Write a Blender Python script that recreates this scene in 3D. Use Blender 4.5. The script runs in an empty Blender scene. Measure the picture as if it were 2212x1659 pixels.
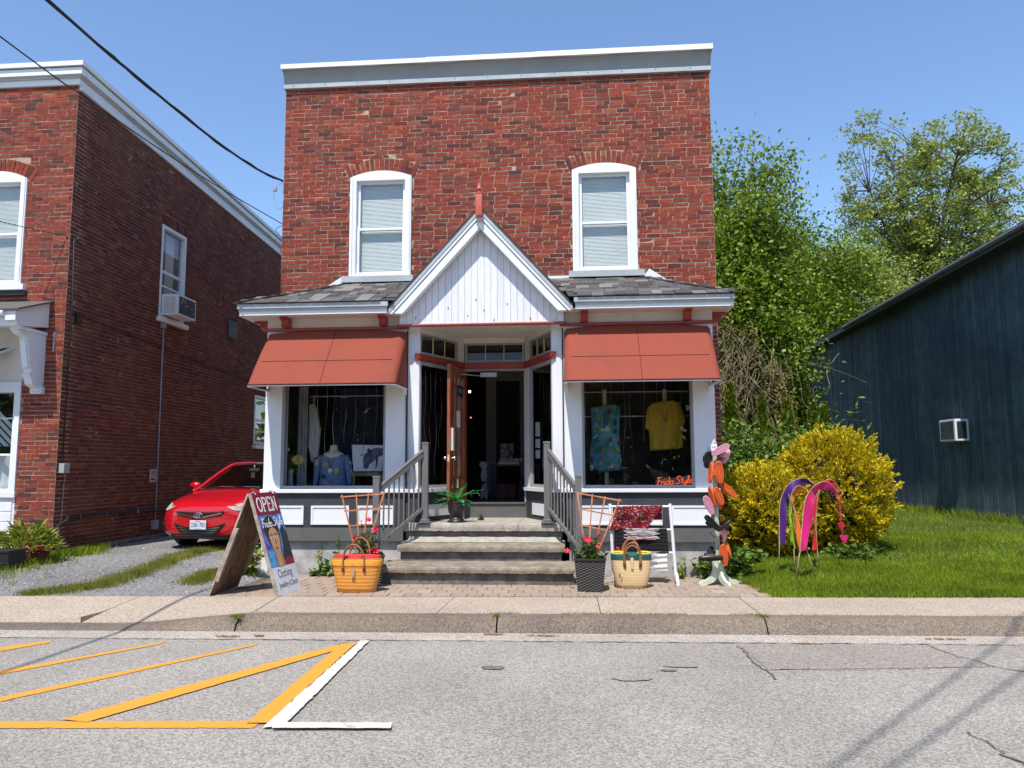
import bpy, bmesh, math, random
import numpy as np
from mathutils import Vector, Matrix
random.seed(7); RNG = np.random.default_rng(11)
SC = bpy.context.scene
COL = SC.collection
R = math.radians
PI = math.pi

# ------------------------------------------------------------------ camera, world, sun, exposure
cam_d = bpy.data.cameras.new('camera'); cam = bpy.data.objects.new('camera', cam_d); COL.objects.link(cam)
cam_d.sensor_width = 36; cam_d.lens = 36*1661/2212; cam_d.clip_start = 0.05; cam_d.clip_end = 3000
cam.matrix_world = (Matrix.Translation((0, 0, 1.5)) @ Matrix.Rotation(R(4.6), 4, 'Z') @ Matrix.Rotation(R(96.2), 4, 'X')
                    @ Matrix.Rotation(R(-0.25), 4, 'Z'))
SC.camera = cam
SUN_EL, SUN_AZ = 61.5, 11.0          # elevation; degrees to the left of straight behind the camera
w = bpy.data.worlds.new('World'); SC.world = w; w.use_nodes = True
nt = w.node_tree; bg = nt.nodes['Background']
sky = nt.nodes.new('ShaderNodeTexSky'); sky.sky_type = 'NISHITA'; sky.sun_disc = False
sky.sun_elevation = R(SUN_EL); sky.sun_rotation = R(180+SUN_AZ)
sky.altitude = 100; sky.air_density = 1.0; sky.dust_density = 0.2; sky.ozone_density = 4.5
nt.links.new(sky.outputs[0], bg.inputs['Color']); bg.inputs['Strength'].default_value = 0.15
sun_d = bpy.data.lights.new('sun', 'SUN'); sun = bpy.data.objects.new('sun', sun_d); COL.objects.link(sun)
sun_d.energy = 3.8; sun_d.angle = R(0.53); sun_d.color = (1.0, 0.955, 0.89)
_s = Vector((-math.sin(R(SUN_AZ))*math.cos(R(SUN_EL)), -math.cos(R(SUN_AZ))*math.cos(R(SUN_EL)), math.sin(R(SUN_EL))))
sun.rotation_euler = _s.to_track_quat('Z', 'Y').to_euler(); sun.location = (0, -5, 30)
vs = SC.view_settings; vs.view_transform = 'Standard'; vs.look = 'None'; vs.exposure = 0.62; vs.gamma = 1; vs.use_curve_mapping = False
SC.render.engine = 'CYCLES'
SC.cycles.max_bounces = 8; SC.cycles.transparent_max_bounces = 16; SC.cycles.sample_clamp_indirect = 6
SC.cycles.use_denoising = True

# ------------------------------------------------------------------ helpers: materials
def lin(h):
    h = h.lstrip('#'); c = [int(h[i:i+2], 16)/255 for i in (0, 2, 4)]
    return tuple(((v+0.055)/1.055)**2.4 if v > 0.04045 else v/12.92 for v in c)
def mat(name, col, rough=0.7, var=0.12, scale=6.0, metal=0.0, bump=0.0, bscale=60.0, spec=0.4, coat=0.0, emit=None, estr=0.0,
        col2=None, lo=0.4, hi=0.6, detail=5.0, island=0.0, stretch=None, sheen=0.0, trans=0.0):
    """Principled material: base colour broken by noise (and by object / loose piece), optional fine bump."""
    m = bpy.data.materials.new(name); m.use_nodes = True
    n = m.node_tree.nodes; L = m.node_tree.links; b = n['Principled BSDF']
    b.inputs['Roughness'].default_value = rough; b.inputs['Metallic'].default_value = metal
    b.inputs['Specular IOR Level'].default_value = spec
    if coat: b.inputs['Coat Weight'].default_value = coat; b.inputs['Coat Roughness'].default_value = 0.04
    if sheen: b.inputs['Sheen Weight'].default_value = sheen
    tc = n.new('ShaderNodeTexCoord'); src = tc.outputs['Object']
    if stretch:
        mp = n.new('ShaderNodeMapping'); mp.inputs['Scale'].default_value = stretch
        L.new(src, mp.inputs['Vector']); src = mp.outputs[0]
    nz = n.new('ShaderNodeTexNoise'); nz.inputs['Scale'].default_value = scale; nz.inputs['Detail'].default_value = detail
    nz.inputs['Roughness'].default_value = 0.65
    L.new(src, nz.inputs['Vector'])
    if col2 is None:
        c1 = tuple(max(0, c*(1-var)) for c in col); c2 = tuple(min(1, c*(1+var)) for c in col)
    else: c1, c2 = col, col2
    rp = n.new('ShaderNodeValToRGB'); rp.color_ramp.elements[0].position = lo; rp.color_ramp.elements[1].position = hi
    rp.color_ramp.elements[0].color = (*c1, 1); rp.color_ramp.elements[1].color = (*c2, 1)
    L.new(nz.outputs['Fac'], rp.inputs['Fac'])
    out = rp.outputs['Color']
    if island:
        rnd = rand_node(m)
        mr = n.new('ShaderNodeMapRange'); mr.inputs[3].default_value = 1-island; mr.inputs[4].default_value = 1+island
        L.new(rnd, mr.inputs[0])
        mx = n.new('ShaderNodeVectorMath'); mx.operation = 'SCALE'
        L.new(out, mx.inputs[0]); L.new(mr.outputs[0], mx.inputs['Scale']); out = mx.outputs[0]
    L.new(out, b.inputs['Base Color'])
    if bump:
        n2 = n.new('ShaderNodeTexNoise'); n2.inputs['Scale'].default_value = bscale; n2.inputs['Detail'].default_value = 4
        L.new(src, n2.inputs['Vector'])
        bp = n.new('ShaderNodeBump'); bp.inputs['Strength'].default_value = bump; bp.inputs['Distance'].default_value = 0.01
        L.new(n2.outputs['Fac'], bp.inputs['Height']); L.new(bp.outputs[0], b.inputs['Normal'])
    if emit: b.inputs['Emission Color'].default_value = (*emit, 1); b.inputs['Emission Strength'].default_value = estr
    if trans:
        tr = n.new('ShaderNodeBsdfTranslucent'); L.new(out, tr.inputs['Color'])
        ms = n.new('ShaderNodeMixShader'); ms.inputs[0].default_value = trans
        L.new(b.outputs[0], ms.inputs[1]); L.new(tr.outputs[0], ms.inputs[2])
        L.new(ms.outputs[0], n['Material Output'].inputs['Surface'])
    return m
def rand_node(m):
    n = m.node_tree.nodes; L = m.node_tree.links
    g = n.new('ShaderNodeNewGeometry'); oi = n.new('ShaderNodeObjectInfo')
    a = n.new('ShaderNodeMath'); a.operation = 'ADD'; L.new(g.outputs['Random Per Island'], a.inputs[0]); L.new(oi.outputs['Random'], a.inputs[1])
    f = n.new('ShaderNodeMath'); f.operation = 'FRACT'; L.new(a.outputs[0], f.inputs[0])
    return f.outputs[0]
def palette_mat(name, cols, rough=0.85, noise=0.25, nscale=25.0, bump=0.4, bscale=120.0, spec=0.25, trans=0.0, patch=None, pscale=0.5):
    """One colour per loose piece (or object) drawn from a palette [(position, colour)...], with fine noise on top."""
    m = bpy.data.materials.new(name); m.use_nodes = True
    n = m.node_tree.nodes; L = m.node_tree.links; b = n['Principled BSDF']
    b.inputs['Roughness'].default_value = rough; b.inputs['Specular IOR Level'].default_value = spec
    r = rand_node(m)
    rp = n.new('ShaderNodeValToRGB'); rp.color_ramp.interpolation = 'LINEAR'
    e = rp.color_ramp.elements
    e[0].position, e[0].color = cols[0][0], (*cols[0][1], 1)
    e[1].position, e[1].color = cols[-1][0], (*cols[-1][1], 1)
    for p, c in cols[1:-1]:
        k = e.new(p); k.color = (*c, 1)
    L.new(r, rp.inputs['Fac'])
    tc = n.new('ShaderNodeTexCoord'); nz = n.new('ShaderNodeTexNoise'); nz.inputs['Scale'].default_value = nscale; nz.inputs['Detail'].default_value = 6
    geo = n.new('ShaderNodeNewGeometry')
    L.new(geo.outputs['Position'], nz.inputs['Vector'])
    mr = n.new('ShaderNodeMapRange'); mr.inputs[1].default_value = 0.3; mr.inputs[2].default_value = 0.7
    mr.inputs[3].default_value = 1-noise; mr.inputs[4].default_value = 1+noise
    L.new(nz.outputs['Fac'], mr.inputs[0])
    mx = n.new('ShaderNodeVectorMath'); mx.operation = 'SCALE'
    L.new(rp.outputs['Color'], mx.inputs[0]); L.new(mr.outputs[0], mx.inputs['Scale']); out = mx.outputs[0]
    if patch:
        n3 = n.new('ShaderNodeTexNoise'); n3.inputs['Scale'].default_value = pscale; n3.inputs['Detail'].default_value = 3
        L.new(geo.outputs['Position'], n3.inputs['Vector'])
        m3 = n.new('ShaderNodeMapRange'); m3.inputs[1].default_value = 0.45; m3.inputs[2].default_value = 0.62; m3.inputs[4].default_value = patch[1]
        L.new(n3.outputs['Fac'], m3.inputs[0])
        mm = n.new('ShaderNodeMix'); mm.data_type = 'RGBA'; mm.inputs[7].default_value = (*patch[0], 1)
        L.new(m3.outputs[0], mm.inputs[0]); L.new(out, mm.inputs[6]); out = mm.outputs[2]
    L.new(out, b.inputs['Base Color'])
    if bump:
        n2 = n.new('ShaderNodeTexNoise'); n2.inputs['Scale'].default_value = bscale; n2.inputs['Detail'].default_value = 4
        L.new(geo.outputs['Position'], n2.inputs['Vector'])
        bp = n.new('ShaderNodeBump'); bp.inputs['Strength'].default_value = bump; bp.inputs['Distance'].default_value = 0.006
        L.new(n2.outputs['Fac'], bp.inputs['Height']); L.new(bp.outputs[0], b.inputs['Normal'])
    if trans:
        tr = n.new('ShaderNodeBsdfTranslucent'); L.new(out, tr.inputs['Color'])
        ms = n.new('ShaderNodeMixShader'); ms.inputs[0].default_value = trans
        L.new(b.outputs[0], ms.inputs[1]); L.new(tr.outputs[0], ms.inputs[2])
        L.new(ms.outputs[0], n['Material Output'].inputs['Surface'])
    return m
def glass_mat(name, tint=(0.85, 0.88, 0.88), refl=0.08, rough=0.0):
    m = bpy.data.materials.new(name); m.use_nodes = True
    n = m.node_tree.nodes; L = m.node_tree.links; n.remove(n['Principled BSDF'])
    t = n.new('ShaderNodeBsdfTransparent'); t.inputs[0].default_value = (*tint, 1)
    g = n.new('ShaderNodeBsdfGlossy'); g.inputs['Roughness'].default_value = rough; g.inputs['Color'].default_value = (1, 1, 1, 1)
    lw = n.new('ShaderNodeLayerWeight'); lw.inputs[0].default_value = 0.5
    pw = n.new('ShaderNodeMath'); pw.operation = 'POWER'; pw.inputs[1].default_value = 4.0; L.new(lw.outputs['Facing'], pw.inputs[0])
    tcn = n.new('ShaderNodeTexCoord'); nz = n.new('ShaderNodeTexNoise'); nz.inputs['Scale'].default_value = 1.6; nz.inputs['Detail'].default_value = 1
    L.new(tcn.outputs['Object'], nz.inputs['Vector'])
    bp = n.new('ShaderNodeBump'); bp.inputs['Strength'].default_value = 0.12; bp.inputs['Distance'].default_value = 0.02
    L.new(nz.outputs['Fac'], bp.inputs['Height']); L.new(bp.outputs[0], g.inputs['Normal'])
    mu = n.new('ShaderNodeMath'); mu.operation = 'MULTIPLY_ADD'; mu.inputs[1].default_value = 0.9; mu.inputs[2].default_value = refl
    mu.use_clamp = True
    L.new(pw.outputs[0], mu.inputs[0])
    ms = n.new('ShaderNodeMixShader'); L.new(mu.outputs[0], ms.inputs[0]); L.new(t.outputs[0], ms.inputs[1]); L.new(g.outputs[0], ms.inputs[2])
    L.new(ms.outputs[0], n['Material Output'].inputs['Surface'])
    return m

# ------------------------------------------------------------------ helpers: meshes and objects
class MB:
    """Collects geometry; build() links it as ONE mesh object."""
    def __init__(s): s.v = []; s.f = []; s.mi = []; s.cur = 0
    def add(s, vs, fs):
        o = len(s.v); s.v += [tuple(p) for p in vs]
        s.f += [tuple(o+i for i in f) for f in fs]; s.mi += [s.cur]*len(fs); return s
    def box(s, x0, x1, y0, y1, z0, z1, j=0.0):
        r = (lambda: random.uniform(-j, j)) if j else (lambda: 0.0)
        v = [(x+r(), y+r(), z+r()) for z in (z0, z1) for y in (y0, y1) for x in (x0, x1)]
        return s.add(v, [(0, 2, 3, 1), (4, 5, 7, 6), (0, 1, 5, 4), (2, 6, 7, 3), (0, 4, 6, 2), (1, 3, 7, 5)])
    def hexa(s, v):           # 8 corners, order as in box
        return s.add(v, [(0, 2, 3, 1), (4, 5, 7, 6), (0, 1, 5, 4), (2, 6, 7, 3), (0, 4, 6, 2), (1, 3, 7, 5)])
    def bbox(s, x0, x1, y0, y1, z0, z1, b=0.01):
        """box with chamfered vertical-plane (front, -y) edges and top"""
        X = (x0, x0+b, x1-b, x1); o = []
        bm = bmesh.new()
        bmesh.ops.create_cube(bm, size=1.0)
        for v in bm.verts: v.co = Vector(((x0+x1)/2+v.co.x*(x1-x0), (y0+y1)/2+v.co.y*(y1-y0), (z0+z1)/2+v.co.z*(z1-z0)))
        bmesh.ops.bevel(bm, geom=list(bm.edges), offset=b, segments=2, affect='EDGES', profile=0.6)
        bm.verts.ensure_lookup_table(); bm.verts.index_update()
        s.add([v.co[:] for v in bm.verts], [[v.index for v in f.verts] for f in bm.faces]); bm.free(); return s
    def beam(s, a, b, w, h, up=(0, 0, 1)):
        a = Vector(a); b = Vector(b); d = (b-a).normalized(); up = Vector(up)
        if abs(d.dot(up)) > 0.98: up = Vector((0, 1, 0))
        x = d.cross(up).normalized(); u = x.cross(d).normalized()
        v = [p+x*sx*w/2+u*sz*h/2 for p in (a, b) for sz in (-1, 1) for sx in (-1, 1)]
        return s.add(v, [(0, 1, 3, 2), (4, 6, 7, 5), (0, 4, 5, 1), (2, 3, 7, 6), (0, 2, 6, 4), (1, 5, 7, 3)])
    def tube(s, path, r, n=8, cap=True, flat=None):
        P = [Vector(p) for p in path]; rs = r if isinstance(r, (list, tuple)) else [r]*len(P)
        o = len(s.v); vs = []; u = None
        for i, p in enumerate(P):
            d = (P[min(i+1, len(P)-1)]-P[max(i-1, 0)])
            d = d.normalized() if d.length > 1e-9 else Vector((0, 0, 1))
            if u is None:
                u = d.cross(Vector((0, 0, 1)));
                if u.length < 0.05: u = d.cross(Vector((0, 1, 0)))
                u.normalize()
            u = (u-d*u.dot(d)).normalized(); q = d.cross(u)
            for k in range(n):
                a = 2*PI*k/n; vs.append(p+(u*math.cos(a)+q*math.sin(a)*(flat or 1))*rs[i])
        fs = [(i*n+k, i*n+(k+1) % n, (i+1)*n+(k+1) % n, (i+1)*n+k) for i in range(len(P)-1) for k in range(n)]
        if cap: fs += [tuple(range(n))[::-1], tuple((len(P)-1)*n+k for k in range(n))]
        return s.add(vs, fs)
    def lathe(s, prof, n=16, c=(0, 0, 0), ax='Z', sx=1.0, sy=1.0):
        vs = []
        for r, z in prof:
            for k in range(n):
                a = 2*PI*k/n; x, y = r*math.cos(a)*sx, r*math.sin(a)*sy
                p = {'Z': (x, y, z), 'Y': (x, z, y), 'X': (z, x, y)}[ax]
                vs.append((c[0]+p[0], c[1]+p[1], c[2]+p[2]))
        m = len(prof)
        fs = [(i*n+k, i*n+(k+1) % n, (i+1)*n+(k+1) % n, (i+1)*n+k) for i in range(m-1) for k in range(n)]
        if prof[0][0] > 1e-4: fs.append(tuple(range(n))[::-1])
        if prof[-1][0] > 1e-4: fs.append(tuple((m-1)*n+k for k in range(n)))
        return s.add(vs, fs)
    def prism(s, poly, d0, d1, fn):
        """poly of 2-D points extruded from d0 to d1; fn(a, b, d) -> point"""
        n = len(poly)
        vs = [fn(a, b, d0) for a, b in poly]+[fn(a, b, d1) for a, b in poly]
        fs = [tuple(range(n))[::-1], tuple(range(n, 2*n))]+[(i, (i+1) % n, n+(i+1) % n, n+i) for i in range(n)]
        return s.add(vs, fs)
    def grid(s, fn, nu, nv, closed_u=False):
        vs = [fn(i/(nu if closed_u else nu-1), j/(nv-1)) for j in range(nv) for i in range(nu)]
        fs = [(j*nu+i, j*nu+(i+1) % nu, (j+1)*nu+(i+1) % nu, (j+1)*nu+i) for j in range(nv-1) for i in range(nu if closed_u else nu-1)]
        return s.add(vs, fs)
    def ball(s, c, r, n=10, m=7, sx=1, sy=1, sz=1):
        return s.grid(lambda u, v: (c[0]+r*sx*math.sin(PI*v)*math.cos(2*PI*u), c[1]+r*sy*math.sin(PI*v)*math.sin(2*PI*u), c[2]+r*sz*math.cos(PI*v)), n, m, True)
    def build(s, name, m, parent=None, smooth=False, angle=None, mod=None):
        me = bpy.data.meshes.new(name); me.from_pydata(s.v, [], s.f)
        ms = m if isinstance(m, (list, tuple)) else [m]
        for x in ms: me.materials.append(x)
        if len(ms) > 1: me.polygons.foreach_set('material_index', s.mi)
        me.validate(); me.update()
        o = link(name, me, parent)
        if smooth or angle:
            bm = bmesh.new(); bm.from_mesh(me)
            bmesh.ops.remove_doubles(bm, verts=bm.verts, dist=1e-5)
            bmesh.ops.recalc_face_normals(bm, faces=bm.faces)
            for f in bm.faces: f.smooth = True
            if angle:
                for e in bm.edges:
                    if len(e.link_faces) == 2 and e.calc_face_angle(0) > R(angle): e.smooth = False
            bm.to_mesh(me); bm.free()
        return o
def link(name, me, parent=None):
    o = bpy.data.objects.new(name, me); COL.objects.link(o)
    if parent is not None:
        o.parent = parent
        if parent.type == 'EMPTY' or True: o.matrix_parent_inverse = parent.matrix_world.inverted()
    return o
def thing(name, label, cat, loc=(0, 0, 0), group=None, rz=0.0):
    o = bpy.data.objects.new(name, None); COL.objects.link(o); o.empty_display_size = 0.1
    o.location = loc; o.rotation_euler = (0, 0, rz); o.matrix_world = Matrix.Translation(loc) @ Matrix.Rotation(rz, 4, 'Z')
    return tag(o, label, cat, group)
def tag(o, label=None, cat=None, group=None, kind=None):
    if label: o['label'] = label
    if cat: o['category'] = cat
    if group: o['group'] = group
    if kind: o['kind'] = kind
    return o
def struct(o): o['kind'] = 'structure'; return o
def dup(o, parent=None):
    c = o.copy(); COL.objects.link(c)
    if parent is not None: c.parent = parent
    for ch in o.children: dup(ch, c)
    return c
def np_mesh(name, verts, faces, m, parent=None, smooth=False):
    """fast mesh from numpy arrays: verts (n,3), faces (m,k)"""
    me = bpy.data.meshes.new(name); k = faces.shape[1]
    me.vertices.add(len(verts)); me.vertices.foreach_set('co', verts.astype(np.float32).ravel())
    me.loops.add(faces.size); me.loops.foreach_set('vertex_index', faces.astype(np.int32).ravel())
    me.polygons.add(len(faces)); me.polygons.foreach_set('loop_start', np.arange(0, faces.size, k, dtype=np.int32))
    for x in (m if isinstance(m, (list, tuple)) else [m]): me.materials.append(x)
    me.update(calc_edges=True); me.validate()
    if smooth: me.polygons.foreach_set('use_smooth', [True]*len(faces))
    return link(name, me, parent)
_tcache = {}
def text_mesh(txt, depth=0.0, bold=0.0):
    cu = bpy.data.curves.new('text', 'FONT'); cu.body = txt; cu.size = 1.0; cu.extrude = depth; cu.offset = bold; cu.resolution_u = 3
    o = bpy.data.objects.new('text', cu); COL.objects.link(o)
    dg = bpy.context.evaluated_depsgraph_get(); me = bpy.data.meshes.new_from_object(o.evaluated_get(dg))
    bpy.data.objects.remove(o); bpy.data.curves.remove(cu)
    return me
def text(name, txt, m, parent, origin, ux, uy, width, height, depth=0.003, bold=0.0):
    """Text stretched to width x height, its lower left corner at origin, along unit vectors ux (right) and uy (up)."""
    me = text_mesh(txt, 0.5, bold); me.name = name
    co = np.empty(len(me.vertices)*3, np.float32); me.vertices.foreach_get('co', co); co = co.reshape(-1, 3)
    mn, mx = co.min(0), co.max(0); q = (co-mn)/(mx-mn)
    ux, uy, o = np.array(ux, float), np.array(uy, float), np.array(origin, float); uz = np.cross(ux, uy)
    p = o+q[:, :1]*width*ux+q[:, 1:2]*height*uy+q[:, 2:3]*depth*uz
    me.vertices.foreach_set('co', p.astype(np.float32).ravel()); me.materials.clear(); me.materials.append(m); me.update()
    return link(name, me, parent)
def stroke(mb, pts, o, ux, uy, width, depth=0.003, sx=1.0, sy=1.0, round_=True):
    """flat raised pen stroke through 2-D points on the plane (o, ux, uy)"""
    ux, uy, o = Vector(ux), Vector(uy), Vector(o); uz = ux.cross(uy)
    P = [o+ux*a*sx+uy*b*sy for a, b in pts]
    n = len(P)
    L, Rr = [], []
    for i, p in enumerate(P):
        d = (P[min(i+1, n-1)]-P[max(i-1, 0)]).normalized(); q = uz.cross(d)
        wd = width[i] if isinstance(width, (list, tuple)) else width
        L.append(p+q*wd/2); Rr.append(p-q*wd/2)
    vs = []
    for a, b in zip(L, Rr): vs += [a, b, a+uz*depth, b+uz*depth]
    fs = []
    for i in range(n-1):
        k = 4*i
        fs += [(k+2, k+3, k+7, k+6), (k, k+4, k+5, k+1), (k, k+2, k+6, k+4), (k+1, k+5, k+7, k+3)]
    fs += [(0, 1, 3, 2), (4*n-4, 4*n-2, 4*n-1, 4*n-3)]
    mb.add(vs, fs)
def arc(cx, cy, rx, ry, a0, a1, n=10):
    return [(cx+rx*math.cos(R(a0+(a1-a0)*i/n)), cy+ry*math.sin(R(a0+(a1-a0)*i/n))) for i in range(n+1)]
def bez(pts, n=8):
    """Catmull-Rom through 2-D or 3-D points"""
    P = [Vector(p) for p in pts]; out = []
    for i in range(len(P)-1):
        a = P[max(i-1, 0)]; b = P[i]; c = P[i+1]; d = P[min(i+2, len(P)-1)]
        for k in range(n):
            t = k/n
            out.append(0.5*((2*b)+(c-a)*t+(2*a-5*b+4*c-d)*t*t+(3*b-a-3*c+d)*t**3))
    out.append(P[-1]); return out
def smoothstep(a, b, x):
    t = min(1, max(0, (x-a)/(b-a))); return t*t*(3-2*t)

# ------------------------------------------------------------------ materials
M = {}
BR = [(0.0, (0.273, 0.051, 0.028)), (0.2, (0.224, 0.041, 0.025)), (0.42, (0.180, 0.037, 0.024)), (0.6, (0.251, 0.054, 0.030)),
      (0.72, (0.132, 0.033, 0.025)), (0.84, (0.088, 0.030, 0.026)), (0.93, (0.317, 0.074, 0.034)), (1.0, (0.194, 0.049, 0.038))]
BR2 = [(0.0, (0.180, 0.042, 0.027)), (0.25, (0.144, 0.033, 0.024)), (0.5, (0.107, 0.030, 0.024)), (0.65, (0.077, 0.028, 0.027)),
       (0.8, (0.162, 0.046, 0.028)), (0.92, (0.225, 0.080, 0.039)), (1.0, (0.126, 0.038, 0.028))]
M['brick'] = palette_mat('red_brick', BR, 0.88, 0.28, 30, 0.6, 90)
M['brick_dark'] = palette_mat('shaded_brick', BR2, 0.9, 0.3, 30, 0.6, 90, patch=((0.17, 0.062, 0.032), 0.55), pscale=0.9)  # darker copy of the red brick: the side wall's shade is in the colour
M['mortar_side'] = mat('shaded_mortar', (0.21, 0.135, 0.095), 0.95, 0.3, 4, bump=0.4)  # mortar darkened likewise, with the side wall's shade painted in
M['mortar'] = mat('mortar', (0.37, 0.265, 0.19), 0.95, 0.25, 14, bump=0.4)
M['white'] = mat('white_paint', (0.75, 0.755, 0.77), 0.55, 0.05, 2.2, col2=(0.66, 0.66, 0.66), lo=0.5, hi=0.8, bump=0.06, bscale=40)
M['board_white'] = mat('white_painted_board', (0.66, 0.665, 0.68), 0.6, 0.07, 5, col2=(0.73, 0.73, 0.74), stretch=(6, 6, 0.7), bump=0.12, bscale=40, island=0.05)
M['cream'] = mat('cream_paint', (0.66, 0.62, 0.57), 0.6, 0.05, 3)
M['trim'] = mat('white_metal_trim', (0.74, 0.76, 0.76), 0.4, 0.04, 2)
M['grey_metal'] = mat('grey_metal_flashing', (0.40, 0.42, 0.43), 0.35, 0.08, 2.5, bump=0.08, bscale=1.5)
M['cove'] = mat('grey_metal_cove', (0.27, 0.275, 0.275), 0.4, 0.06, 2.0, bump=0.1, bscale=1.2)
M['chip'] = mat('bare_grey_wood', (0.17, 0.16, 0.15), 0.9, .2)
M['charcoal'] = mat('charcoal_paint', (0.043, 0.046, 0.05), 0.6, 0.12, 5)
M['midgrey'] = mat('mid_grey_paint', (0.115, 0.113, 0.108), 0.55, 0.07, 4)
M['rail'] = mat('taupe_metal_paint', (0.15, 0.142, 0.135), 0.4, 0.05, 4)
M['red_trim'] = mat('red_trim_paint', (0.30, 0.045, 0.032), 0.45, 0.1, 6)
M['awning'] = mat('faded_red_awning_cloth', (0.255, 0.051, 0.0265), 0.85, 0.08, 1.7, col2=(0.185, 0.042, 0.026), lo=0.52, hi=0.78, detail=7, bump=0.2, bscale=3.5)
M['awning_mark'] = mat('awning_seam', (0.10, 0.022, 0.018), 0.9)
M['frame'] = mat('grey_window_frame', (0.31, 0.31, 0.30), 0.5, 0.06, 4)
M['concrete'] = mat('foundation_concrete', (0.40, 0.385, 0.36), 0.9, 0.2, 5, bump=0.5, bscale=40)
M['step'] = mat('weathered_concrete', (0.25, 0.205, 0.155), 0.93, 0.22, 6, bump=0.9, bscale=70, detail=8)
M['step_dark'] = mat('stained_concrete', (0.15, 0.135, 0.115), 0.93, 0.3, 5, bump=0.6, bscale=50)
M['step_light'] = mat('patched_concrete', (0.36, 0.325, 0.27), 0.93, 0.15, 8, bump=0.9, bscale=60)
M['wood_door'] = mat('varnished_red_wood', (0.27, 0.075, 0.03), 0.35, 0.3, 3, stretch=(14, 14, 1), spec=0.5)
M['glass'] = glass_mat('window_glass')
M['glass_dark'] = glass_mat('shop_glass', (0.86, 0.88, 0.90), 0.03)
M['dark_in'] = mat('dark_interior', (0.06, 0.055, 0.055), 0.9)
M['navy'] = mat('navy_curtain', (0.02, 0.022, 0.045), 0.9, 0.3, 6)
M['black'] = mat('black_plastic', (0.018, 0.018, 0.02), 0.45, 0.15, 8)
M['steel'] = mat('bright_steel', (0.7, 0.7, 0.7), 0.25, 0.05, 4, metal=1.0)
M['leather'] = mat('tan_leather', (0.30, 0.12, 0.045), 0.5, 0.2, 12)
M['cable'] = mat('black_cable', (0.02, 0.02, 0.022), 0.6)
M['brass'] = mat('brass', (0.65, 0.5, 0.25), 0.4, 0.05)
M['soil'] = mat('dark_soil', (0.045, 0.032, 0.024), 0.95, 0.4, 30, bump=0.8, bscale=60)

def tz(x, y):
    """height of the plots behind the pavement: gentle rise away from the street"""
    if x < -4.4: return min(0.12, max(0.0, 0.04*(y-8.95)))
    if x > 2.15: return min(0.25, max(0.0, 0.06*(y-9.25)))*smoothstep(2.1, 2.8, x)
    return 0.0
Yb = lambda x: 9.2+0.045*x       # back edge of the pavement
Yk = lambda x: 7.86+0.03*x       # foot of the kerb
Yg = lambda x: 7.5+0.028*x       # edge of the asphalt
drop = lambda x: smoothstep(-3.2, -4.9, x) if x < -3.2 else 0.0
def drop(x): return 1-smoothstep(-4.9, -3.15, x)

# ------------------------------------------------------------------ ground, road, kerb, pavement
m = mat('far_ground', (0.10, 0.115, 0.05), 0.95, 0.3, 0.4)
g = MB(); g.grid(lambda u, v: (-600+1200*u, -600+1200*v, -0.42), 9, 9); struct(g.build('ground', m))

def road_mat(name, base, dark, fine=1.0):
    m = bpy.data.materials.new(name); m.use_nodes = True
    n = m.node_tree.nodes; L = m.node_tree.links; b = n['Principled BSDF']; b.inputs['Roughness'].default_value = 0.92
    b.inputs['Specular IOR Level'].default_value = 0.2
    tc = n.new('ShaderNodeTexCoord'); P = tc.outputs['Object']
    vo = n.new('ShaderNodeTexVoronoi'); vo.inputs['Scale'].default_value = 85*fine; L.new(P, vo.inputs['Vector'])
    r1 = n.new('ShaderNodeValToRGB'); e = r1.color_ramp.elements
    e[0].position = 0.1; e[0].color = (0.42, 0.42, 0.42, 1); e[1].position = 0.9; e[1].color = (1.5, 1.48, 1.45, 1)
    sep = n.new('ShaderNodeSeparateColor'); L.new(vo.outputs['Color'], sep.inputs[0]); L.new(sep.outputs[0], r1.inputs[0])
    nz = n.new('ShaderNodeTexNoise'); nz.inputs['Scale'].default_value = 0.55; nz.inputs['Detail'].default_value = 7; nz.inputs['Roughness'].default_value = 0.6
    L.new(P, nz.inputs['Vector'])
    r2 = n.new('ShaderNodeValToRGB'); e = r2.color_ramp.elements
    e[0].position = 0.35; e[0].color = (*dark, 1); e[1].position = 0.65; e[1].color = (*base, 1)
    L.new(nz.outputs['Fac'], r2.inputs[0])
    mx = n.new('ShaderNodeMix'); mx.data_type = 'RGBA'; mx.blend_type = 'MULTIPLY'; mx.inputs[0].default_value = 0.62
    L.new(r2.outputs[0], mx.inputs[6]); L.new(r1.outputs[0], mx.inputs[7]); L.new(mx.outputs[2], b.inputs['Base Color'])
    n2 = n.new('ShaderNodeTexNoise'); n2.inputs['Scale'].default_value = 160*fine; L.new(P, n2.inputs['Vector'])
    bp = n.new('ShaderNodeBump'); bp.inputs['Strength'].default_value = 0.7; bp.inputs['Distance'].default_value = 0.006
    L.new(n2.outputs['Fac'], bp.inputs['Height']); L.new(bp.outputs[0], b.inputs['Normal'])
    return m
M['asphalt'] = road_mat('worn_asphalt', (0.34, 0.31, 0.27), (0.27, 0.245, 0.215))
M['asphalt2'] = road_mat('asphalt_patch', (0.31, 0.272, 0.235), (0.265, 0.232, 0.20))
M['pavement'] = road_mat('pavement_concrete', (0.45, 0.365, 0.285), (0.37, 0.30, 0.235), 1.2)
M['kerb'] = road_mat('kerb_concrete', (0.235, 0.185, 0.14), (0.14, 0.11, 0.088), 1.1)
M['gutter'] = road_mat('gutter_concrete', (0.46, 0.405, 0.345), (0.33, 0.285, 0.24), 1.0)
M['gravel'] = road_mat('grey_gravel', (0.235, 0.225, 0.22), (0.165, 0.16, 0.155), 0.45)
M['verge'] = mat('verge_soil', (0.10, 0.085, 0.045), 0.95, 0.35, 5, col2=(0.09, 0.12, 0.03), bump=0.8)
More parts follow.
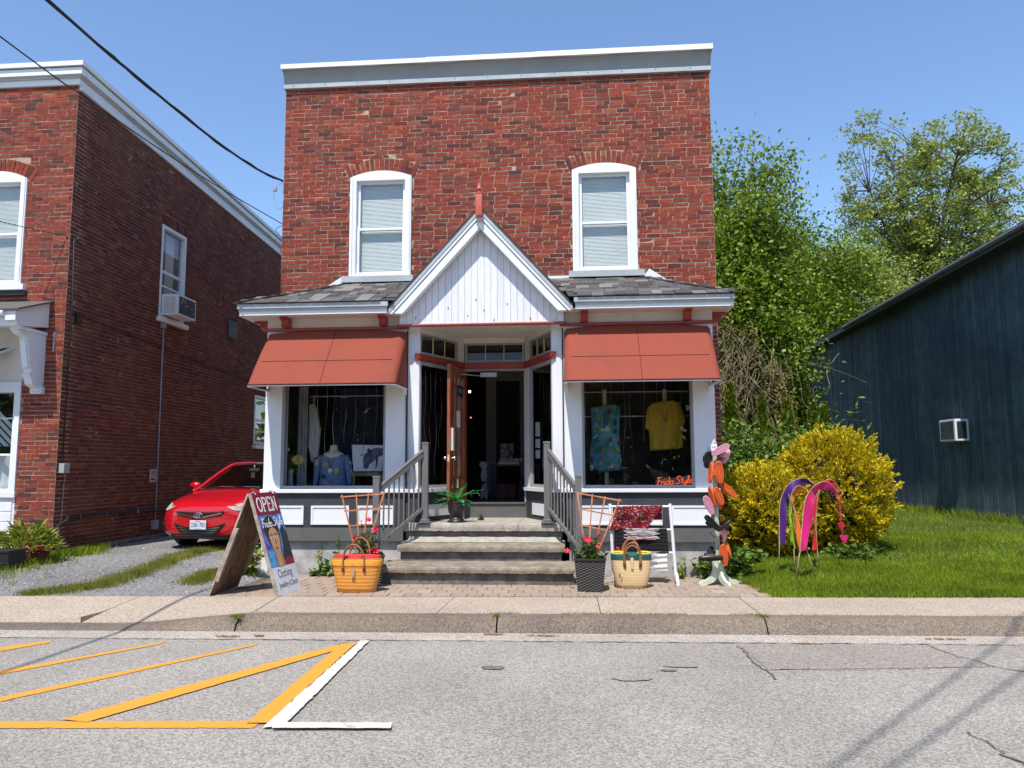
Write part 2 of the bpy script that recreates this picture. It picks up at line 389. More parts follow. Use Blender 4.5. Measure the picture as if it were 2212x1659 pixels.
M['yellow'] = mat('yellow_road_paint', (0.64, 0.29, 0.03), 0.85, 0.08, 16, col2=(0.34, 0.27, 0.17), lo=0.60, hi=0.69, detail=9, bump=0.5, bscale=150)
M['whiteline'] = mat('white_road_paint', (0.60, 0.56, 0.49), 0.85, 0.10, 14, col2=(0.34, 0.31, 0.27), lo=0.57, hi=0.68, detail=9, bump=0.5, bscale=150)

r = MB()
def roadpt(u, v):
    x = -60+120*u; y1 = Yg(x)
    return (x, -5.5+(y1+5.5)*v, -0.14+0.05*math.sin(PI*v) if False else -0.14)
r.grid(roadpt, 41, 9); road = r.build('road', M['asphalt']); struct(road)
g = MB(); g.grid(lambda u, v: (-60+120*u, Yg(-60+120*u)+(Yk(-60+120*u)-Yg(-60+120*u))*v, -0.142+0.004*v), 41, 2)
struct(g.build('gutter', M['gutter']))
g = MB(); g.grid(lambda u, v: (-80+160*u, -30+24.5*v, 0.0), 5, 3); g.box(-80, 80, -5.62, -5.5, -0.4, 0.0); struct(g.build('opposite_pavement', M['pavement']))

def flat(name, pts, m, z, parent):
    o = MB().add([(p[0], p[1], z) for p in pts], [tuple(range(len(pts)))]).build(name, m, parent); return o
def rline(pts, m, name, z=-0.135):
    """painted line with slightly worn, uneven edges: polygon subdivided and jittered"""
    a, b, c_, d = [Vector((p[0], p[1], 0)) for p in pts]
    n = max(4, int((b-a).length/0.05)); top = []; bot = []
    for i in range(n+1):
        t = i/n
        j = Vector((random.gauss(0, 0.003), random.gauss(0, 0.004), 0)); k = Vector((random.gauss(0, 0.003), random.gauss(0, 0.004), 0))
        top.append(a.lerp(b, t)+j); bot.append(d.lerp(c_, t)+k)
    mb = MB(); v = []
    for p, q in zip(top, bot): v += [(p.x, p.y, z), (q.x, q.y, z)]
    mb.add(v, [(2*i, 2*i+1, 2*i+3, 2*i+2) for i in range(n)]); return mb.build(name, m, road)
# hatch lines (top-left, top-right, bottom-right, bottom-left)
rline([(-5.331,6.943,-0.135), (-5.049,7.239,-0.135), (-4.995,7.143,-0.135), (-5.216,6.796,-0.135)], M['yellow'], 'yellow_hatch_line')
rline([(-4.707,6.148,-0.135), (-3.897,7.269,-0.135), (-3.907,7.162,-0.135), (-4.628,6.047,-0.135)], M['yellow'], 'yellow_hatch_line')
rline([(-4.168,5.46,-0.135), (-2.976,7.276,-0.135), (-2.991,7.152,-0.135), (-4.085,5.355,-0.135)], M['yellow'], 'yellow_hatch_line')
rline([(-3.382,5.009,-0.131), (-2.226,7.209,-0.131), (-2.126,7.095,-0.131), (-3.185,4.958,-0.131)], M['yellow'], 'yellow_hatch_line', -0.131)
rline([(-3.946,4.933,-0.135), (-2.054,5.074,-0.135), (-2.052,4.939,-0.135), (-3.844,4.809,-0.135)], M['yellow'], 'yellow_edge_line')
rline([(-2.13,5.007,-0.127), (-2.193,7.259,-0.127), (-2.061,7.277,-0.127), (-1.993,5.016,-0.127)], M['yellow'], 'yellow_edge_line', -0.127)
rline([(-1.988,4.915,-0.123), (-2.045,7.376,-0.123), (-1.962,7.381,-0.123), (-1.863,4.95,-0.123)], M['whiteline'], 'white_parking_line', -0.123)
rline([(-1.923,5.009,-0.119), (-1.189,5.049,-0.119), (-1.164,4.945,-0.119), (-1.915,4.899,-0.119)], M['whiteline'], 'white_parking_line', -0.119)
# cracks, patch and stains in the asphalt
M['crack'] = mat('crack_dirt', (0.13, 0.11, 0.09), 0.95, 0.3, 20); M['oil'] = mat('oil_stain', (0.15, 0.14, 0.13), 0.8, 0.3, 20)
M['rust'] = mat('dry_pine_litter', (0.24, 0.125, 0.06), 0.95, 0.35, 40, bump=1.0)
flat('asphalt_patch', [(1.472,7.458,-0.136), (1.94,7.524,-0.136), (2.577,7.563,-0.136), (3.229,7.547,-0.136), (3.409,6.799,-0.136), (2.449,6.68,-0.136), (1.545,6.593,-0.136)], M['asphalt2'], -0.136, road)
def crack(pts, w0=0.012, z=-0.1325, m='crack', par=None, jit=0.02):
    P = [Vector((p[0], p[1], 0)) for p in pts]; Q = []
    for a, b in zip(P[:-1], P[1:]):
        n = max(2, int((b-a).length/0.06))
        for i in range(n): Q.append(a.lerp(b, i/n)+Vector((random.gauss(0, jit), random.gauss(0, jit), 0)))
    Q.append(P[-1]); mb = MB(); v = []
    for i, p in enumerate(Q):
        d = (Q[min(i+1, len(Q)-1)]-Q[max(0, i-1)]).normalized(); q = Vector((-d.y, d.x, 0)); ww = w0*random.uniform(0.3, 1.3)/2
        v += [tuple((p+q*ww).xy)+(z,), tuple((p-q*ww).xy)+(z,)]
    mb.add(v, [(2*i, 2*i+1, 2*i+3, 2*i+2) for i in range(len(Q)-1)]); return mb.build('crack', M[m], par or road)
crack([(1.455,7.411,-0.13), (1.482,6.882,-0.13), (1.521,6.568,-0.13), (1.525,6.294,-0.13)], 0.016)
crack([(1.54,6.569,-0.13), (2.44,6.655,-0.13), (3.128,6.743,-0.13)], 0.008)
crack([(3.179,7.573,-0.13), (3.287,7.076,-0.13), (3.425,6.762,-0.13), (3.647,6.647,-0.13)], 0.018)
crack([(2.394,5.155,-0.13), (2.415,4.88,-0.13), (2.471,4.572,-0.13)], 0.02)
for (p, rx, ry, mm) in (((-0.69,6.5,-0.13), 0.10, 0.055, 'oil'), ((0.738,6.504,-0.13), 0.07, 0.03, 'oil'), ((0.422,6.236,-0.13), 0.16, 0.07, 'asphalt2'), ((0.849,6.643,-0.13), 0.15, 0.04, 'asphalt2')):
    flat('stain', [(p[0]+rx*math.cos(a)*random.uniform(.75, 1.15), p[1]+ry*math.sin(a)*random.uniform(.75, 1.15)) for a in [2*PI*k/18 for k in range(18)]], M[mm], -0.1315, road)
# tyre-dark seam between asphalt and gutter, litter in the gutter
crack([(-9, Yg(-9)), (-2, Yg(-2)), (1, Yg(1)), (6, Yg(6))], 0.025, -0.1345, jit=0.008)
lit = MB()
for cx, cy, rx, ry in ((-3.419,7.508,-0.13)[:2]+(0.13, 0.035), (-3.117,7.547,-0.13)[:2]+(0.05, 0.02), (-0.817,7.748,-0.13)[:2]+(0.10, 0.03), (-0.333,7.715,-0.13)[:2]+(0.16, 0.03), (3.468,7.802,-0.13)[:2]+(0.2, 0.02), (2.145,7.51,-0.13)[:2]+(0.12, 0.015), (-2.171,7.245,-0.13)[:2]+(0.04, 0.01)):
    for k in range(70):
        a = random.uniform(0, 2*PI); q = math.sqrt(random.random()); x, y = cx+rx*q*math.cos(a), cy+ry*q*math.sin(a)
        t = random.uniform(0, PI); l = random.uniform(0.01, 0.03)
        lit.beam((x, y, -0.135), (x+l*math.cos(t), y+l*math.sin(t), -0.135+random.uniform(0, .012)), 0.004, 0.003)
tag(lit.build('leaf_litter', M['rust']), 'rust brown dry litter lying in the gutter', 'litter', kind='stuff')

# kerb stones: battered face, dropping away at the driveway
kerb = tag(bpy.data.objects.new('kerb', None), kind='structure'); COL.objects.link(kerb)
cuts = [-14, -9, -6.2, -3.46, -0.80, 1.87, 4.7, 7.6, 10.5, 16]
for a, b in zip(cuts[:-1], cuts[1:]):
    a += 0.008; b -= 0.008
    n = max(6, int((b-a)/0.07)); mb = MB(); v = []
    wob = [random.gauss(0, 0.004) for _ in range(n+1)]
    for i in range(n+1):
        x = a+(b-a)*i/n; h = 0.135*(1-0.88*drop(x)); k = Yk(x)
        c1 = random.gauss(0, 0.004)
        v += [(x, k+wob[i], -0.141), (x, k+0.045+wob[i], -0.14+h*0.45), (x, k+0.125+c1, -0.14+h*0.93+c1*.5), (x, k+0.165+wob[i], -0.14+h), (x, k+0.29, -0.14+h+0.004), (x, k+0.29, -0.3)]
    mb.add(v, [(6*i+j, 6*i+j+1, 6*i+j+7, 6*i+j+6) for i in range(n) for j in range(5)]+[tuple(range(6))[::-1], tuple(6*n+j for j in range(6))])
    mb.build('kerb_stone', M['kerb'], kerb, angle=35)
# pavement slabs
pave = tag(bpy.data.objects.new('pavement', None), kind='structure'); COL.objects.link(pave)
cuts = [(-14, -14), (-10.2, -10.2), (-7.2, -7.3), (-5.15, -5.25), (-3.5, -3.4), (-1.42, -1.45), (0.24, 0.25), (1.87, 1.88), (3.55, 3.6), (5.25, 5.3), (7.1, 7.2), (11, 11), (16, 16)]
for (a, a2), (b, b2) in zip(cuts[:-1], cuts[1:]):
    n = 10; mb = MB(); tilt = random.gauss(0, 0.003)
    def sp(u, v, a=a, a2=a2, b=b, b2=b2, tilt=tilt):
        x = (a2+0.004)*(1-v)+(a+0.004)*v; x2 = (b2-0.004)*(1-v)+(b-0.004)*v; x = x+(x2-x)*u
        y0 = Yk(x)+0.296; y = y0+(Yb(x)-y0)*v
        return (x, y, -0.002+tilt*u-0.115*drop(x)*(1-v)**1.3)
    mb.grid(sp, n, n)
    e = [sp(i/(n-1), 0) for i in range(n)]; mb.add(e+[(p[0], p[1], -0.3) for p in e], [(i, n+i, n+i+1, i+1) for i in range(n-1)])
    for u in (0, 1):
        e = [sp(u, i/(n-1)) for i in range(n)]; mb.add(e+[(p[0], p[1], -0.06) for p in e], [(i, n+i, n+i+1, i+1) for i in range(n-1)])
    mb.build('pavement_slab', M['pavement'], pave)
mb = MB(); mb.grid(lambda u, v: (-14+30*u, Yk(-14+30*u)+0.25+(Yb(-14+30*u)-Yk(-14+30*u)-0.25)*v, -0.035-0.115*drop(-14+30*u)*(1-v)), 60, 4); mb.build('joint_bed', M['soil'], pave)

# driveway, lawn bed, paver bed
g = MB()
def drv(u, v):
    y = 8.3+40*v**2.2; x0 = -45; x1 = -4.3; x = x0+(x1-x0)*(1-(1-u)**2); y = max(y, Yb(x)+0.0) if v > 0 else Yb(x)
    return (x, y, tz(x, y)-0.006+0.012*math.sin(x*3.1+y)*math.sin(y*1.7))
g.grid(drv, 50, 60); struct(g.build('driveway', M['gravel'], smooth=True))
M['lawn_soil'] = mat('lawn_soil', (0.045, 0.075, 0.012), 0.95, 0.3, 8, bump=0.5)
g = MB()
def lw(u, v):
    x = 2.12+50*u**2; y = Yb(x)+45*v**2.2
    return (x, y, tz(x, y)-0.01)
g.grid(lw, 40, 50); struct(g.build('lawn', M['lawn_soil'], smooth=True))
patio = tag(bpy.data.objects.new('paver_patio', None), kind='structure'); COL.objects.link(patio)
mb = MB(); mb.grid(lambda u, v: (-4.45+6.9*u, Yb(-4.45+6.9*u)+(10.95-Yb(-4.45+6.9*u))*v, -0.012), 12, 2)
mb.build('sand_bed', mat('joint_sand', (0.13, 0.10, 0.075), 0.95, 0.3, 20), patio)
M['paver'] = palette_mat('concrete_paver', [(0, (0.33, 0.25, 0.185)), (0.3, (0.36, 0.275, 0.21)), (0.6, (0.30, 0.23, 0.175)), (0.85, (0.34, 0.25, 0.19)), (1, (0.39, 0.31, 0.235))], 0.92, 0.16, 30, 0.6, 150)
pv = []
for k in range(5):
    mb = MB(); mb.bbox(-0.091, 0.091, -0.111, 0.111, -0.05, 0.0, 0.006)
    me = mb.build('paver', M['paver']); pv.append(me.data); bpy.data.objects.remove(me)
row = 0; y = 9.02; cnt = 0
while y < 10.9:
    x = -4.30+(0.094 if row % 2 else 0)
    while x < 2.28:
        yy = y+0.045*x+0.11
        hide = (-2.35 < x < -0.15 and yy > 10.25) or yy-0.11 < Yb(x)-0.02 or yy > 10.95 or (yy > 10.88 and x < 2.0)
        edge = 2.28-max(0, (yy-9.3))*0.10
        if not hide and x < edge and not (x < -4.05 and yy > 9.6):
            o = link('paver', random.choice(pv), patio); cnt += 1
            o.location = (x, yy+random.gauss(0, .002), random.gauss(0, 0.002)+0.002); o.rotation_euler = (random.gauss(0, .008), random.gauss(0, .008), 0.045+random.gauss(0, .012))
        x += 0.188
    y += 0.226; row += 1

# ------------------------------------------------------------------ brickwork
def brick_variants(m):
    out = []
    for k in range(6):
        mb = MB(); j = lambda s: random.uniform(-s, s)
        v = []
        for y in (0.0, 0.09):
            for z in (-0.0286, 0.0286):
                for x in (-0.1055, 0.1055):
                    v.append((x+j(.003), y+(j(.0018) if y == 0 else 0), z+j(.0022)))
        # order: x fastest, then z, then y -> faces: front, top, bottom, left, right
        mb.add(v, [(0, 1, 3, 2), (2, 3, 7, 6), (0, 4, 5, 1), (0, 2, 6, 4), (1, 5, 7, 3)])
        o = mb.build('brick', m); out.append(o.data); bpy.data.objects.remove(o)
    return out
def brickwork(parent, spots, m, limit=300, extra=None):
    """spots: (position, rotation matrix 3x3, length scale, height scale). Nearest ones become parts, the rest one part."""
    var = brick_variants(m)
    eye = Vector((0, 0, 1.5)); Rm = cam.matrix_world.to_3x3().inverted()
    def seen(p):
        q = Rm @ (p-eye); return -q.z > 0.1 and abs(q.x/-q.z) < 0.655 and abs(q.y/-q.z) < 0.49
    order = sorted(range(len(spots)), key=lambda i: (0 if seen(spots[i][0]) else 1, (spots[i][0]-eye).length*random.uniform(0.97, 1.03)/ (0.3+0.7*spots[i][2]**0.5)))
    rest = MB()
    for r, i in enumerate(order):
        p, rot, sx, sz = spots[i]; me = var[(i*7+r) % 6]
        if r < limit:
            o = link('brick', me, parent)
            o.matrix_world = Matrix.Translation(p) @ rot.to_4x4() @ Matrix.Diagonal((sx, 1, sz, 1))
        else:
            rest.add([p+rot @ Vector((v.co.x*sx, v.co.y, v.co.z*sz)) for v in me.vertices], [tuple(f.vertices) for f in me.polygons])
    o = rest.build('brick', m, parent); o['kind'] = 'stuff'
def courses(p0, udir, ulen, z0, z1, holes, ndepth, spall=0.012, proud=(0.003, 0.0075)):
    """running bond on a plane through p0 along udir (viewed from outside: left to right); holes(z) -> excluded u intervals"""
    p0 = Vector(p0); ud = Vector(udir).normalized(); n = ud.cross(Vector((0, 0, 1)))    # outward normal
    rot = Matrix((ud, -n, Vector((0, 0, 1)))).transposed()
    spots = []; z = z0+0.035; k = 0
    while z < z1-0.02:
        ex = sorted(holes(z)); u = -(0.111 if k % 2 else 0.0)+random.uniform(-.012, .012)
        wob = random.uniform(-.002, .002)
        while u < ulen:
            L = 0.222+random.gauss(0, 0.003)
            if random.random() < 0.02: L = 0.111
            a, b = max(u, 0.0)+0.0045, min(u+L, ulen)-0.0045
            segs = [(a, b)]
            for h0, h1 in ex:
                nx = []
                for s0, s1 in segs:
                    if h1 <= s0 or h0 >= s1: nx.append((s0, s1)); continue
                    if s0 < h0: nx.append((s0, h0-0.004))
                    if s1 > h1: nx.append((h1+0.004, s1))
                segs = nx
            for s0, s1 in segs:
                if s1-s0 > 0.03:
                    d = random.uniform(*proud)
                    if random.random() < spall: d = random.uniform(0.0, 0.0025)
                    rr = rot @ Matrix.Rotation(random.gauss(0, .006), 3, 'Y') @ Matrix.Rotation(random.gauss(0, .008), 3, 'Z')
                    spots.append((p0+ud*((s0+s1)/2)+Vector((0, 0, z+wob+random.gauss(0, .0012)-p0.z))+n*d, rr, (s1-s0)/0.213, random.uniform(0.95, 1.03)))
            u += L
        z += 0.0705; k += 1
    return spots
def arch_spots(cx, y, zc, rad, a0, a1, n, height=0.215):
    """soldier arch seen from -Y: centre (cx, zc), inner radius rad"""
    sp = []
    for i in range(n):
        t = R(a0+(a1-a0)*(i+0.5)/n); dirv = Vector((math.sin(t), 0, math.cos(t)))
        rot = Matrix((dirv, Vector((0, 1, 0)), Vector((-math.cos(t), 0, math.sin(t))))).transposed()
        if rot.determinant() < 0: rot = Matrix((dirv, Vector((0, 1, 0)), Vector((math.cos(t), 0, -math.sin(t))))).transposed()
        ww = (rad+height/2)*R(abs(a1-a0)/n)-0.010
        if i % 3 == 1:
            for q in (0.25, 0.75): sp.append((Vector((cx, y-0.012, zc))+dirv*(rad+height*q), rot, (height/2-0.008)/0.213, ww/0.0606))
        else: sp.append((Vector((cx, y-random.uniform(.010, .018), zc))+dirv*(rad+height/2), rot, height/0.213, ww/0.0606))
    return sp

def arch_window(parent, x0, x1, z0, zs, za, y, blind=True, sill_h=0.0, lower_dark=False):
    """Arched sash window looking out towards -Y, outer casing x0..x1, sill z0, springing zs, crown za"""
    cx = (x0+x1)/2; hw = (x1-x0)/2; s = za-zs; rad = (hw*hw+s*s)/(2*s); zc = za-rad
    fn = lambda a, b, d: (a, d, b)
    def curve(r, h, n=12):
        a = math.asin(h/r); return [(cx+r*math.sin(-a+2*a*i/n), zc+r*math.cos(-a+2*a*i/n)) for i in range(n+1)]
    w = MB(); c_ = 0.105                                       # casing
    w.box(x0, x0+c_, y-0.055, y+0.10, z0, zs); w.box(x1-c_, x1, y-0.055, y+0.10, z0, zs)
    w.box(x0+c_, x1-c_, y-0.05, y+0.10, z0, z0+0.05)
    top = curve(rad, hw); inner = [(x1-c_+0.0, zs-0.06), (x0+c_, zs-0.06)]
    w.prism(top+[(x1, zs-0.002), (x1-c_, zs-0.002)]+inner+[(x0+c_, zs-0.002), (x0, zs-0.002)], y-0.052, y+0.10, fn)
    for xx in (x0+0.02, x1-0.045): w.box(xx, xx+0.025, y-0.07, y-0.054, z0+0.0, zs)        # bead moulding
    win = w.build('window', M['white'], parent)
    xi0, xi1 = x0+c_, x1-c_; zm = z0+0.05+(zs-0.06-z0-0.05)*0.485
    f = MB()
    for (za_, zb_, yy) in ((zm-0.02, zs-0.06, y+0.03), (z0+0.05, zm+0.02, y+0.0)):
        f.box(xi0, xi0+0.05, yy, yy+0.035, za_, zb_); f.box(xi1-0.05, xi1, yy, yy+0.035, za_, zb_)
        f.box(xi0+0.05, xi1-0.05, yy, yy+0.035, za_, za_+0.04); f.box(xi0+0.05, xi1-0.05, yy, yy+0.035, zb_-0.04, zb_)
    f.build('sash', M['white'], win)
    g = MB(); g.add([(xi0+0.05, y+0.045, zm+0.02), (xi1-0.05, y+0.045, zm+0.02), (xi1-0.05, y+0.045, zs-0.10), (xi0+0.05, y+0.045, zs-0.10)], [(0, 1, 2, 3)]); g.build('pane', M['glass'], win)
    g = MB(); g.add([(xi0+0.05, y+0.015, z0+0.09), (xi1-0.05, y+0.015, z0+0.09), (xi1-0.05, y+0.015, zm-0.02), (xi0+0.05, y+0.015, zm-0.02)], [(0, 1, 2, 3)]); g.build('pane', M['glass'], win)
    if blind:
        b = MB(); z = z0+0.06
        while z < zs-0.05:
            b.beam((xi0+0.02, y+0.10, z), (xi1-0.02, y+0.10, z), 0.024, 0.0015, up=(0, -0.93, 0.36)); z += 0.0225
        b.build('blind', M['blind'], win)
    d = MB(); d.box(x0, x1, y+0.35, y+0.37, z0, za); d.build('back_panel', M['dark_in'] if not blind else M['cream'], win)
    return win
M['blind'] = mat('pale_blind', (0.70, 0.70, 0.64), 0.5, 0.03, 3)

# ------------------------------------------------------------------ the brick shop
shop = thing('brick_shop', 'two-storey red brick shop with red awnings, white gabled porch and grey wooden shopfront', 'shop', (-1.27, 12.1, 0))
BX0, BX1, BY = -4.80, 2.262, 12.1
WIN = [(-3.64, -2.615, 4.60, 6.29, 6.392), (0.018, 1.045, 4.60, 6.29, 6.392)]
wl = MB()
fnY = lambda a, b, d: (a, d, b)
def wall_rect(x0, x1, z0, z1): wl.box(x0, x1, BY, BY+0.30, z0, z1)
wall_rect(BX0, -3.64, 3.6, 8.0); wall_rect(-2.615, 0.018, 3.6, 8.0); wall_rect(1.045, BX1, 3.6, 8.0)
for x0, x1, z0, zs, za in WIN:
    wall_rect(x0, x1, 3.6, z0); cx = (x0+x1)/2; hw = (x1-x0)/2; s = za-zs; rad = (hw*hw+s*s)/(2*s); zc = za-rad; a = math.asin(hw/rad)
    wl.prism([(x0, 8.0), (x0, zs)]+[(cx+rad*math.sin(-a+2*a*i/10), zc+rad*math.cos(-a+2*a*i/10)) for i in range(1, 10)]+[(x1, zs), (x1, 8.0)], BY, BY+0.30, fnY)
wl.box(BX0, -4.42, BY, BY+0.3, -0.4, 3.6); wl.box(1.9, BX1, BY, BY+0.3, -0.4, 3.6)
wl.box(BX0, BX0+0.3, BY+0.3, 24, -0.4, 8.0); wl.box(BX1-0.3, BX1, BY+0.3, 24, -0.4, 8.0); wl.box(BX0+0.3, BX1-0.3, 23.7, 24, -0.4, 8.0)
wl.box(BX0+0.3, BX1-0.3, BY+0.3, 23.7, 7.7, 7.9)
wl.build('wall', M['mortar'], shop)
def holes(z):
    h = []
    for x0, x1, z0, zs, za in WIN:
        if z0 < z-0.03 and z < zs-0.02: h.append((x0-BX0, x1-BX0))
        elif zs-0.02 <= z < za+0.28:
            cx = (x0+x1)/2; hw = (x1-x0)/2; s = za-zs; rad = (hw*hw+s*s)/(2*s); zc = za-rad; ro = rad+0.225
            a = math.asin(hw/rad)*1.07
            # inside the ring's outer edge
            if z+0.03 < zc+ro:
                half = math.sqrt(max(0.0, ro*ro-(z+0.0-zc)**2)); lim = (z-zc)*math.tan(a)
                h.append((cx-min(half, max(lim, hw))-BX0, cx+min(half, max(lim, hw))-BX0))
    return h
sp = courses((BX0, BY, 0), (1, 0, 0), BX1-BX0, 3.87, 7.98, holes, 0)
sp += [s for s in courses((BX0, BY, 0), (1, 0, 0), BX1-BX0, 0.10, 3.87, lambda z: [(0.40, 6.66)], 0)]
for x0, x1, z0, zs, za in WIN:
    cx = (x0+x1)/2; hw = (x1-x0)/2; s = za-zs; rad = (hw*hw+s*s)/(2*s); a = math.degrees(math.asin(hw/rad))*1.06
    sp += arch_spots(cx, BY, za-rad, rad+0.006, -a, a, 15)
brickwork(shop, sp, M['brick'])
for W in WIN: arch_window(shop, *W, BY)
s_ = MB()
s_.box(-3.74, -2.56, BY-0.13, BY+0.0, 4.50, 4.598); s_.build('window_sill', M['grey_metal'], shop)
s_ = MB(); s_.box(-0.05, 1.14, BY-0.13, BY+0.0, 4.50, 4.598); s_.build('window_sill', M['grey_metal'], shop)
# cornice: white cap, grey metal cove, lower band
def cove(u, v):
    x = BX0-0.015-0.015*v+(BX1-BX0+0.03+0.03*v)*u; a = v*PI/2
    return (x, BY-0.05-0.105*(1-math.cos(a))+0.006*math.sin(x*2.3+1)*math.sin(PI*v), 7.955+0.227*math.sin(a)+0.004*math.sin(x*5))
c_ = MB(); c_.grid(cove, 60, 10)
for xx, sg in ((BX0-0.02, -1), (BX1+0.02, 1)):
    prof = [cove(0 if sg < 0 else 1, k/9) for k in range(10)]
    c_.add(prof+[(p[0], BY+0.1, p[2]) for p in prof], [(k, k+1, 11+k, 10+k) if sg > 0 else (k+1, k, 10+k, 11+k) for k in range(9)])
c_.build('cornice_cove', M['cove'], shop, smooth=True)
c_ = MB(); c_.box(BX0-0.022, BX1+0.022, BY-0.062, BY+0.3, 7.885, 7.955); c_.build('cornice_band', M['grey_metal'], shop)
for (a, b, dz, dy) in ((BX0-0.04, -2.35, 0.0, 0), (-2.36, -0.55, 0.006, -.003), (-0.56, BX1+0.04, 0.010, -.006)):
    c_ = MB(); c_.box(a, b, BY-0.175+dy, BY+0.3, 8.180, 8.258+dz); c_.build('cornice_cap', M['trim'], shop)
sc = MB()
for x in np.arange(BX0+0.15, BX1, 0.55): sc.ball((x, BY-0.064, 7.93), 0.008, 6, 4)
sc.build('screws', M['black'], shop)

# --- bay: base, ledge, pilasters
YF = 10.9
BAYS = [(-4.50, -2.41), (-0.137, 1.965)]
def fpart(name, m, *boxes, par=shop, b=0):
    mb = MB()
    for bx in boxes: (mb.bbox(*bx, b) if b else mb.box(*bx))
    return mb.build(name, m, par)
def sheet(name, m, pts, par=shop): return MB().add(pts, [(0, 1, 2, 3)]).build(name, m, par)
for (x0, x1) in BAYS:
    fpart('foundation', M['concrete'], (x0+0.05, x1-0.03, YF+0.05, 11.9, -0.3, 0.475))
    fpart('skirting_board', M['midgrey'], (x0+0.02, x1-0.02, YF-0.02, 11.9, 0.472, 0.655))
    fpart('base_panel', M['charcoal'], (x0+0.02, x1-0.02, YF+0.002, 11.95, 0.655, 1.149))
    fpart('ledge', M['white'], (x0-0.03, x1+0.03, YF-0.045, 11.95, 1.149, 1.203), b=0.008)
    fpart('pilaster', M['white'], (x0, x0+0.25, YF, YF+0.25, 1.203, 3.5)); fpart('pilaster', M['white'], (x1-0.30, x1, YF+0.0, YF+0.2, 1.203, 3.5))
    gx0, gx1 = x0+0.25, x1-0.30
    fpart('frame', M['frame'], (gx0, gx0+0.035, YF+0.02, YF+0.12, 1.203, 3.0), (gx1-0.035, gx1, YF+0.02, YF+0.12, 1.203, 3.0), (gx0+.035, gx1-.035, YF+0.02, YF+0.12, 1.203, 1.25), (gx0+.035, gx1-.035, YF+0.02, YF+0.12, 2.95, 3.0))
    sheet('shop_window', M['glass_dark'], [(gx0+0.035, YF+0.07, 1.25), (gx1-0.035, YF+0.07, 1.25), (gx1-0.035, YF+0.07, 2.95), (gx0+0.035, YF+0.07, 2.95)])
    fpart('lintel', M['white'], (gx0, gx1, YF+0.005, YF+0.2, 3.0, 3.5))
    fpart('frieze', M['cream'], (x0, x1, YF-0.003, YF+0.25, 3.5, 3.80))
    fpart('moulding', M['red_trim'], (x0-0.05, x1+0.04, YF-0.06, YF+0.0, 3.508, 3.552), b=0.012)
fpart('side_wall', M['white'], (-4.5, -4.40, YF+0.25, BY, 1.203, 3.8), (-4.5, -4.40, YF+0.0, BY, -0.2, 1.149)); fpart('side_wall', M['white'], (1.865, 1.965, YF+0.25, BY, 1.203, 3.8), (1.865, 1.965, YF+0.1, BY, -0.2, 1.149))
def panel(x0, x1, z0, z1, y=YF):
    mb = MB(); a = 0.028
    mb.box(x0+a, x1-a, y-0.006, y+0.004, z0+a, z1-a)
    for q in ((x0, x1, z0, z0+a), (x0, x1, z1-a, z1), (x0, x0+a, z0+a, z1-a), (x1-a, x1, z0+a, z1-a)): mb.box(q[0], q[1], y-0.018, y+0.004, q[2], q[3])
    mb.build('raised_panel', M['white'], shop)
for a, b in ((-4.40, -3.885), (-3.775, -3.22), (-3.10, -2.56), (0.02, 0.52), (0.64, 1.20), (1.33, 1.86)): panel(a, b, 0.70, 0.968)

# --- eaves: fascia, soffit, brackets
EX0, EX1, EY = -4.795, 2.206, 10.5
z_t, z_m, z_b = 3.842, 3.778, 3.687
for a, b in ((EX0, -2.60), (0.02, EX1)):
    fpart('fascia', M['trim'], (a+0.02, b-0.02, EY+0.03, EY+0.07, z_b, z_m+0.01)); 
    fpart('gutter_board', M['grey_metal'], (a, b, EY-0.012, EY+0.05, z_m, z_t), (a+0.015, b-0.015, EY+0.012, EY+0.03, z_b+0.055, z_m))
for a, b, x in ((EX0, EX0+0.04, 0), (EX1-0.04, EX1, 0)): fpart('fascia', M['trim'], (a, b, EY+0.07, BY, z_b, z_t))
for _q in ((EX0+0.04, -2.4, EY+0.07, YF, z_b+0.005, z_b+0.02), (-0.1, EX1-0.04, EY+0.07, YF, z_b+0.005, z_b+0.02), (EX0+0.04, -4.5, YF, BY, z_b+0.005, z_b+0.02), (1.965, EX1-0.04, YF, BY, z_b+0.005, z_b+0.02)): fpart('soffit', M['cream'], _q)
BP = [(0, 0.155), (0.24, 0.155), (0.245, 0.125), (0.20, 0.112), (0.165, 0.09), (0.145, 0.05), (0.15, 0.015), (0.155, -0.01), (0.13, -0.035), (0, -0.035)]
def bracket(x, y, side=0):
    mb = MB(); k = (z_b-3.552+0.0)/0.19
    if side == 0: mb.prism([(a, b) for a, b in BP], x-0.05, x+0.05, lambda a, b, d: (d, y-a, 3.552+(b+0.035)*k))
    else: mb.prism([(a, b) for a, b in BP], y-0.04, y+0.04, lambda a, b, d: (x+side*a, d, 3.552+(b+0.035)*k))
    mb.build('bracket', M['red_trim'], shop)
for x in (-4.185, -2.743, 0.165, 1.608): bracket(x, YF)
bracket(-4.5, YF+0.12, -1); bracket(1.965, YF+0.12, 1)

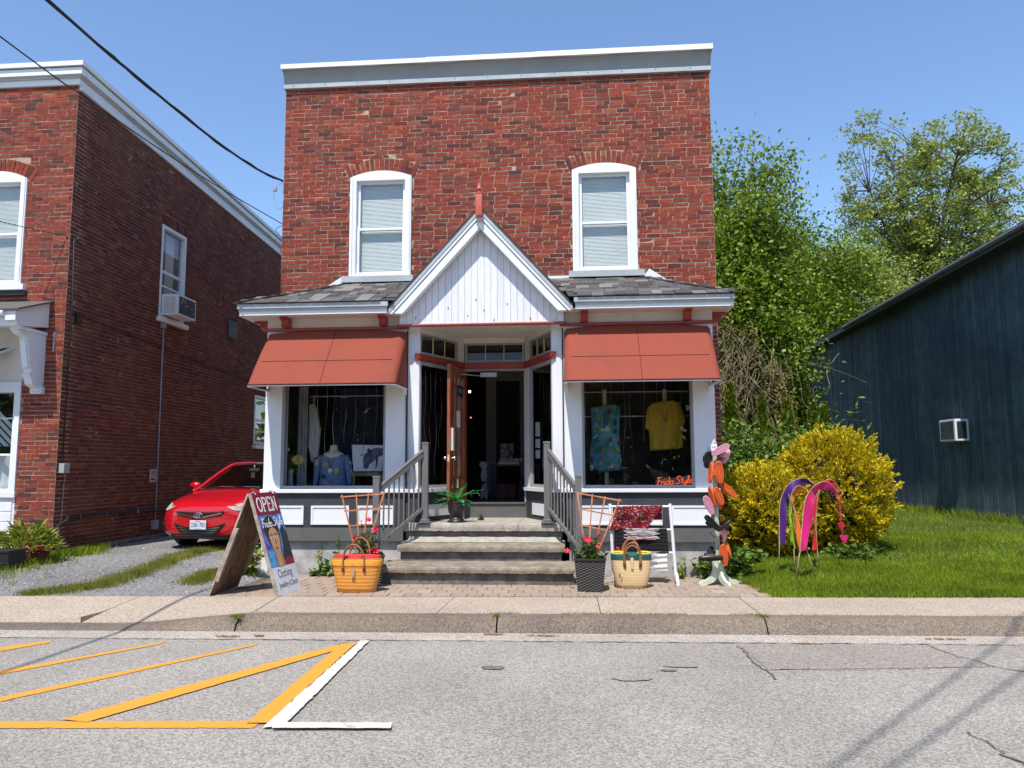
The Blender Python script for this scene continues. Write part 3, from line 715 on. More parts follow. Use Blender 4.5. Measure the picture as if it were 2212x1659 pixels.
# --- hipped shingle roof over the bay
RZ0, RZ1, HX0, HX1 = z_t+0.012, 4.50, -3.62, 1.10
sh = MB(); A, B_, C_, D_ = (EX0-0.02, EY-0.02, RZ0), (EX1+0.02, EY-0.02, RZ0), (HX1, BY, RZ1), (HX0, BY, RZ1)
E_, F_ = (EX0-0.02, BY, RZ0), (EX1+0.02, BY, RZ0)
sh.add([A, (-2.52, EY-.02, RZ0), (-2.30, BY, RZ1), D_], [(0, 1, 2, 3)]); sh.add([(-0.05, EY-.02, RZ0), B_, C_, (-0.25, BY, RZ1)], [(0, 1, 2, 3)]); sh.add([A, D_, E_], [(0, 1, 2)]); sh.add([B_, F_, C_], [(0, 1, 2)])
sh.build('roof_deck', M['charcoal'], shop)
M['shingle'] = palette_mat('grey_shingle', [(0, (0.050, 0.045, 0.044)), (0.35, (0.085, 0.077, 0.074)), (0.6, (0.125, 0.117, 0.108)), (0.8, (0.20, 0.19, 0.172)), (0.9, (0.10, 0.088, 0.084)), (1, (0.06, 0.054, 0.053))], 0.95, 0.2, 60, 0.5, 200)
shv = []
for k in range(4):
    mb = MB(); mb.box(-0.5, 0.5, -0.5, 0.5, 0, 1); o = mb.build('shingle', M['shingle']); shv.append(o.data); bpy.data.objects.remove(o)
slope = Vector((0, BY-EY+0.02, RZ1-RZ0)); sl = slope.length; sd = slope.normalized(); sn = Vector((1, 0, 0)).cross(sd)
nrow = 8; rest = MB(); cnt = 0
for r_ in range(nrow):
    v = r_/nrow; xl = EX0-0.02+(HX0-EX0)*v; xr = EX1+0.02+(HX1-EX1)*v
    x = xl+random.uniform(-.12, 0)
    while x < xr:
        wd = random.choice((0.14, 0.17, 0.2, 0.24, 0.3)); a, b = max(x, xl), min(x+wd-0.006, xr)
        in_gable = -2.45 < (a+b)/2 < -0.12 and True
        if b-a > 0.03 and not (b > -2.50+.9*v and a < -0.07-.9*v):
            hgt = sl/nrow+0.035; p = Vector(((a+b)/2, EY-0.02, RZ0))+sd*(sl*v+hgt/2-0.02)
            rot = Matrix((Vector((1, 0, 0)), sd, sn)).transposed()
            th = random.choice((0.008, 0.013, 0.019))
            mw = Matrix.Translation(p+sn*(0.004+0.0)) @ rot.to_4x4() @ Matrix.Rotation(R(1.4), 4, 'X') @ Matrix.Diagonal((b-a, hgt, th, 1))
            if cnt < 280:
                o = link('shingle', shv[cnt % 4], shop); o.matrix_world = mw; cnt += 1
            else: rest.add([mw @ v_.co for v_ in shv[0].vertices], [tuple(f.vertices) for f in shv[0].polygons])
        x += wd
if rest.v: o = rest.build('shingle', M['shingle'], shop); o['kind'] = 'stuff'
# hip caps and flashing
for (p, q) in ((A, D_), (B_, C_)):
    p, q = Vector(p), Vector(q)
    for k in range(11):
        a = p.lerp(q, k/11); b = p.lerp(q, (k+1.25)/11)
        mb = MB(); mb.beam(a+Vector((0, 0, .018)), b+Vector((0, 0, .006)), 0.20, 0.012); mb.build('hip_shingle', M['shingle'], shop)
mb = MB(); mb.beam((EX0, BY-0.02, RZ0+0.02), (HX0-0.08, BY-0.02, RZ1+0.07), 0.02, 0.15); mb.beam((EX1, BY-0.02, RZ0+0.02), (HX1+0.08, BY-0.02, RZ1+0.07), 0.02, 0.15)
mb.box(HX0-0.1, HX1+0.1, BY-0.035, BY-0.012, RZ1-0.03, RZ1+0.045); mb.build('flashing', M['trim'], shop)

# --- gabled porch
GY, GF = 10.55, 10.74                      # front of the rakes, face of the boards
fl, fr, ap = Vector((-2.609,10.55,3.739)), Vector((0.003,10.55,3.763)), Vector((-1.314,10.55,5.194))
ap.x = (fl.x+fr.x)/2; fl.z = fr.z = (fl.z+fr.z)/2
def rake(p0, p1, off0, off1, y0, y1, name, m):
    """board under the roof line from foot p0 to apex p1, between perpendicular offsets, mitred plumb at the apex and foot"""
    d = (p1-p0); s = abs(d.z/d.x); k = math.sqrt(1+s*s)
    mb = MB(); P = []
    for o_ in (off0, off1):
        P.append((p0.x, p0.z-o_*k)); P.append((p1.x, p1.z-o_*k))
    poly = [P[0], P[1], P[3], P[2]]; zc = p0.z-0.075; out = []
    for i in range(4):            # level cut at the foot
        q, r_ = poly[i], poly[(i+1) % 4]
        if q[1] >= zc: out.append(q)
        if (q[1]-zc)*(r_[1]-zc) < 0: t = (zc-q[1])/(r_[1]-q[1]); out.append((q[0]+(r_[0]-q[0])*t, zc))
    poly = out
    mb.prism(poly, y0, y1, fnY); return mb.build(name, m, shop)
for p0 in (fl, fr):
    rake(p0, ap, -0.004, 0.012, GY-0.02, BY, 'roof_slope', M['charcoal'])
    rake(p0, ap, 0.012, 0.055, GY-0.012, GY+0.16, 'rake_moulding', M['grey_metal'])
    rake(p0, ap, 0.055, 0.095, GY+0.0, GY+0.14, 'rake_moulding', M['trim'])
    rake(p0, ap, 0.095, 0.115, GY+0.025, GY+0.14, 'rake_shadow_board', M['grey_metal'])
    rake(p0, ap, 0.115, 0.20, GY+0.012, GY+0.14, 'rake_board', M['trim'])
    rake(p0, ap, 0.012, 0.03, GY+0.16, BY, 'soffit', M['cream'])
    # shingle courses on the slope: overlapping rows running up the rake
    d = (ap-p0); n_ = Vector((-d.z, 0, d.x)).normalized(); n_ = n_ if n_.z > 0 else -n_
    for k in range(12):
        a = p0.lerp(ap, k/12)+n_*0.010; b = p0.lerp(ap, (k+1.2)/12)+n_*0.006
        mb = MB(); w_ = Vector((0, BY-GY+0.03, 0)); o_ = Vector((0, -0.02, 0)); t = n_*0.007
        mb.hexa([a+o_, b+o_, a+o_+w_, b+o_+w_, a+o_+t, b+o_+t, a+o_+w_+t, b+o_+w_+t]); mb.build('shingle_course', M['shingle'], shop)
sl_ = (ap.z-fl.z)/(ap.x-fl.x); k_ = math.sqrt(1+sl_*sl_)
gx0, gx1, gz = -2.484, -0.125, 3.543
nb = 25; bw = (gx1-gx0)/nb
for i in range(nb):
    a, b = gx0+i*bw+0.002, gx0+(i+1)*bw-0.002
    ztop = lambda x: ap.z-0.06*k_-abs(x-ap.x)*sl_
    yo = random.uniform(-0.004, 0.0)
    pts = [(a, gz), (b, gz), (b, ztop(b))]+([(ap.x, ztop(ap.x))] if a < ap.x < b else [])+[(a, ztop(a))]
    mb = MB(); mb.prism(pts, GF+yo, GF+0.03, fnY); mb.build('plank', M['board_white'], shop)
rr = random.Random(77)
for k, (fx_, fz_) in enumerate(((.10, .18), (.42, .20), (.47, .62), (.52, .35), (.66, .50), (.80, .10), (.30, .42), (.58, .08))):
    x = gx0+(gx1-gx0)*fx_; z = gz+.55*fz_; mb = MB(); n = 7; pts = [(x+rr.uniform(.5, 1.1)*.012*math.cos(2*PI*i/n), z+rr.uniform(.5, 1.2)*.026*math.sin(2*PI*i/n)) for i in range(n)]
    mb.prism(pts, GF-.0055, GF-.002, fnY); mb.build('paint_chip', M['chip'], shop)
mb = MB(); mb.box(gx0, gx1, GF+0.032, GF+0.06, gz, gz+0.3); mb.add([(gx0, GF+.034, gz), (gx1, GF+.034, gz), (ap.x, GF+.034, ap.z-.1)], [(0, 1, 2)]); mb.build('gable_backing', M['cream'], shop)
fpart('moulding', M['red_trim'], (gx0-0.03, gx1+0.03, GF-0.05, GF+0.03, gz-0.03, gz+0.002), b=0.01)
for a in (gx0-0.03, gx1-0.01): fpart('moulding', M['red_trim'], (a, a+0.04, GF+0.03, YF-0.06, gz-0.03, gz+0.002))
fpart('cheek', M['cream'], (gx0, gx0+0.03, GF+0.03, YF+0.02, gz, fl.z-0.05), (gx1-0.03, gx1, GF+0.03, YF+0.02, gz, fl.z-0.05))
mb = MB()
y = GF-0.01
while y < 12.05:
    mb.box(gx0+0.01, gx1-0.01, y, y+0.056, gz-0.005, gz+0.02); y += 0.062
mb.build('beadboard_ceiling', M['cream'], shop)
# finial
fx, fy = ap.x, GY-0.05
fb, f1, ft = 5.041, 5.353, 5.571
M['finial'] = mat('red_finial_paint', (0.52, 0.10, 0.07), 0.5, 0.06, 6)
mb = MB(); mb.bbox(fx-0.048, fx+0.048, fy-0.048, fy+0.048, fb, f1, 0.012)
H = ft-f1
mb.lathe([(0.02, f1), (0.045, f1+0.04*H), (0.046, f1+0.12*H), (0.02, f1+0.22*H), (0.028, f1+0.3*H), (0.046, f1+0.38*H), (0.030, f1+0.48*H), (0.018, f1+0.65*H), (0.014, f1+0.86*H), (0.024, f1+0.92*H), (0.022, f1+0.98*H), (0.001, ft)], 14, (fx, fy, 0))
mb.build('finial', M['finial'], shop, angle=40)
fpart('rake_block', M['grey_metal'], (fx-0.05, fx+0.05, GY-0.02, GY+0.1, fb-0.06, fb))

# --- awnings
def awning(x0, x1, name='awning'):
    N = 40
    def ring(t):
        d = 0.05+(0.71)*t**0.92; z = 3.495-0.845*t; r = min(0.10, d*0.8)
        pts = [(x0, YF-0.02)]
        pts += [(x0, YF-d+r)]+[(x0+r-r*math.cos(a*PI/12), YF-d+r-r*math.sin(a*PI/12)) for a in range(1, 7)]
        pts += [(x0+r+(x1-x0-2*r)*i/6, YF-d) for i in range(1, 6)]
        pts += [(x1-r+r*math.sin(a*PI/12), YF-d+r-r*math.cos(a*PI/12)) for a in range(0, 7)]+[(x1, YF-0.02)]
        return [(p[0], p[1], z-(0.06*max(0, 1-t*9)**2 if False else 0)) for p in pts]
    # rounded shoulders: raise the ring gently towards the top middle
    rows = []
    T = [0, 0.012, 0.03, 0.06, 0.12, 0.2, 0.3, 0.4, 0.5, 0.6, 0.7, 0.8, 0.9, 1.0]
    for t in T:
        ring_ = ring(t); out = []
        for p in ring_:
            e = min(p[0]-x0, x1-p[0]); q = max(0, 1-e/0.11)
            out.append((p[0], p[1], p[2]-0.07*q*q*(1-t)**3-0.012*math.sin(PI*(p[0]-x0)/(x1-x0))*math.sin(PI*t)*0))
        rows.append(out)
    n = len(rows[0]); mb = MB(); mb.add([p for r_ in rows for p in r_], [(j*n+i, (j+1)*n+i, (j+1)*n+i+1, j*n+i+1) for j in range(len(rows)-1) for i in range(n-1)])
    mb.add([p for p in rows[0]], [tuple(range(n))])
    a = mb.build(name, M['awning'], shop, angle=50)
    # seams, bottom binding and frame
    s = MB(); xm = (x0+x1)/2
    def front(x, t): d = 0.05+0.71*t**0.92; return Vector((x, YF-d-0.004, 3.495-0.845*t))
    s.tube([front(xm-0.0*t, t) for t in np.linspace(0.02, 1, 14)], 0.0045, 5)
    s.tube([front(x, 0.585) for x in np.linspace(x0+0.1, x1-0.1, 8)], 0.004, 5); s.build('seam', M['awning_mark'], a)
    s = MB(); bot = rows[-1]
    s.tube([(p[0], p[1], p[2]-0.008) for p in bot], 0.011, 6); s.build('binding', M['awning_mark'], a)
    s = MB(); s.tube([(p[0]*1.0, p[1]+0.012, p[2]-0.022) for p in bot], 0.011, 6)
    for xx in (x0+0.03, x1-0.03): s.beam((xx, YF-0.73, 2.625), (xx, YF+0.0, 2.625), 0.02, 0.02); s.box(xx-0.03, xx+0.03, YF-0.03, YF+0.0, 2.55, 2.66)
    s.build('awning_frame', M['trim'], a)
    return a
aw1 = awning(-4.48, -2.40); aw2 = awning(-0.125, 1.93)
fpart('downpipe', M['charcoal'], (-2.412, -2.385, YF-0.02, YF+0.0, 1.15, 3.48)); fpart('downpipe', M['charcoal'], (-0.16, -0.14, YF-0.02, YF+0.0, 1.15, 3.48))

# --- recessed entrance: canted windows, door frame
def canted(A, B, flip):
    """canted display window between plan points A (front) and B (by the door)"""
    A, B = Vector((*A, 0)), Vector((*B, 0)); d = B-A; L = d.length; u = d.normalized(); n = Vector((u.y, -u.x, 0)) if not flip else Vector((-u.y, u.x, 0))
    def slab(name, m, s0, s1, z0, z1, t0, t1, par=shop):
        mb = MB(); v = [A+u*s+n*t+Vector((0, 0, z)) for z in (z0, z1) for t in (t0, t1) for s in (s0, s1)]
        mb.hexa([tuple(p) for p in v]); return mb.build(name, m, par)
    slab('base_panel', M['charcoal'], 0, L, 0.60, 1.149, -0.05, 0.0); slab('ledge', M['white'], -0.0, L, 1.149, 1.203, -0.12, 0.045)
    p = slab('raised_panel', M['white'], 0.16, L-0.30, 0.80, 0.97, -0.01, 0.012)
    slab('pilaster', M['white'], 0.0, 0.03, 1.203, gz, -0.06, 0.004)
    slab('jamb', M['cream'], L-0.17, L, 1.203, gz, -0.06, 0.006)
    for a, b, c1, c2 in ((0.03, 0.065, 1.203, 3.05), (L-0.21, L-0.17, 1.203, 3.05)): slab('frame', M['frame'], a, b, c1, c2, -0.05, 0.0)
    slab('frame', M['frame'], 0.065, L-0.21, 1.203, 1.25, -0.05, 0.0); slab('frame', M['frame'], 0.065, L-0.21, 3.0, 3.05, -0.05, 0.0)
    sheet('shop_window', M['glass_dark'], [A+u*0.065-n*.03+Vector((0, 0, 1.25)), A+u*(L-.21)-n*.03+Vector((0, 0, 1.25)), A+u*(L-.21)-n*.03+Vector((0, 0, 3.0)), A+u*0.065-n*.03+Vector((0, 0, 3.0))])
    slab('crossbar', M['red_trim'], -0.04, L+0.02, 3.05, 3.15, -0.04, 0.025); slab('crossbar', M['red_trim'], -0.04, L+0.02, 3.075, 3.125, 0.0, 0.04)
    slab('transom_frame', M['frame'], 0.03, L-0.17, 3.15, 3.19, -0.04, 0.0); slab('transom_frame', M['frame'], 0.03, L-0.17, 3.435, 3.465, -0.04, 0.0)
    slab('transom_frame', M['frame'], 0.03, 0.06, 3.19, 3.435, -0.04, 0.0); slab('transom_frame', M['frame'], L-0.21, L-0.17, 3.19, 3.435, -0.04, 0.0)
    sheet('transom_pane', M['glass_dark'], [A+u*0.06-n*.025+Vector((0, 0, 3.19)), A+u*(L-.21)-n*.025+Vector((0, 0, 3.19)), A+u*(L-.21)-n*.025+Vector((0, 0, 3.435)), A+u*0.06-n*.025+Vector((0, 0, 3.435))])
    for q in (1/3, 2/3): s = 0.06+(L-0.27)*q; slab('glazing_bar', M['brass'], s-0.006, s+0.006, 3.19, 3.435, -0.02, -0.008)
    slab('lintel', M['cream'], 0.03, L-0.17, 3.465, gz, -0.05, 0.002)
canted((-2.235, 10.93), (-1.73, 12.0), False); canted((-0.30, 10.93), (-0.755, 12.0), True)
for (a, b) in ((-2.41, -2.235), (-0.30, -0.137)): fpart('pilaster', M['white'], (a, b, YF+0.03, YF+0.09, 1.203, gz)); fpart('base_panel', M['charcoal'], (a, b, YF+0.035, YF+0.09, 0.6, 1.149)); fpart('ledge', M['white'], (a, b, YF-0.01, YF+0.09, 1.149, 1.203))
DX0, DX1, DZ = -1.715, -0.767, 0.965
fpart('threshold', M['midgrey'], (DX0-0.02, DX1+0.02, 11.985, 12.2, 0.58, DZ-0.02), (DX0, DX1, 11.96, 12.2, DZ-0.02, DZ))
fpart('door_frame', M['frame'], (DX0-0.02, DX0+0.01, 12.0, 12.1, DZ, 3.05), (DX1-0.01, DX1+0.02, 12.0, 12.1, DZ, 3.05), (DX0+.01, DX1-.01, 12.0, 12.1, 3.02, 3.05))
fpart('crossbar', M['red_trim'], (DX0-0.02, DX1+0.02, 11.97, 12.06, 3.05, 3.15), (DX0-0.02, DX1+0.02, 11.955, 11.97, 3.075, 3.125))
fpart('transom_frame', M['frame'], (DX0, DX1, 12.0, 12.06, 3.15, 3.19), (DX0, DX1, 12.0, 12.06, 3.435, 3.465), (DX0, DX0+0.035, 12.0, 12.06, 3.19, 3.435), (DX1-0.035, DX1, 12.0, 12.06, 3.19, 3.435))
sheet('transom_pane', M['glass_dark'], [(DX0+0.035, 12.03, 3.19), (DX1-0.035, 12.03, 3.19), (DX1-0.035, 12.03, 3.435), (DX0+0.035, 12.03, 3.435)])
for q in (1/3, 2/3): x = DX0+0.035+(DX1-DX0-0.07)*q; fpart('glazing_bar', M['brass'], (x-0.006, x+0.006, 12.018, 12.028, 3.19, 3.435))
fpart('lintel', M['cream'], (DX0-0.05, DX1+0.05, 12.0, 12.1, 3.465, gz+0.02))
# recessed downlight in the porch ceiling
lx, ly = -1.289, 11.952
mb = MB(); mb.lathe([(0.05, gz-0.012), (0.062, gz-0.012), (0.062, gz-0.004)], 20, (lx, ly, 0)); dl = mb.build('downlight', M['trim'], shop)
mb = MB(); mb.lathe([(0.0, gz-0.008), (0.05, gz-0.008)], 20, (lx, ly, 0)); mb.build('bulb', mat('warm_lamp', (0.8, 0.7, 0.5), 0.5, emit=(1.0, 0.85, 0.55), estr=1.2), dl)

# --- the door leaf, opened outwards
hg = Vector((-1.70, 11.985, 0)); dd = Vector((-0.13, -0.99, 0)).normalized(); dn = Vector((dd.y, -dd.x, 0))    # dn faces +x? fixed below
dn = Vector((-dd.y, dd.x, 0)); DW = 0.92
def leaf(name, m, s0, s1, z0, z1, t0, t1, par):
    mb = MB(); mb.hexa([tuple(hg+dd*s+dn*t+Vector((0, 0, z))) for z in (z0, z1) for t in (t0, t1) for s in (s0, s1)]); return mb.build(name, m, par)
mb = MB()
def addl(s0, s1, z0, z1, t0=-0.022, t1=0.022): mb.hexa([tuple(hg+dd*s+dn*t+Vector((0, 0, z))) for z in (z0, z1) for t in (t0, t1) for s in (s0, s1)])
z0_, z1_ = DZ+0.012, 3.015
addl(0, 0.13, z0_, z1_); addl(DW-0.14, DW, z0_, z1_); addl(0.13, DW-0.14, z0_, z0_+0.22); addl(0.13, DW-0.14, z1_-0.14, z1_)
for s in (0.27, 0.56): addl(s, s+0.055, z0_+0.22, z1_-0.14, -0.018, 0.018)
addl(0.13, DW-0.14, z0_+0.36, z0_+0.40, -0.018, 0.018); addl(0.13, DW-0.14, z1_-0.30, z1_-0.27, -0.018, 0.018)
door = mb.build('door', M['wood_door'], shop)
sheet('pane', M['glass_dark'], [hg+dd*.13+Vector((0, 0, z0_+.22)), hg+dd*(DW-.14)+Vector((0, 0, z0_+.22)), hg+dd*(DW-.14)+Vector((0, 0, z1_-.14)), hg+dd*.13+Vector((0, 0, z1_-.14))], door)
leaf('lock_box', mat('beige_plastic', (0.62, 0.58, 0.47), 0.5, 0.05), DW-0.12, DW-0.055, 1.75, 2.08, 0.022, 0.055, door)
leaf('lock_box', mat('beige_plastic_slide', (0.58, 0.54, 0.45), 0.5, 0.05), DW-0.155, DW-0.12, 1.80, 1.93, 0.022, 0.04, door)
mb = MB(); p = hg+dd*(DW-0.07)+Vector((0, 0, 1.64)); mb.tube([p+dn*0.02, p+dn*0.055], 0.011, 8); mb.ball(tuple(p+dn*0.07), 0.028, 12, 8)
mb.tube([p-dn*0.02, p-dn*0.055], 0.011, 8); mb.ball(tuple(p-dn*0.07), 0.028, 12, 8); mb.build('door_knob', M['steel'], door, smooth=True)
leaf('latch_plate', M['brass'], DW-0.002, DW+0.002, 1.59, 1.69, -0.013, 0.013, door); leaf('latch_plate', M['steel'], DW-0.002, DW+0.003, 1.83, 1.90, -0.013, 0.013, door)
leaf('paper_notice', mat('paper', (0.75, 0.76, 0.78), 0.8, 0.03), 0.33, 0.55, 2.11, 2.36, 0.005, 0.008, door)
mb = MB(); q0 = hg+dd*0.35+dn*0.03+Vector((0, 0, 2.93)); mb.tube([q0, (-1.45, 11.97, 2.94)], 0.008, 6); mb.box(-1.46, -1.20, 11.93, 11.99, 2.92, 2.985); mb.build('door_closer', M['grey_metal'], shop)

# ------------------------------------------------------------------ steps
def rough_slab(x0, x1, y0, y1, zb, zt, zt2, seed, rag=0.006):
    """slab whose front arris is worn: top front zt, top back zt2"""
    rr = random.Random(seed); n = max(8, int((x1-x0)/0.03)); rows = []
    for i in range(n+1):
        x = x0+(x1-x0)*i/n; a = rr.gauss(0, rag); b = rr.gauss(0, rag); c = abs(rr.gauss(0, rag*1.2))
        rows.append([(x, y1, zb), (x, y0+0.004+a*.5, zb+b*.8), (x, y0+a*.4, zb+(zt-zb)*.5), (x, y0+0.004+c, zt-0.012-c*.8), (x, y0+0.022+c*1.3, zt-abs(b)*.3), (x, y0+0.10, zt+rr.gauss(0, .0012)), (x, y1, zt2)])
    mb = MB(); k = 7
    mb.add([p for r_ in rows for p in r_], [(i*k+j, i*k+j+1, (i+1)*k+j+1, (i+1)*k+j) for i in range(n) for j in range(k-1)]+[tuple(range(k))[::-1], tuple(n*k+j for j in range(k))])
    return mb
steps = thing('concrete_steps', 'three weathered concrete steps up to the open shop door', 'steps', (-1.27, 10.0, 0))
fp = lambda n, m, *b: fpart(n, m, *b, par=steps)
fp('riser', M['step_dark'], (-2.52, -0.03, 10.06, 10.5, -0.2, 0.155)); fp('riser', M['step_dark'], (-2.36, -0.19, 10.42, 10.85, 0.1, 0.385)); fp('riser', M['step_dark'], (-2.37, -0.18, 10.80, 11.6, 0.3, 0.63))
rough_slab(-2.529, -0.014, 10.0, 10.46, 0.152, 0.231, 0.262, 1, 0.004).build('tread', M['step'], steps)
rough_slab(-2.395, -0.143, 10.36, 10.84, 0.384, 0.464, 0.500, 2, 0.002).build('tread', M['step'], steps)
for i, (a, b) in enumerate(((-2.395, -1.545), (-1.54, -0.79), (-0.785, -0.155))):
    rough_slab(a, b, 10.74, 12.0, 0.627, 0.729, 0.731, 5+i, 0.003).build('tread', M['step_light'], steps)
mb = MB(); mb.grid(lambda u, v: (-2.33+2.13*u, 10.62+0.175*v, 0.4845+0.013*v+0.05*v*v*v+0.004*math.sin(u*40)*v), 40, 6); mb.build('mortar_patch', M['step_light'], steps)
fpart('slab', M['step'], (-2.90, -2.42, 10.45, 10.95, -0.2, 0.20), par=tag(thing('kerb_block', 'low concrete block beside the left end of the steps', 'block', (-2.66, 10.6, 0))))

def railing(label, lo, up, grp):
    lo, up = Vector(lo), Vector(up)
    t = thing('stair_railing', label, 'railing', (lo.x, lo.y, 0), grp)
    zb0, zt0, zb1, zt1 = 0.0, 1.391, 0.733, 1.855
    for p, zb, zt in ((lo, zb0, zt0), (up, zb1, zt1)):
        mb = MB(); mb.bbox(p.x-0.043, p.x+0.043, p.y-0.043, p.y+0.043, zb+0.01, zt, 0.005)
        mb.bbox(p.x-0.048, p.x+0.048, p.y-0.048, p.y+0.048, zt-0.02, zt+0.006, 0.004)
        mb.bbox(p.x-0.085, p.x+0.085, p.y-0.085, p.y+0.085, zb+0.002, zb+0.022, 0.004); mb.bbox(p.x-0.062, p.x+0.062, p.y-0.062, p.y+0.062, zb+0.022, zb+0.055, 0.008)
        mb.build('post', M['rail'], t)
    a = lo.lerp(up, 0.07); b = lo.lerp(up, 0.93)
    def P(q, z0, z1): return Vector((a.x+(b.x-a.x)*q, a.y+(b.y-a.y)*q, z0+(z1-z0)*q))
    r0, r1 = 1.26, 1.735
    mb = MB(); mb.beam(P(0, r0-.055, r1-.055), P(1, r0-.055, r1-.055), 0.042, 0.05); mb.tube([P(0, r0, r1), P(1, r0, r1)], 0.026, 12); mb.build('handrail', M['rail'], t, angle=40)
    mb = MB(); mb.beam(P(0, .50, .93), P(1, .50, .93), 0.04, 0.04); mb.build('bottom_rail', M['rail'], t)
    for k in range(8):
        q = (k+0.7)/8.4
        mb = MB(); p = P(q, .50, .93); p2 = P(q, r0-.06, r1-.06); mb.box(p.x-0.0095, p.x+0.0095, p.y-0.0095, p.y+0.0095, p.z, p2.z); mb.build('baluster', M['rail'], t)
railing('taupe metal stair railing on the left of the steps, behind the orange striped basket', (-2.63, 10.15, 0), (-2.10, 10.79, 0), 'railings flanking the steps')
railing('taupe metal stair railing on the right of the steps, next to the rug rack', (0.045, 10.15, 0), (-0.385, 10.79, 0), 'railings flanking the steps')

# ------------------------------------------------------------------ lettering
SCRIPT = {'F': ([[(0.0, 0.06), (0.10, 0.0), (0.16, 0.3), (0.2, 0.97)], [(0.02, 0.84), (0.08, 0.96), (0.35, 0.96), (0.60, 1.0)], [(0.04, 0.5), (0.25, 0.53), (0.48, 0.52)]], 0.54),
 'r': ([[(0.04, 0.46), (0.04, 0.0)], [(0.05, 0.24), (0.12, 0.40), (0.27, 0.43)]], 0.36),
 'i': ([[(0.02, 0.44), (0.02, 0.1), (0.1, 0.0), (0.22, 0.1)], [(0.05, 0.66), (0.065, 0.70)]], 0.24),
 'd': ([arc(0.2, 0.22, 0.19, 0.22, 20, 380, 14), [(0.42, 1.0), (0.40, 0.4), (0.40, 0.08), (0.52, 0.03)]], 0.52),
 'a': ([arc(0.2, 0.22, 0.19, 0.22, 20, 380, 14), [(0.40, 0.44), (0.39, 0.08), (0.52, 0.03)]], 0.52),
 'S': ([[(0.55, 0.82), (0.45, 0.98), (0.2, 0.97), (0.1, 0.75), (0.28, 0.55), (0.45, 0.35), (0.38, 0.08), (0.18, 0.0), (0.0, 0.14)]], 0.6),
 't': ([[(0.17, 0.86), (0.13, 0.3), (0.16, 0.05), (0.32, 0.05)], [(0.0, 0.52), (0.36, 0.56)]], 0.35),
 'y': ([[(0.0, 0.44), (0.04, 0.15), (0.18, 0.05), (0.34, 0.2), (0.38, 0.46)], [(0.38, 0.46), (0.34, -0.1), (0.22, -0.36), (0.06, -0.30), (0.18, -0.1), (0.5, 0.1)]], 0.46),
 'l': ([[(0.0, 0.1), (0.2, 0.55), (0.24, 0.95), (0.12, 0.95), (0.08, 0.4), (0.12, 0.06), (0.26, 0.06)]], 0.28),
 'e': ([[(0.02, 0.18), (0.26, 0.28), (0.26, 0.43), (0.10, 0.42), (0.04, 0.18), (0.16, 0.0), (0.40, 0.12)]], 0.4), ' ': ([], 0.22)}
SERIF = {'O': ([arc(0.3, 0.5, 0.27, 0.49, 90, 450, 20)], 0.68),
 'P': ([[(0.1, 0.0), (0.1, 1.0)], [(0.1, 0.98)]+arc(0.28, 0.74, 0.24, 0.24, 90, -90, 10)+[(0.1, 0.5)], [(0.0, 0.02), (0.22, 0.02)], [(0.0, 0.98), (0.16, 0.98)]], 0.62),
 'E': ([[(0.1, 0.0), (0.1, 1.0)], [(0.0, 0.98), (0.48, 0.98)], [(0.0, 0.02), (0.5, 0.02)], [(0.1, 0.52), (0.38, 0.52)], [(0.48, 0.98), (0.48, 0.82)], [(0.5, 0.02), (0.5, 0.2)]], 0.6),
 'N': ([[(0.1, 0.0), (0.1, 1.0)], [(0.08, 0.98), (0.52, 0.02)], [(0.52, 0.0), (0.52, 1.0)], [(0.0, 0.02), (0.2, 0.02)], [(0.0, 0.98), (0.14, 0.98)], [(0.42, 0.98), (0.62, 0.98)]], 0.66)}
def lettering(name, txt, font, m, parent, o, ux, uy, w, h, pen, depth=0.003, slant=0.0, smooth=True, tubes=False):
    tot = sum(font[ch][1] for ch in txt); sx = w/tot; mb = MB(); x = 0
    o, ux, uy = Vector(o), Vector(ux), Vector(uy)
    for ch in txt:
        for st in font[ch][0]:
            pts = [(x+a+slant*b, b) for a, b in st]
            if smooth and len(pts) > 2: pts = [tuple(p) for p in bez(pts, 4)]
            if tubes: mb.tube([o+ux*a*sx+uy*b*h for a, b in pts], pen/2, 6)
            else: stroke(mb, pts, o, ux, uy, pen, depth, sx, h)
        x += font[ch][1]
    return mb.build(name, m, parent)

# ------------------------------------------------------------------ sandwich board
M['ply'] = mat('weathered_plywood', (0.20, 0.125, 0.075), 0.85, 0.35, 5, stretch=(3, 3, 0.6), bump=0.3)
M['ply_edge'] = mat('grey_timber_edge', (0.36, 0.29, 0.23), 0.85, 0.25, 10)
M['sign_red'] = mat('crimson_sign_vinyl', (0.26, 0.012, 0.035), 0.4, 0.05); M['sign_white'] = mat('white_sign_vinyl', (0.70, 0.71, 0.74), 0.4, 0.05)
M['ink'] = mat('dark_sign_ink', (0.03, 0.03, 0.045), 0.5); M['ink_white'] = mat('white_sign_ink', (0.82, 0.82, 0.82), 0.5, 0.02)
M['pic_blue'] = mat('painted_blue', (0.02, 0.12, 0.42), 0.45, 0.3, 9, col2=(0.10, 0.36, 0.62)); M['pic_violet'] = mat('painted_violet', (0.05, 0.05, 0.30), 0.45, 0.4, 8, col2=(0.16, 0.16, 0.5))
M['skin'] = mat('painted_skin', (0.56, 0.31, 0.16), 0.5, 0.1, 6); M['skin_dark'] = mat('painted_skin_shade', (0.36, 0.17, 0.08), 0.5, 0.1, 6); M['hair'] = mat('painted_hair', (0.028, 0.015, 0.013), 0.5, 0.3, 12)
M['lips'] = mat('painted_lips', (0.42, 0.03, 0.03), 0.5); M['shawl'] = mat('painted_dark_shawl', (0.022, 0.024, 0.032), 0.5, 0.3, 8)
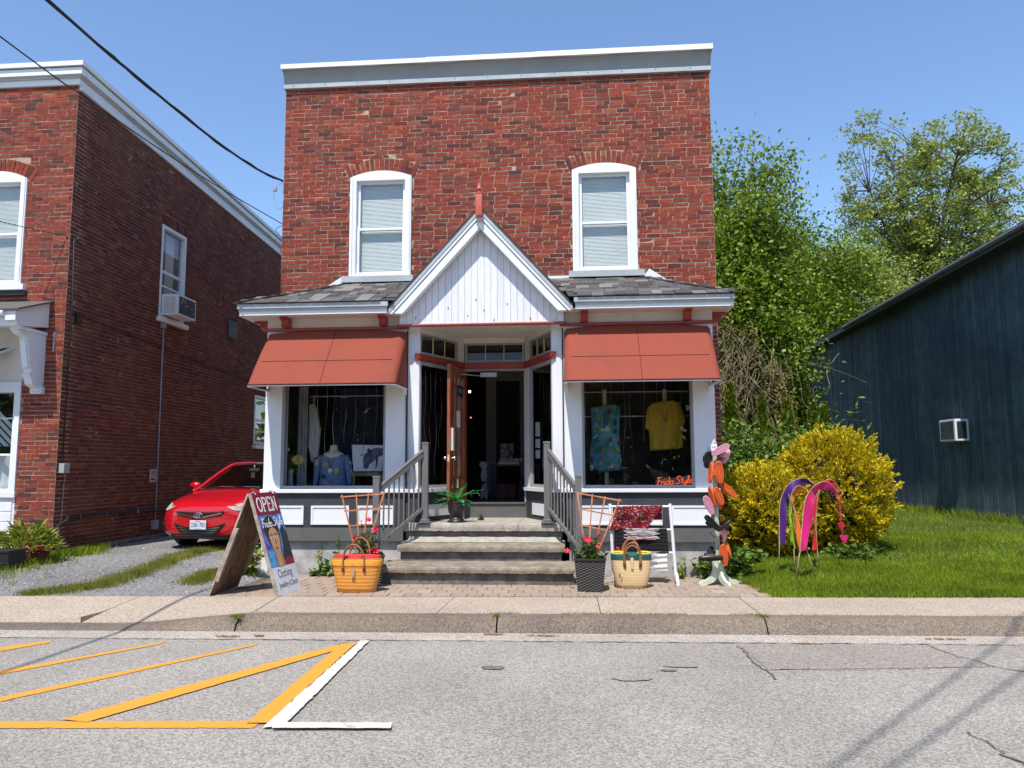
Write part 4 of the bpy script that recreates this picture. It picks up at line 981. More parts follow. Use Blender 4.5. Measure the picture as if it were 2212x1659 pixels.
board = thing('sandwich_board', 'folding sandwich board with crimson OPEN header and painted portrait, standing by the driveway', 'sign', (-3.9, 9.4, 0))
B0, B1, T0, T1 = Vector((-3.492, 9.017, 0.0)), Vector((-3.445, 9.655, 0.0)), Vector((-3.872, 9.02, 1.205)), Vector((-3.825, 9.658, 1.205))
L0, L1, S0, S1 = Vector((-4.352, 9.04, 0.0)), Vector((-4.345, 9.79, 0.0)), Vector((-3.905, 9.02, 1.20)), Vector((-3.898, 9.77, 1.20))
def quadslab(name, m, a, b, c, d, t, par):
    n = (b-a).cross(d-a).normalized()*t; mb = MB(); mb.hexa([a, b, d, c, a+n, b+n, d+n, c+n]); return mb.build(name, m, par)
front = quadslab('front_panel', M['ply'], B0, B1, T1, T0, -0.014, board)
quadslab('back_panel', M['ply'], L0, L1, S1, S0, 0.014, board)
for p, q in ((B0, T0), (B1, T1)):
    mb = MB(); mb.beam(p+Vector((-.022, 0, 0)), q+Vector((-.02, 0, 0)), 0.03, 0.022); mb.build('batten', M['ply_edge'], board)
for p, q in ((L0, S0), (L1, S1)):
    mb = MB(); a = p.lerp(q, 0.14); b = p.lerp(q, 0.66); mb.beam(a+Vector((.03, 0.012 if p is L0 else -.012, 0)), b+Vector((.03, 0.012 if p is L0 else -.012, 0)), 0.045, 0.03); mb.build('batten', M['ply_edge'], board)
mb = MB(); mb.beam(L0+Vector((0, -.004, 0)), S0+Vector((0, -.004, 0)), 0.012, 0.02); mb.beam(B0+Vector((-0.004, -.006, 0)), T0+Vector((-0.004, -.006, 0)), 0.012, 0.022); mb.build('panel_edge', M['ply_edge'], board)
mb = MB(); m_ = L0.lerp(L1, .5).lerp(S0.lerp(S1, .5), .2); mb.box(m_.x+.01, m_.x+.05, m_.y-.06, m_.y+.06, m_.z-.045, m_.z+.045); mb.build('cleat', M['ply'], board)
mb = MB(); mb.tube([T0+Vector((0.02, .1, -.02)), T0+Vector((-.01, .1, .012)), S0+Vector((-.02, .1, -.015))], 0.012, 6); mb.tube([T1+Vector((0.02, -.1, -.02)), T1+Vector((-.01, -.1, .012)), S1+Vector((-.02, -.1, -.015))], 0.012, 6); mb.build('hinge', M['steel'], board)
ux = (B1-B0).normalized(); up0 = ((T0+T1)/2-(B0+B1)/2); HB = up0.length; uy = up0.normalized(); nn = ux.cross(uy).normalized()
WB = 0.64
def bp(u, v, t=0.002):        # u, v in 0..1 on the sign face, v from the bottom
    return B0.lerp(B1, u).lerp(T0.lerp(T1, u), v)+nn*t
def face(name, m, pts, t, par=front):
    mb = MB(); n = len(pts)
    mb.add([bp(u, v, t) for u, v in pts]+[bp(u, v, t-0.0012) for u, v in pts], [tuple(range(n)), tuple(range(n, 2*n))[::-1]]+[(i, n+i, n+(i+1) % n, (i+1) % n) for i in range(n)]); return mb.build(name, m, par)
face('header', M['sign_red'], [(0, .775), (1, .775), (1, 1), (0, 1)], 0.003)
face('portrait_ground', M['pic_blue'], [(0, .268), (1, .268), (1, .773), (0, .773)], 0.003)
face('footer', M['sign_white'], [(0, 0), (1, 0), (1, .266), (0, .266)], 0.003)
face('portrait_patch', M['pic_violet'], [(0, .42), (.2, .45), (.25, .6), (.15, .76), (0, .77)], 0.0045)
face('portrait_shawl', M['shawl'], [(.62, .27), (1, .27), (1, .58), (.86, .66), (.74, .60), (.70, .45), (.6, .36)], 0.0045)
face('portrait_robe', M['sign_red'], [(.60, .268), (1, .268), (.98, .31), (.8, .345), (.66, .31)], 0.006)
hair = [(.15, .55)]+[(.40+.29*math.cos(a), .60+.165*math.sin(a)) for a in np.linspace(PI, 0, 14)]+[(.66, .50), (.60, .42), (.3, .42)]
face('portrait_hair', M['hair'], hair, 0.006)
face('portrait_neck', M['skin_dark'], [(.30, .268), (.62, .268), (.58, .40), (.32, .42)], 0.0065)
face('portrait_face', M['skin'], [(.43+.205*math.cos(a)*(1-.12*(math.sin(a) < 0)), .535+(.115 if math.sin(a) > 0 else .155)*math.sin(a)) for a in np.linspace(0, 2*PI, 26)[:-1]], 0.0075)
face('portrait_neck', M['skin'], [(.34, .268), (.50, .268), (.52, .40), (.36, .40)], 0.0072)
for cx in (.335, .52):
    face('portrait_eye', M['ink_white'], [(cx+.055*math.cos(a), .55+.010*math.sin(a)) for a in np.linspace(0, 2*PI, 10)[:-1]], 0.0085)
    face('portrait_iris', M['hair'], [(cx+.022*math.cos(a), .55+.010*math.sin(a)) for a in np.linspace(0, 2*PI, 9)[:-1]], 0.0092)
    face('portrait_brow', M['hair'], [(cx-.075, .572), (cx, .590), (cx+.075, .574), (cx+.06, .568), (cx, .580), (cx-.06, .566)], 0.0085)
face('portrait_nose', M['skin_dark'], [(.43, .55), (.445, .55), (.47, .487), (.40, .487), (.41, .482), (.465, .480)], 0.0085)
face('portrait_mouth', M['lips'], [(.36, .447), (.41, .456), (.43, .452), (.45, .456), (.50, .447), (.45, .434), (.41, .434)], 0.0085)
lettering('lettering', 'OPEN', SERIF, M['ink_white'], front, bp(.11, .815, .003), ux, uy, .80*WB, .135*HB, 0.020, 0.002, smooth=False)
lettering('lettering', 'Frida Style', SCRIPT, M['ink_white'], front, bp(.07, .655, .0095), (ux+uy*0.02).normalized(), uy, .86*WB, .088*HB, 0.012, 0.0015, slant=0.15)
text('lettering', 'Clothing', M['ink'], front, bp(.20, .135, .003), ux, uy, .58*WB, .105*HB, 0.0012)
text('lettering', 'Jewellery & Decor', M['ink'], front, bp(.13, .045, .003), ux, uy, .80*WB, .075*HB, 0.0012)

# ------------------------------------------------------------------ straw baskets
def stripe_mat(name, c1, c2, freq, ax=2, rough=0.8):
    m = bpy.data.materials.new(name); m.use_nodes = True; n = m.node_tree.nodes; L = m.node_tree.links; b = n['Principled BSDF']; b.inputs['Roughness'].default_value = rough
    b.inputs['Specular IOR Level'].default_value = 0.25
    tc = n.new('ShaderNodeTexCoord'); wv = n.new('ShaderNodeTexWave'); wv.bands_direction = 'XYZ'[ax]; wv.inputs['Scale'].default_value = freq; wv.inputs['Distortion'].default_value = 0.8; wv.inputs['Detail'].default_value = 2
    wv.inputs['Detail Scale'].default_value = 1.2
    L.new(tc.outputs['Object'], wv.inputs['Vector'])
    r = n.new('ShaderNodeValToRGB'); e = r.color_ramp.elements; e[0].position = 0.42; e[0].color = (*c1, 1); e[1].position = 0.60; e[1].color = (*c2, 1)
    L.new(wv.outputs['Fac'], r.inputs[0])
    nz = n.new('ShaderNodeTexNoise'); nz.inputs['Scale'].default_value = 40; mp = n.new('ShaderNodeMapping'); mp.inputs['Scale'].default_value = (0.25, 0.25, 3); L.new(tc.outputs['Object'], mp.inputs[0]); L.new(mp.outputs[0], nz.inputs['Vector'])
    mr = n.new('ShaderNodeMapRange'); mr.inputs[3].default_value = 0.78; mr.inputs[4].default_value = 1.22; L.new(nz.outputs[0], mr.inputs[0])
    mx = n.new('ShaderNodeVectorMath'); mx.operation = 'SCALE'; L.new(r.outputs[0], mx.inputs[0]); L.new(mr.outputs[0], mx.inputs['Scale']); L.new(mx.outputs[0], b.inputs['Base Color'])
    bp_ = n.new('ShaderNodeBump'); bp_.inputs['Strength'].default_value = 0.6; bp_.inputs['Distance'].default_value = 0.004; L.new(nz.outputs[0], bp_.inputs['Height']); L.new(bp_.outputs[0], b.inputs['Normal'])
    return m
def sell(a, b, t, e=0.72):
    c, s = math.cos(t), math.sin(t); return (a*math.copysign(abs(c)**e, c), b*math.copysign(abs(s)**e, s))
def shell(mb, rows, n=40, off=0.0, wave=0.0):
    """rows of (z, half width, half depth); open at the top"""
    v = []
    for z, a, b in rows:
        for k in range(n):
            x, y = sell(a+off, b+off, 2*PI*k/n); v.append((x+wave*math.sin(5*k)*0, y+wave*math.sin(z*30+x*9), z))
    mb.add(v, [(j*n+k, j*n+(k+1) % n, (j+1)*n+(k+1) % n, (j+1)*n+k) for j in range(len(rows)-1) for k in range(n)])
    return mb
def arch_handle(x0, x1, y, zb, zt, lean=0.0, n=14):
    pts = [(x0, y-0.008, zb-0.05), (x0, y-0.006, zb)]
    for i in range(n+1):
        a = PI-PI*i/n; pts.append(((x0+x1)/2+(x1-x0)/2*math.cos(a), y+lean*math.sin(a), zb+(zt-zb)*(0.25+0.75*math.sin(a)) if 0 < i < n else zb+(zt-zb)*0.25))
    pts += [(x1, y-0.006, zb), (x1, y-0.008, zb-0.05)]; return [Vector(p) for p in pts]
bk = thing('straw_basket', 'orange striped straw basket with nested red rim, left of the steps', 'basket', (-2.67, 9.42, 0), 'straw shopping baskets')
def local(o, par): o.parent = par; o.matrix_parent_inverse = Matrix.Identity(4); return o
def lb(mb, name, m, par, **k): o = mb.build(name, m, None, **k); return local(o, par)
rows = [(0.0, .22, .085), (0.004, .232, .10), (0.06, .245, .112), (0.15, .266, .122), (0.25, .288, .13), (0.345, .304, .135), (0.365, .307, .136)]
M['orange_straw'] = stripe_mat('orange_striped_straw', (0.66, 0.215, 0.02), (0.72, 0.36, 0.10), 7.4)
mb = shell(MB(), rows); mb.add([(*sell(.22, .085, 2*PI*k/40), 0.001) for k in range(40)], [tuple(range(40))]); lb(mb, 'basket_body', M['orange_straw'], bk, smooth=True)
for nm, c, rr_, dz in (('yellow_rim', (0.70, 0.27, 0.025), .006, 0), ('green_rim', (0.24, 0.25, 0.04), -.006, .018), ('red_rim', (0.62, 0.025, 0.03), -.016, .048)):
    m_ = mat(nm+'_straw', c, 0.7, 0.12, 30, bump=0.3)
    mb = MB(); shell(mb, [(0.345+dz-.02, .304+rr_, .135+rr_), (0.385+dz, .306+rr_, .135+rr_), (0.392+dz, .302+rr_, .131+rr_), (0.385+dz, .296+rr_, .125+rr_), (0.25, .27+rr_, .11+rr_)]); lb(mb, nm, m_, bk, smooth=True)
for y, lean, zt in ((-.142, -.03, .585), (-.138, 0.0, .575), (.128, .02, .64), (.124, .05, .63)):
    mb = MB(); mb.tube(arch_handle(-.135, .125, y, .33, zt, lean), .0105, 8); h = lb(mb, 'handle', M['leather'], bk, smooth=True)
for x in (-.135, .125):
    mb = MB(); mb.add([(x-.014, -.149, .33), (x+.014, -.149, .33), (x+.02, -.143, .265), (x, -.141, .25), (x-.02, -.143, .265)], [(0, 1, 2, 3, 4)]); lb(mb, 'handle_tab', mat('brown_leather', (0.13, 0.05, 0.025), 0.5), bk)
for s in (-1, 1):
    mb = MB(); mb.grid(lambda u, v: tuple(sell(.232+.008*v+.004, .10+.008*v+.004, (-PI/2+s*(0.62+0.62*u))))+(0.002+0.075*v*math.sin(PI*min(1, .35+.65*u)),), 9, 5); lb(mb, 'corner_patch', M['leather'], bk)
mb = MB(); mb.box(-.03, .012, -.158, -.152, .20, .305); mb.tube([(-.01, -.15, .36), (-.01, -.157, .30)], .002, 4); lb(mb, 'price_tag', mat('tan_card', (0.45, 0.27, 0.13), 0.8, 0.1), bk)

bk = thing('straw_basket', 'cream straw basket with dark green band and brown corners, in front of the rug rack', 'basket', (0.69, 9.90, 0), 'straw shopping baskets')
M['cream_straw'] = stripe_mat('cream_straw', (0.66, 0.47, 0.24), (0.70, 0.52, 0.28), 9)
rows = [(0.0, .175, .085), (0.004, .185, .10), (0.06, .20, .115), (0.15, .225, .125), (0.25, .24, .128), (0.36, .248, .125)]
mb = shell(MB(), rows); mb.add([(*sell(.175, .085, 2*PI*k/40), 0.001) for k in range(40)], [tuple(range(40))]); lb(mb, 'basket_body', M['cream_straw'], bk, smooth=True)
mb = shell(MB(), [(.352, .2505, .127), (.40, .2515, .1265), (.425, .252, .124), (.427, .245, .118), (.38, .24, .112)]); lb(mb, 'green_band', mat('dark_green_straw', (0.015, 0.075, 0.065), 0.7, 0.2, 20), bk, smooth=True)
my = mat('yellow_straw', (0.66, 0.55, 0.05), 0.7, 0.15, 30)
for cx in (-.165, .165):
    mb = MB(); mb.tube([(cx+.075*math.cos(t), .02+.07*math.sin(t), .428+.008*math.sin(t)) for t in np.linspace(0, 2*PI, 18)], .012, 6); mb.lathe([(.075, .36), (.07, .42)], 16, (cx, .02, 0)); lb(mb, 'nested_rim', my, bk)
for y, zt, w_ in ((-.14, .535, .10), (-.13, .57, .115), (.12, .585, .12), (.125, .575, .105)):
    mb = MB(); mb.tube(arch_handle(-.085-(w_-.1), .10+(w_-.1), y, .335, zt, -.02 if y < 0 else .03), .0095, 8); lb(mb, 'handle', M['leather'], bk, smooth=True)
for x in (-.085, .10):
    mb = MB(); mb.add([(x-.012, -.141, .335), (x+.012, -.141, .335), (x+.018, -.1405, .27), (x, -.139, .25), (x-.018, -.1405, .27)], [(0, 1, 2, 3, 4)]); lb(mb, 'handle_tab', M['leather'], bk)
for s in (-1, 1):
    mb = MB(); mb.grid(lambda u, v: tuple(sell(.186+.01*v+.004, .10+.01*v+.004, (-PI/2+s*(0.62+0.62*u))))+(0.002+0.08*v*math.sin(PI*min(1, .35+.65*u)),), 9, 5); lb(mb, 'corner_patch', mat('russet_leather', (0.27, 0.085, 0.03), 0.5, 0.15), bk)
mb = MB(); mb.bbox(-.016, .022, -.142, -.130, .27, .385, .008); mb.box(-.014, .02, -.146, -.140, .25, .275); lb(mb, 'toggle', mat('straw_loop', (0.60, 0.45, 0.26), 0.8), bk)

# ------------------------------------------------------------------ leaves and planters
def leaf_cloud(name, pts, sizes, m, parent=None, up=0.5, aspect=0.55, fold=0.25, droop=0.0, rng=RNG, out=None, kind=None):
    """pointed leaves (2 triangles, folded along the midrib) at pts (n,3)"""
    n = len(pts); pts = np.asarray(pts, float); sizes = np.broadcast_to(np.asarray(sizes, float), (n,))
    d = rng.normal(size=(n, 3)); d[:, 2] = d[:, 2]*0.6-droop
    if out is not None: d = d*0.6+out
    d /= np.linalg.norm(d, axis=1)[:, None]+1e-9
    nr = rng.normal(size=(n, 3)); nr[:, 2] += up*2.2; nr -= d*(nr*d).sum(1)[:, None]; nr /= np.linalg.norm(nr, axis=1)[:, None]+1e-9
    s = np.cross(d, nr); L = sizes[:, None]; W = L*aspect*0.5
    a = pts; b = pts+d*L; mid = pts+d*L*0.42
    l = mid+s*W+nr*L*fold*0.5; r = mid-s*W+nr*L*fold*0.5
    v = np.stack([a, l, b, r], 1).reshape(-1, 3); i = np.arange(n)*4
    f = np.concatenate([np.stack([i, i+2, i+1], 1), np.stack([i, i+3, i+2], 1)])
    return np_mesh(name, v, f, m, parent)
def leaf_mat(name, cols, rough=0.5, trans=0.25): return palette_mat(name, cols, rough, 0.2, 3, 0.0, spec=0.35, trans=trans)
M['leaf_dark'] = leaf_mat('glossy_leaf', [(0, (0.035, 0.085, 0.012)), (0.5, (0.06, 0.13, 0.02)), (0.8, (0.12, 0.19, 0.03)), (1, (0.16, 0.22, 0.05))])
M['flower_red'] = mat('crimson_petal', (0.60, 0.008, 0.035), 0.5, 0.15, 20, island=0.2)
M['wire'] = mat('black_wire', (0.012, 0.012, 0.012), 0.5); M['cedar'] = mat('cedar_slat', (0.50, 0.20, 0.085), 0.75, 0.2, 6, bump=0.2)
M['stem'] = mat('green_stem', (0.10, 0.12, 0.03), 0.7)
def flower(mb, c, nrm, r):
    nrm = Vector(nrm).normalized(); u = nrm.cross(Vector((0.3, 0.2, 1))).normalized(); v = nrm.cross(u); c = Vector(c)
    for k in range(5):
        a = 2*PI*k/5; e = u*math.cos(a)+v*math.sin(a); s = u*-math.sin(a)+v*math.cos(a)
        mb.add([c, c+e*r*.55+s*r*.42+nrm*r*.15, c+e*r*1.0+s*r*.16+nrm*r*.02, c+e*r*.95-s*r*.2-nrm*r*.05, c+e*r*.5-s*r*.38+nrm*r*.12], [(0, 1, 2, 3, 4)])
def planter(label, x, y, rz, woven):
    t = thing('planter', label, 'planter', (x, y, 0), 'square wicker planters by the steps', rz)
    b, tp, h = 0.148, 0.186, 0.385; N = 9; Rw = 24
    mb = MB(); m_ = mat('dark_wicker' if woven else 'black_wicker', (0.034, 0.029, 0.026), 0.5, 0.15, 10)
    for s in range(4):
        ca, sa = math.cos(s*PI/2), math.sin(s*PI/2); v = []; K = N*4
        for j in range(Rw*2+1):
            f = j/(Rw*2); w_ = b+(tp-b)*f
            for i in range(K+1):
                q = -1+2*i/K; ph = (i/K*N*PI)+(PI if (j//2) % 2 else 0)
                d = 0.0045*math.sin(ph)*(1 if j % 2 else 0.0)+(0.003 if j % 2 else -.002)
                px, py = q*w_, -(w_+d); v.append((px*ca-py*sa, px*sa+py*ca, f*h))
        mb.add(v, [(j*(K+1)+i, j*(K+1)+i+1, (j+1)*(K+1)+i+1, (j+1)*(K+1)+i) for j in range(Rw*2) for i in range(K)])
    lb(mb, 'weave', m_, t)
    mb = MB()
    for s in range(4):
        ca, sa = math.cos(s*PI/2), math.sin(s*PI/2); rt = lambda p: (p[0]*ca-p[1]*sa, p[0]*sa+p[1]*ca, p[2])
        a, c = tp+.012, tp-.014
        mb.hexa([rt(p) for p in ((-a, -a, h-.006), (a, -a, h-.006), (-c, -c, h-.006), (c, -c, h-.006), (-a, -a, h+.014), (a, -a, h+.014), (-c, -c, h+.014), (c, -c, h+.014))])
    lb(mb, 'rim', m_, t); mb = MB(); mb.grid(lambda u, v: (-.175+.35*u, -.175+.35*v, .355+.008*math.sin(u*9)*math.cos(v*7)), 8, 8); lb(mb, 'soil', M['soil'], t)
    return t
def flowering(label, x, y, seed, spots, cage_h, sp):
    rr = np.random.default_rng(seed); t = thing('flowering_plant', label, 'plant', (x, y, 0.36), 'red flowering plants in the planters')
    c = thing('plant_cage', label.replace('red flowering climber', 'black wire plant cage round the climber'), 'plant support', (x, y, 0.36), 'wire cages in the planters')
    mb = MB()
    for k in range(4):
        a = PI/4+k*PI/2; mb.tube([(x+.10*math.cos(a), y+.10*math.sin(a), .34), (x+.10*math.cos(a), y+.10*math.sin(a), .36+cage_h)], .0045, 5)
    for z in (.36+cage_h*.99, .36+cage_h*.52):
        mb.tube([(x+.10*math.cos(a), y+.10*math.sin(a), z) for a in np.linspace(0, 2*PI, 22)], .0045, 5)
    mb.build('wire_cage', M['wire'], c)
    P = []; st = MB()
    for k in range(12):
        a = rr.uniform(0, 2*PI); r_ = rr.uniform(.02, .1); pts = [Vector((x+r_*math.cos(a)*q*2.0, y+r_*math.sin(a)*q*1.6, .36+q*cage_h*rr.uniform(.6, 1.15))) for q in (0, .35, .7, 1.0)]
        st.tube(bez(pts, 3), .003, 4); P += [tuple(p+Vector(rr.normal(0, .022, 3))) for p in bez(pts, 5)]
    for k in range(110): a = rr.uniform(0, 2*PI); q = math.sqrt(rr.uniform(0, 1))*sp; P.append((x+q*math.cos(a), y+q*math.sin(a)*.8, .37+abs(rr.normal(0, .05))+rr.uniform(0, .04)))
    st.build('stems', M['stem'], t)
    leaf_cloud('leaves', P, rr.uniform(.035, .075, len(P)), M['leaf_dark'], t, up=.5, aspect=.6, rng=rr)
    for p, r_ in spots:
        mb = MB()
        for k in range(2): flower(mb, (p[0]+rr.normal(0, .008), p[1]-.02*k, p[2]+rr.normal(0, .01)), (rr.normal(0, .5), -1, rr.normal(.2, .4)), r_)
        mb.build('flower', M['flower_red'], t)
def trellis(label, rails, ribs, grp):
    c = Vector(rails[2][0]).lerp(Vector(rails[2][1]), .5)
    t = thing('garden_trellis', label, 'trellis', (c.x, c.y, 0.3), grp)
    for i, (a, b) in enumerate(ribs): mb = MB(); mb.beam(Vector(a), Vector(b), .017, .010, up=(0, -1, 0)); mb.build('slat', M['cedar'], t)
    for i, (a, b) in enumerate(rails): mb = MB(); mb.beam(Vector(a)+Vector((0, .0105, 0)), Vector(b)+Vector((0, .0105, 0)), .017, .010, up=(0, -1, 0)); mb.build('slat', M['cedar'], t)
planter('dark brown woven square planter at the right end of the steps', 0.172, 9.70, 0.0, True)
planter('black square planter half hidden behind the orange striped basket', -2.655, 9.88, R(18), False)
flowering('red flowering climber in the planter right of the steps', 0.172, 9.72, 3, [([(-0.094,9.6,0.481)][0], .035), ([(0.129,9.62,0.635)][0], .03), ([(0.167,9.6,0.622)][0], .032), ([(0.281,9.62,0.665)][0], .032), ([(0.269,9.62,0.539)][0], .02), ([(0.516,9.6,0.515)][0], .018)], 0.26, .19)
flowering('red flowering climber in the planter left of the steps', -2.655, 9.88, 5, [([(-2.636,9.8,0.839)][0], .034), ([(-2.723,9.8,0.813)][0], .018), ([(-2.543,9.78,0.722)][0], .045), ([(-2.808,9.8,0.605)][0], .032), ([(-2.539,9.78,0.457)][0], .045), ([(-2.633,9.78,0.462)][0], .02)], 0.30, .16)
def seg(P): return list(zip(P[0::2], P[1::2]))
trellis('fan shaped cedar trellis standing in the black planter left of the steps', seg([(-3.071,9.97,1.125), (-2.471,9.97,1.169), (-3.013,9.97,0.943), (-2.517,9.97,0.977), (-2.958,9.97,0.751), (-2.578,9.97,0.776), (-2.904,9.97,0.569), (-2.644,9.97,0.585)]),
        seg([(-3.047,9.96,1.155), (-2.834,9.96,0.391), (-2.851,9.96,1.165), (-2.797,9.96,0.391), (-2.688,9.96,1.175), (-2.755,9.96,0.391), (-2.48,9.96,1.196), (-2.712,9.96,0.391)]), 'fan trellises in the planters')
trellis('fan shaped cedar trellis leaning out of the planter by the rug rack', seg([(0.034,9.81,1.176), (0.584,9.81,1.08), (0.036,9.81,0.981), (0.496,9.81,0.896), (0.053,9.81,0.781), (0.417,9.81,0.713), (0.111,9.81,0.588), (0.34,9.81,0.545)]),
        seg([(0.029,9.8,1.196), (0.128,9.8,0.402), (0.218,9.8,1.166), (0.158,9.8,0.402), (0.377,9.8,1.135), (0.223,9.8,0.402), (0.561,9.8,1.105), (0.252,9.8,0.403)]), 'fan trellises in the planters')

# ------------------------------------------------------------------ urn with artificial fern on the landing
urn = thing('plant_urn', 'dark brown urn pot on the landing by the open door', 'urn', (-1.69, 11.0, 0.729))
mb = MB(); mb.lathe([(.125, 0), (.128, .02), (.105, .035), (.095, .055), (.06, .075), (.06, .09), (.10, .12), (.118, .17), (.120, .24), (.112, .285), (.118, .30), (.105, .30), (.095, .26), (.0, .26)], 24, (-1.69, 11.0, .729))
mb.build('urn_body', mat('brown_urn', (0.035, 0.022, 0.022), 0.4, 0.25, 14, bump=0.3, bscale=30), urn, smooth=True)
fern = thing('potted_fern', 'bright green artificial fern spreading from the brown urn', 'fern', (-1.69, 11.0, 1.0))
M['fern'] = mat('fern_green', (0.05, 0.33, 0.075), 0.5, 0.3, 5, island=0.45, trans=0.25)
rr = random.Random(4)
for k in range(26):
    a = 2*PI*k/26+rr.uniform(-.15, .15); L_ = rr.uniform(.27, .46); el = rr.uniform(.15, 1.15); c0 = Vector((-1.69, 11.0, 1.0)); dirh = Vector((math.cos(a), math.sin(a)*.8, 0))
    pts = [c0+dirh*L_*q*math.cos(el*(1-q*.7))+Vector((0, 0, L_*(math.sin(el)*q*1.15-(.75+.2*rr.random())*q*q*(1.15-el*.55)))) for q in np.linspace(0, 1, 12)]
    mb = MB(); sd_ = dirh.cross(Vector((0, 0, 1)))
    for i in range(1, 11):
        p = pts[i]; f = (pts[i+1]-pts[i-1]).normalized(); up_ = sd_.cross(f)
        wl_ = .075*math.sin(PI*min(1, .18+.82*(i/11)))*(1.1-i/14)
        for s in (-1, 1):
            e = (sd_*s+f*.55).normalized()*wl_
            mb.add([p-f*.008, p+e-f*.003+up_*.006, p+e*1.05+f*.006, p+f*.010], [(0, 1, 2, 3)])
    mb.tube(pts, .0022, 4); mb.build('frond', M['fern'], fern)
mb = MB(); mb.tube([(-1.42, 11.35, .735), (-1.41, 11.33, .80), (-1.38, 11.32, .815), (-1.35, 11.33, .80), (-1.335, 11.35, .735)], .006, 6); mb.add([(-1.42, 11.36, .735), (-1.38, 11.36, .81), (-1.335, 11.36, .735)], [(0, 1, 2)])
tag(mb.build('door_wedge', M['black']), 'small black arched doorstop on the landing beside the urn', 'doorstop')

# ------------------------------------------------------------------ rug rack
rk = thing('rug_rack', 'white painted wooden rack with three rails and rugs', 'rack', (0.86, 10.3, 0))
for x, xb in ((0.458, 0.49), (1.238, 1.29)):
    mb = MB(); mb.tube([(xb, 10.30, 0.05), (x, 10.32, 1.02)], .021, 8); mb.build('upright', M['white'], rk)
    mb = MB(); mb.prism([(-.20, 0), (-.185, .05), (-.06, .14), (.06, .14), (.15, .05), (.17, 0), (.08, 0), (0, .05), (-.10, 0)], xb-.016, xb+.016, lambda a, b, d: (d, 10.30+a, b)); mb.build('foot', M['white'], rk)
for z in (.985, .685, .39): mb = MB(); x_ = .458+(.985-z)*.035; mb.tube([(x_, 10.31, z), (x_+.785, 10.31, z)], .0135, 8); mb.build('rail', M['white'], rk)
M['knot'] = palette_mat('multicolour_rag_yarn', [(0, (0.17, 0.005, 0.022)), (0.3, (0.25, 0.006, 0.03)), (0.5, (0.07, 0.008, 0.03)), (0.66, (0.30, 0.02, 0.01)), (0.80, (0.45, 0.13, 0.02)), (0.86, (0.08, 0.03, 0.09)), (0.93, (0.50, 0.43, 0.36)), (1, (0.03, 0.06, 0.07))], 0.8, 0.2, 30, 0)
rg = MB(); q = [(0.558,10.28,0.99), (1.137,10.28,1), (0.922,10.28,0.686), (0.448,10.28,0.68)]; q = [Vector(p) for p in q]
rr = random.Random(3)
for j in range(19):
    for i in range(34):
        u, v = (i+.5+rr.uniform(-.25, .25))/34, (j+.5+rr.uniform(-.25, .25))/19
        p = q[0].lerp(q[1], u).lerp(q[3].lerp(q[2], u), v); bulge = -.03*math.sin(PI*min(1, v*1.6+.1))-.012*math.sin(u*14)
        rg.ball((p.x, p.y+bulge, p.z), .0125*rr.uniform(.75, 1.25), 5, 4, 1.25, 1.0, .9)
rug = thing('rag_rug', 'chunky red multicoloured rag rug draped over the top rail of the white rack', 'rug', tuple(q[0].lerp(q[2], .5)))
o = rg.build('yarn_loops', M['knot'], rug); o['kind'] = 'stuff'
mb = MB(); mb.grid(lambda u, v: tuple((q[0].lerp(q[1], u).lerp(q[3].lerp(q[2], u), v))+Vector((0, .012-.03*math.sin(PI*min(1, v*1.6+.1))-.012*math.sin(u*14), 0))), 20, 10); mb.grid(lambda u, v: (q[0].x+(q[1].x-q[0].x)*u, 10.33, q[0].z-.18*v), 10, 3); mb.build('rug_backing', mat('maroon_backing', (0.16, 0.01, 0.03), 0.9), rug)
br = thing('woven_rug', 'black woven rug with white and pink fringed stripes on the middle rail', 'rug', (.80, 10.3, .6))
mb = MB(); mb.grid(lambda u, v: (.505+.68*u+.02*v, 10.285-.012*math.sin(u*9)-.01*math.sin(v*40)*.3, .70-.31*v), 30, 24); mb.grid(lambda u, v: (.51+.67*u, 10.34, .70-.33*v), 6, 4); mb.build('rug_cloth', mat('black_rag_weave', (0.012, 0.011, 0.012), 0.95, 0.4, 30, stretch=(1, 1, 12), bump=0.8), br)
cols = [(.60, .42, .40), (.55, .55, .57), (.5, .5, .56), (.45, .45, .5), (.55, .40, .33), (.56, .45, .42), (.30, .05, .10), (.6, .6, .6), (.55, .52, .5), (.42, .10, .14)]
for k, c in enumerate(cols):
    c = tuple(v*.8 for v in c); z = .695-.0145*k; mb = MB(); a = .655+.03*math.sin(k*2.1); b_ = 1.06+.03*math.sin(k*1.7+1)
    mb.tube([(a+(b_-a)*t, 10.268+.004*math.sin(t*20+k), z+.004*math.sin(t*9+k)) for t in np.linspace(0, 1, 14)], .0075 if k % 3 else .010, 5); mb.build('stripe', mat('stripe_yarn', c, 0.9, 0.1, 30), br)
wr = thing('woven_rug', 'white fringed rug folded over the lowest rail of the rack', 'rug', (1.0, 10.3, .3))
mb = MB(); mb.grid(lambda u, v: (.80+.38*u+.004*math.sin(v*60), 10.275-.006*math.sin(v*22+u*3), .41-.245*v), 16, 30); mb.grid(lambda u, v: (.81+.37*u, 10.34, .40-.24*v), 6, 4); mb.build('rug_cloth', mat('white_rag_weave', (0.72, 0.70, 0.68), 0.9, 0.12, 20, stretch=(1, 1, 10), bump=0.8), wr)
mb = MB()
for k in range(7): mb.tube([(.70+.012*math.sin(k), 10.262, .39-.026*k), (1.02+.03*math.sin(k*2), 10.258, .392-.026*k)], .004, 4)
mb.build('stripe', mat('grey_pink_yarn', (.30, .24, .25), .9), wr)

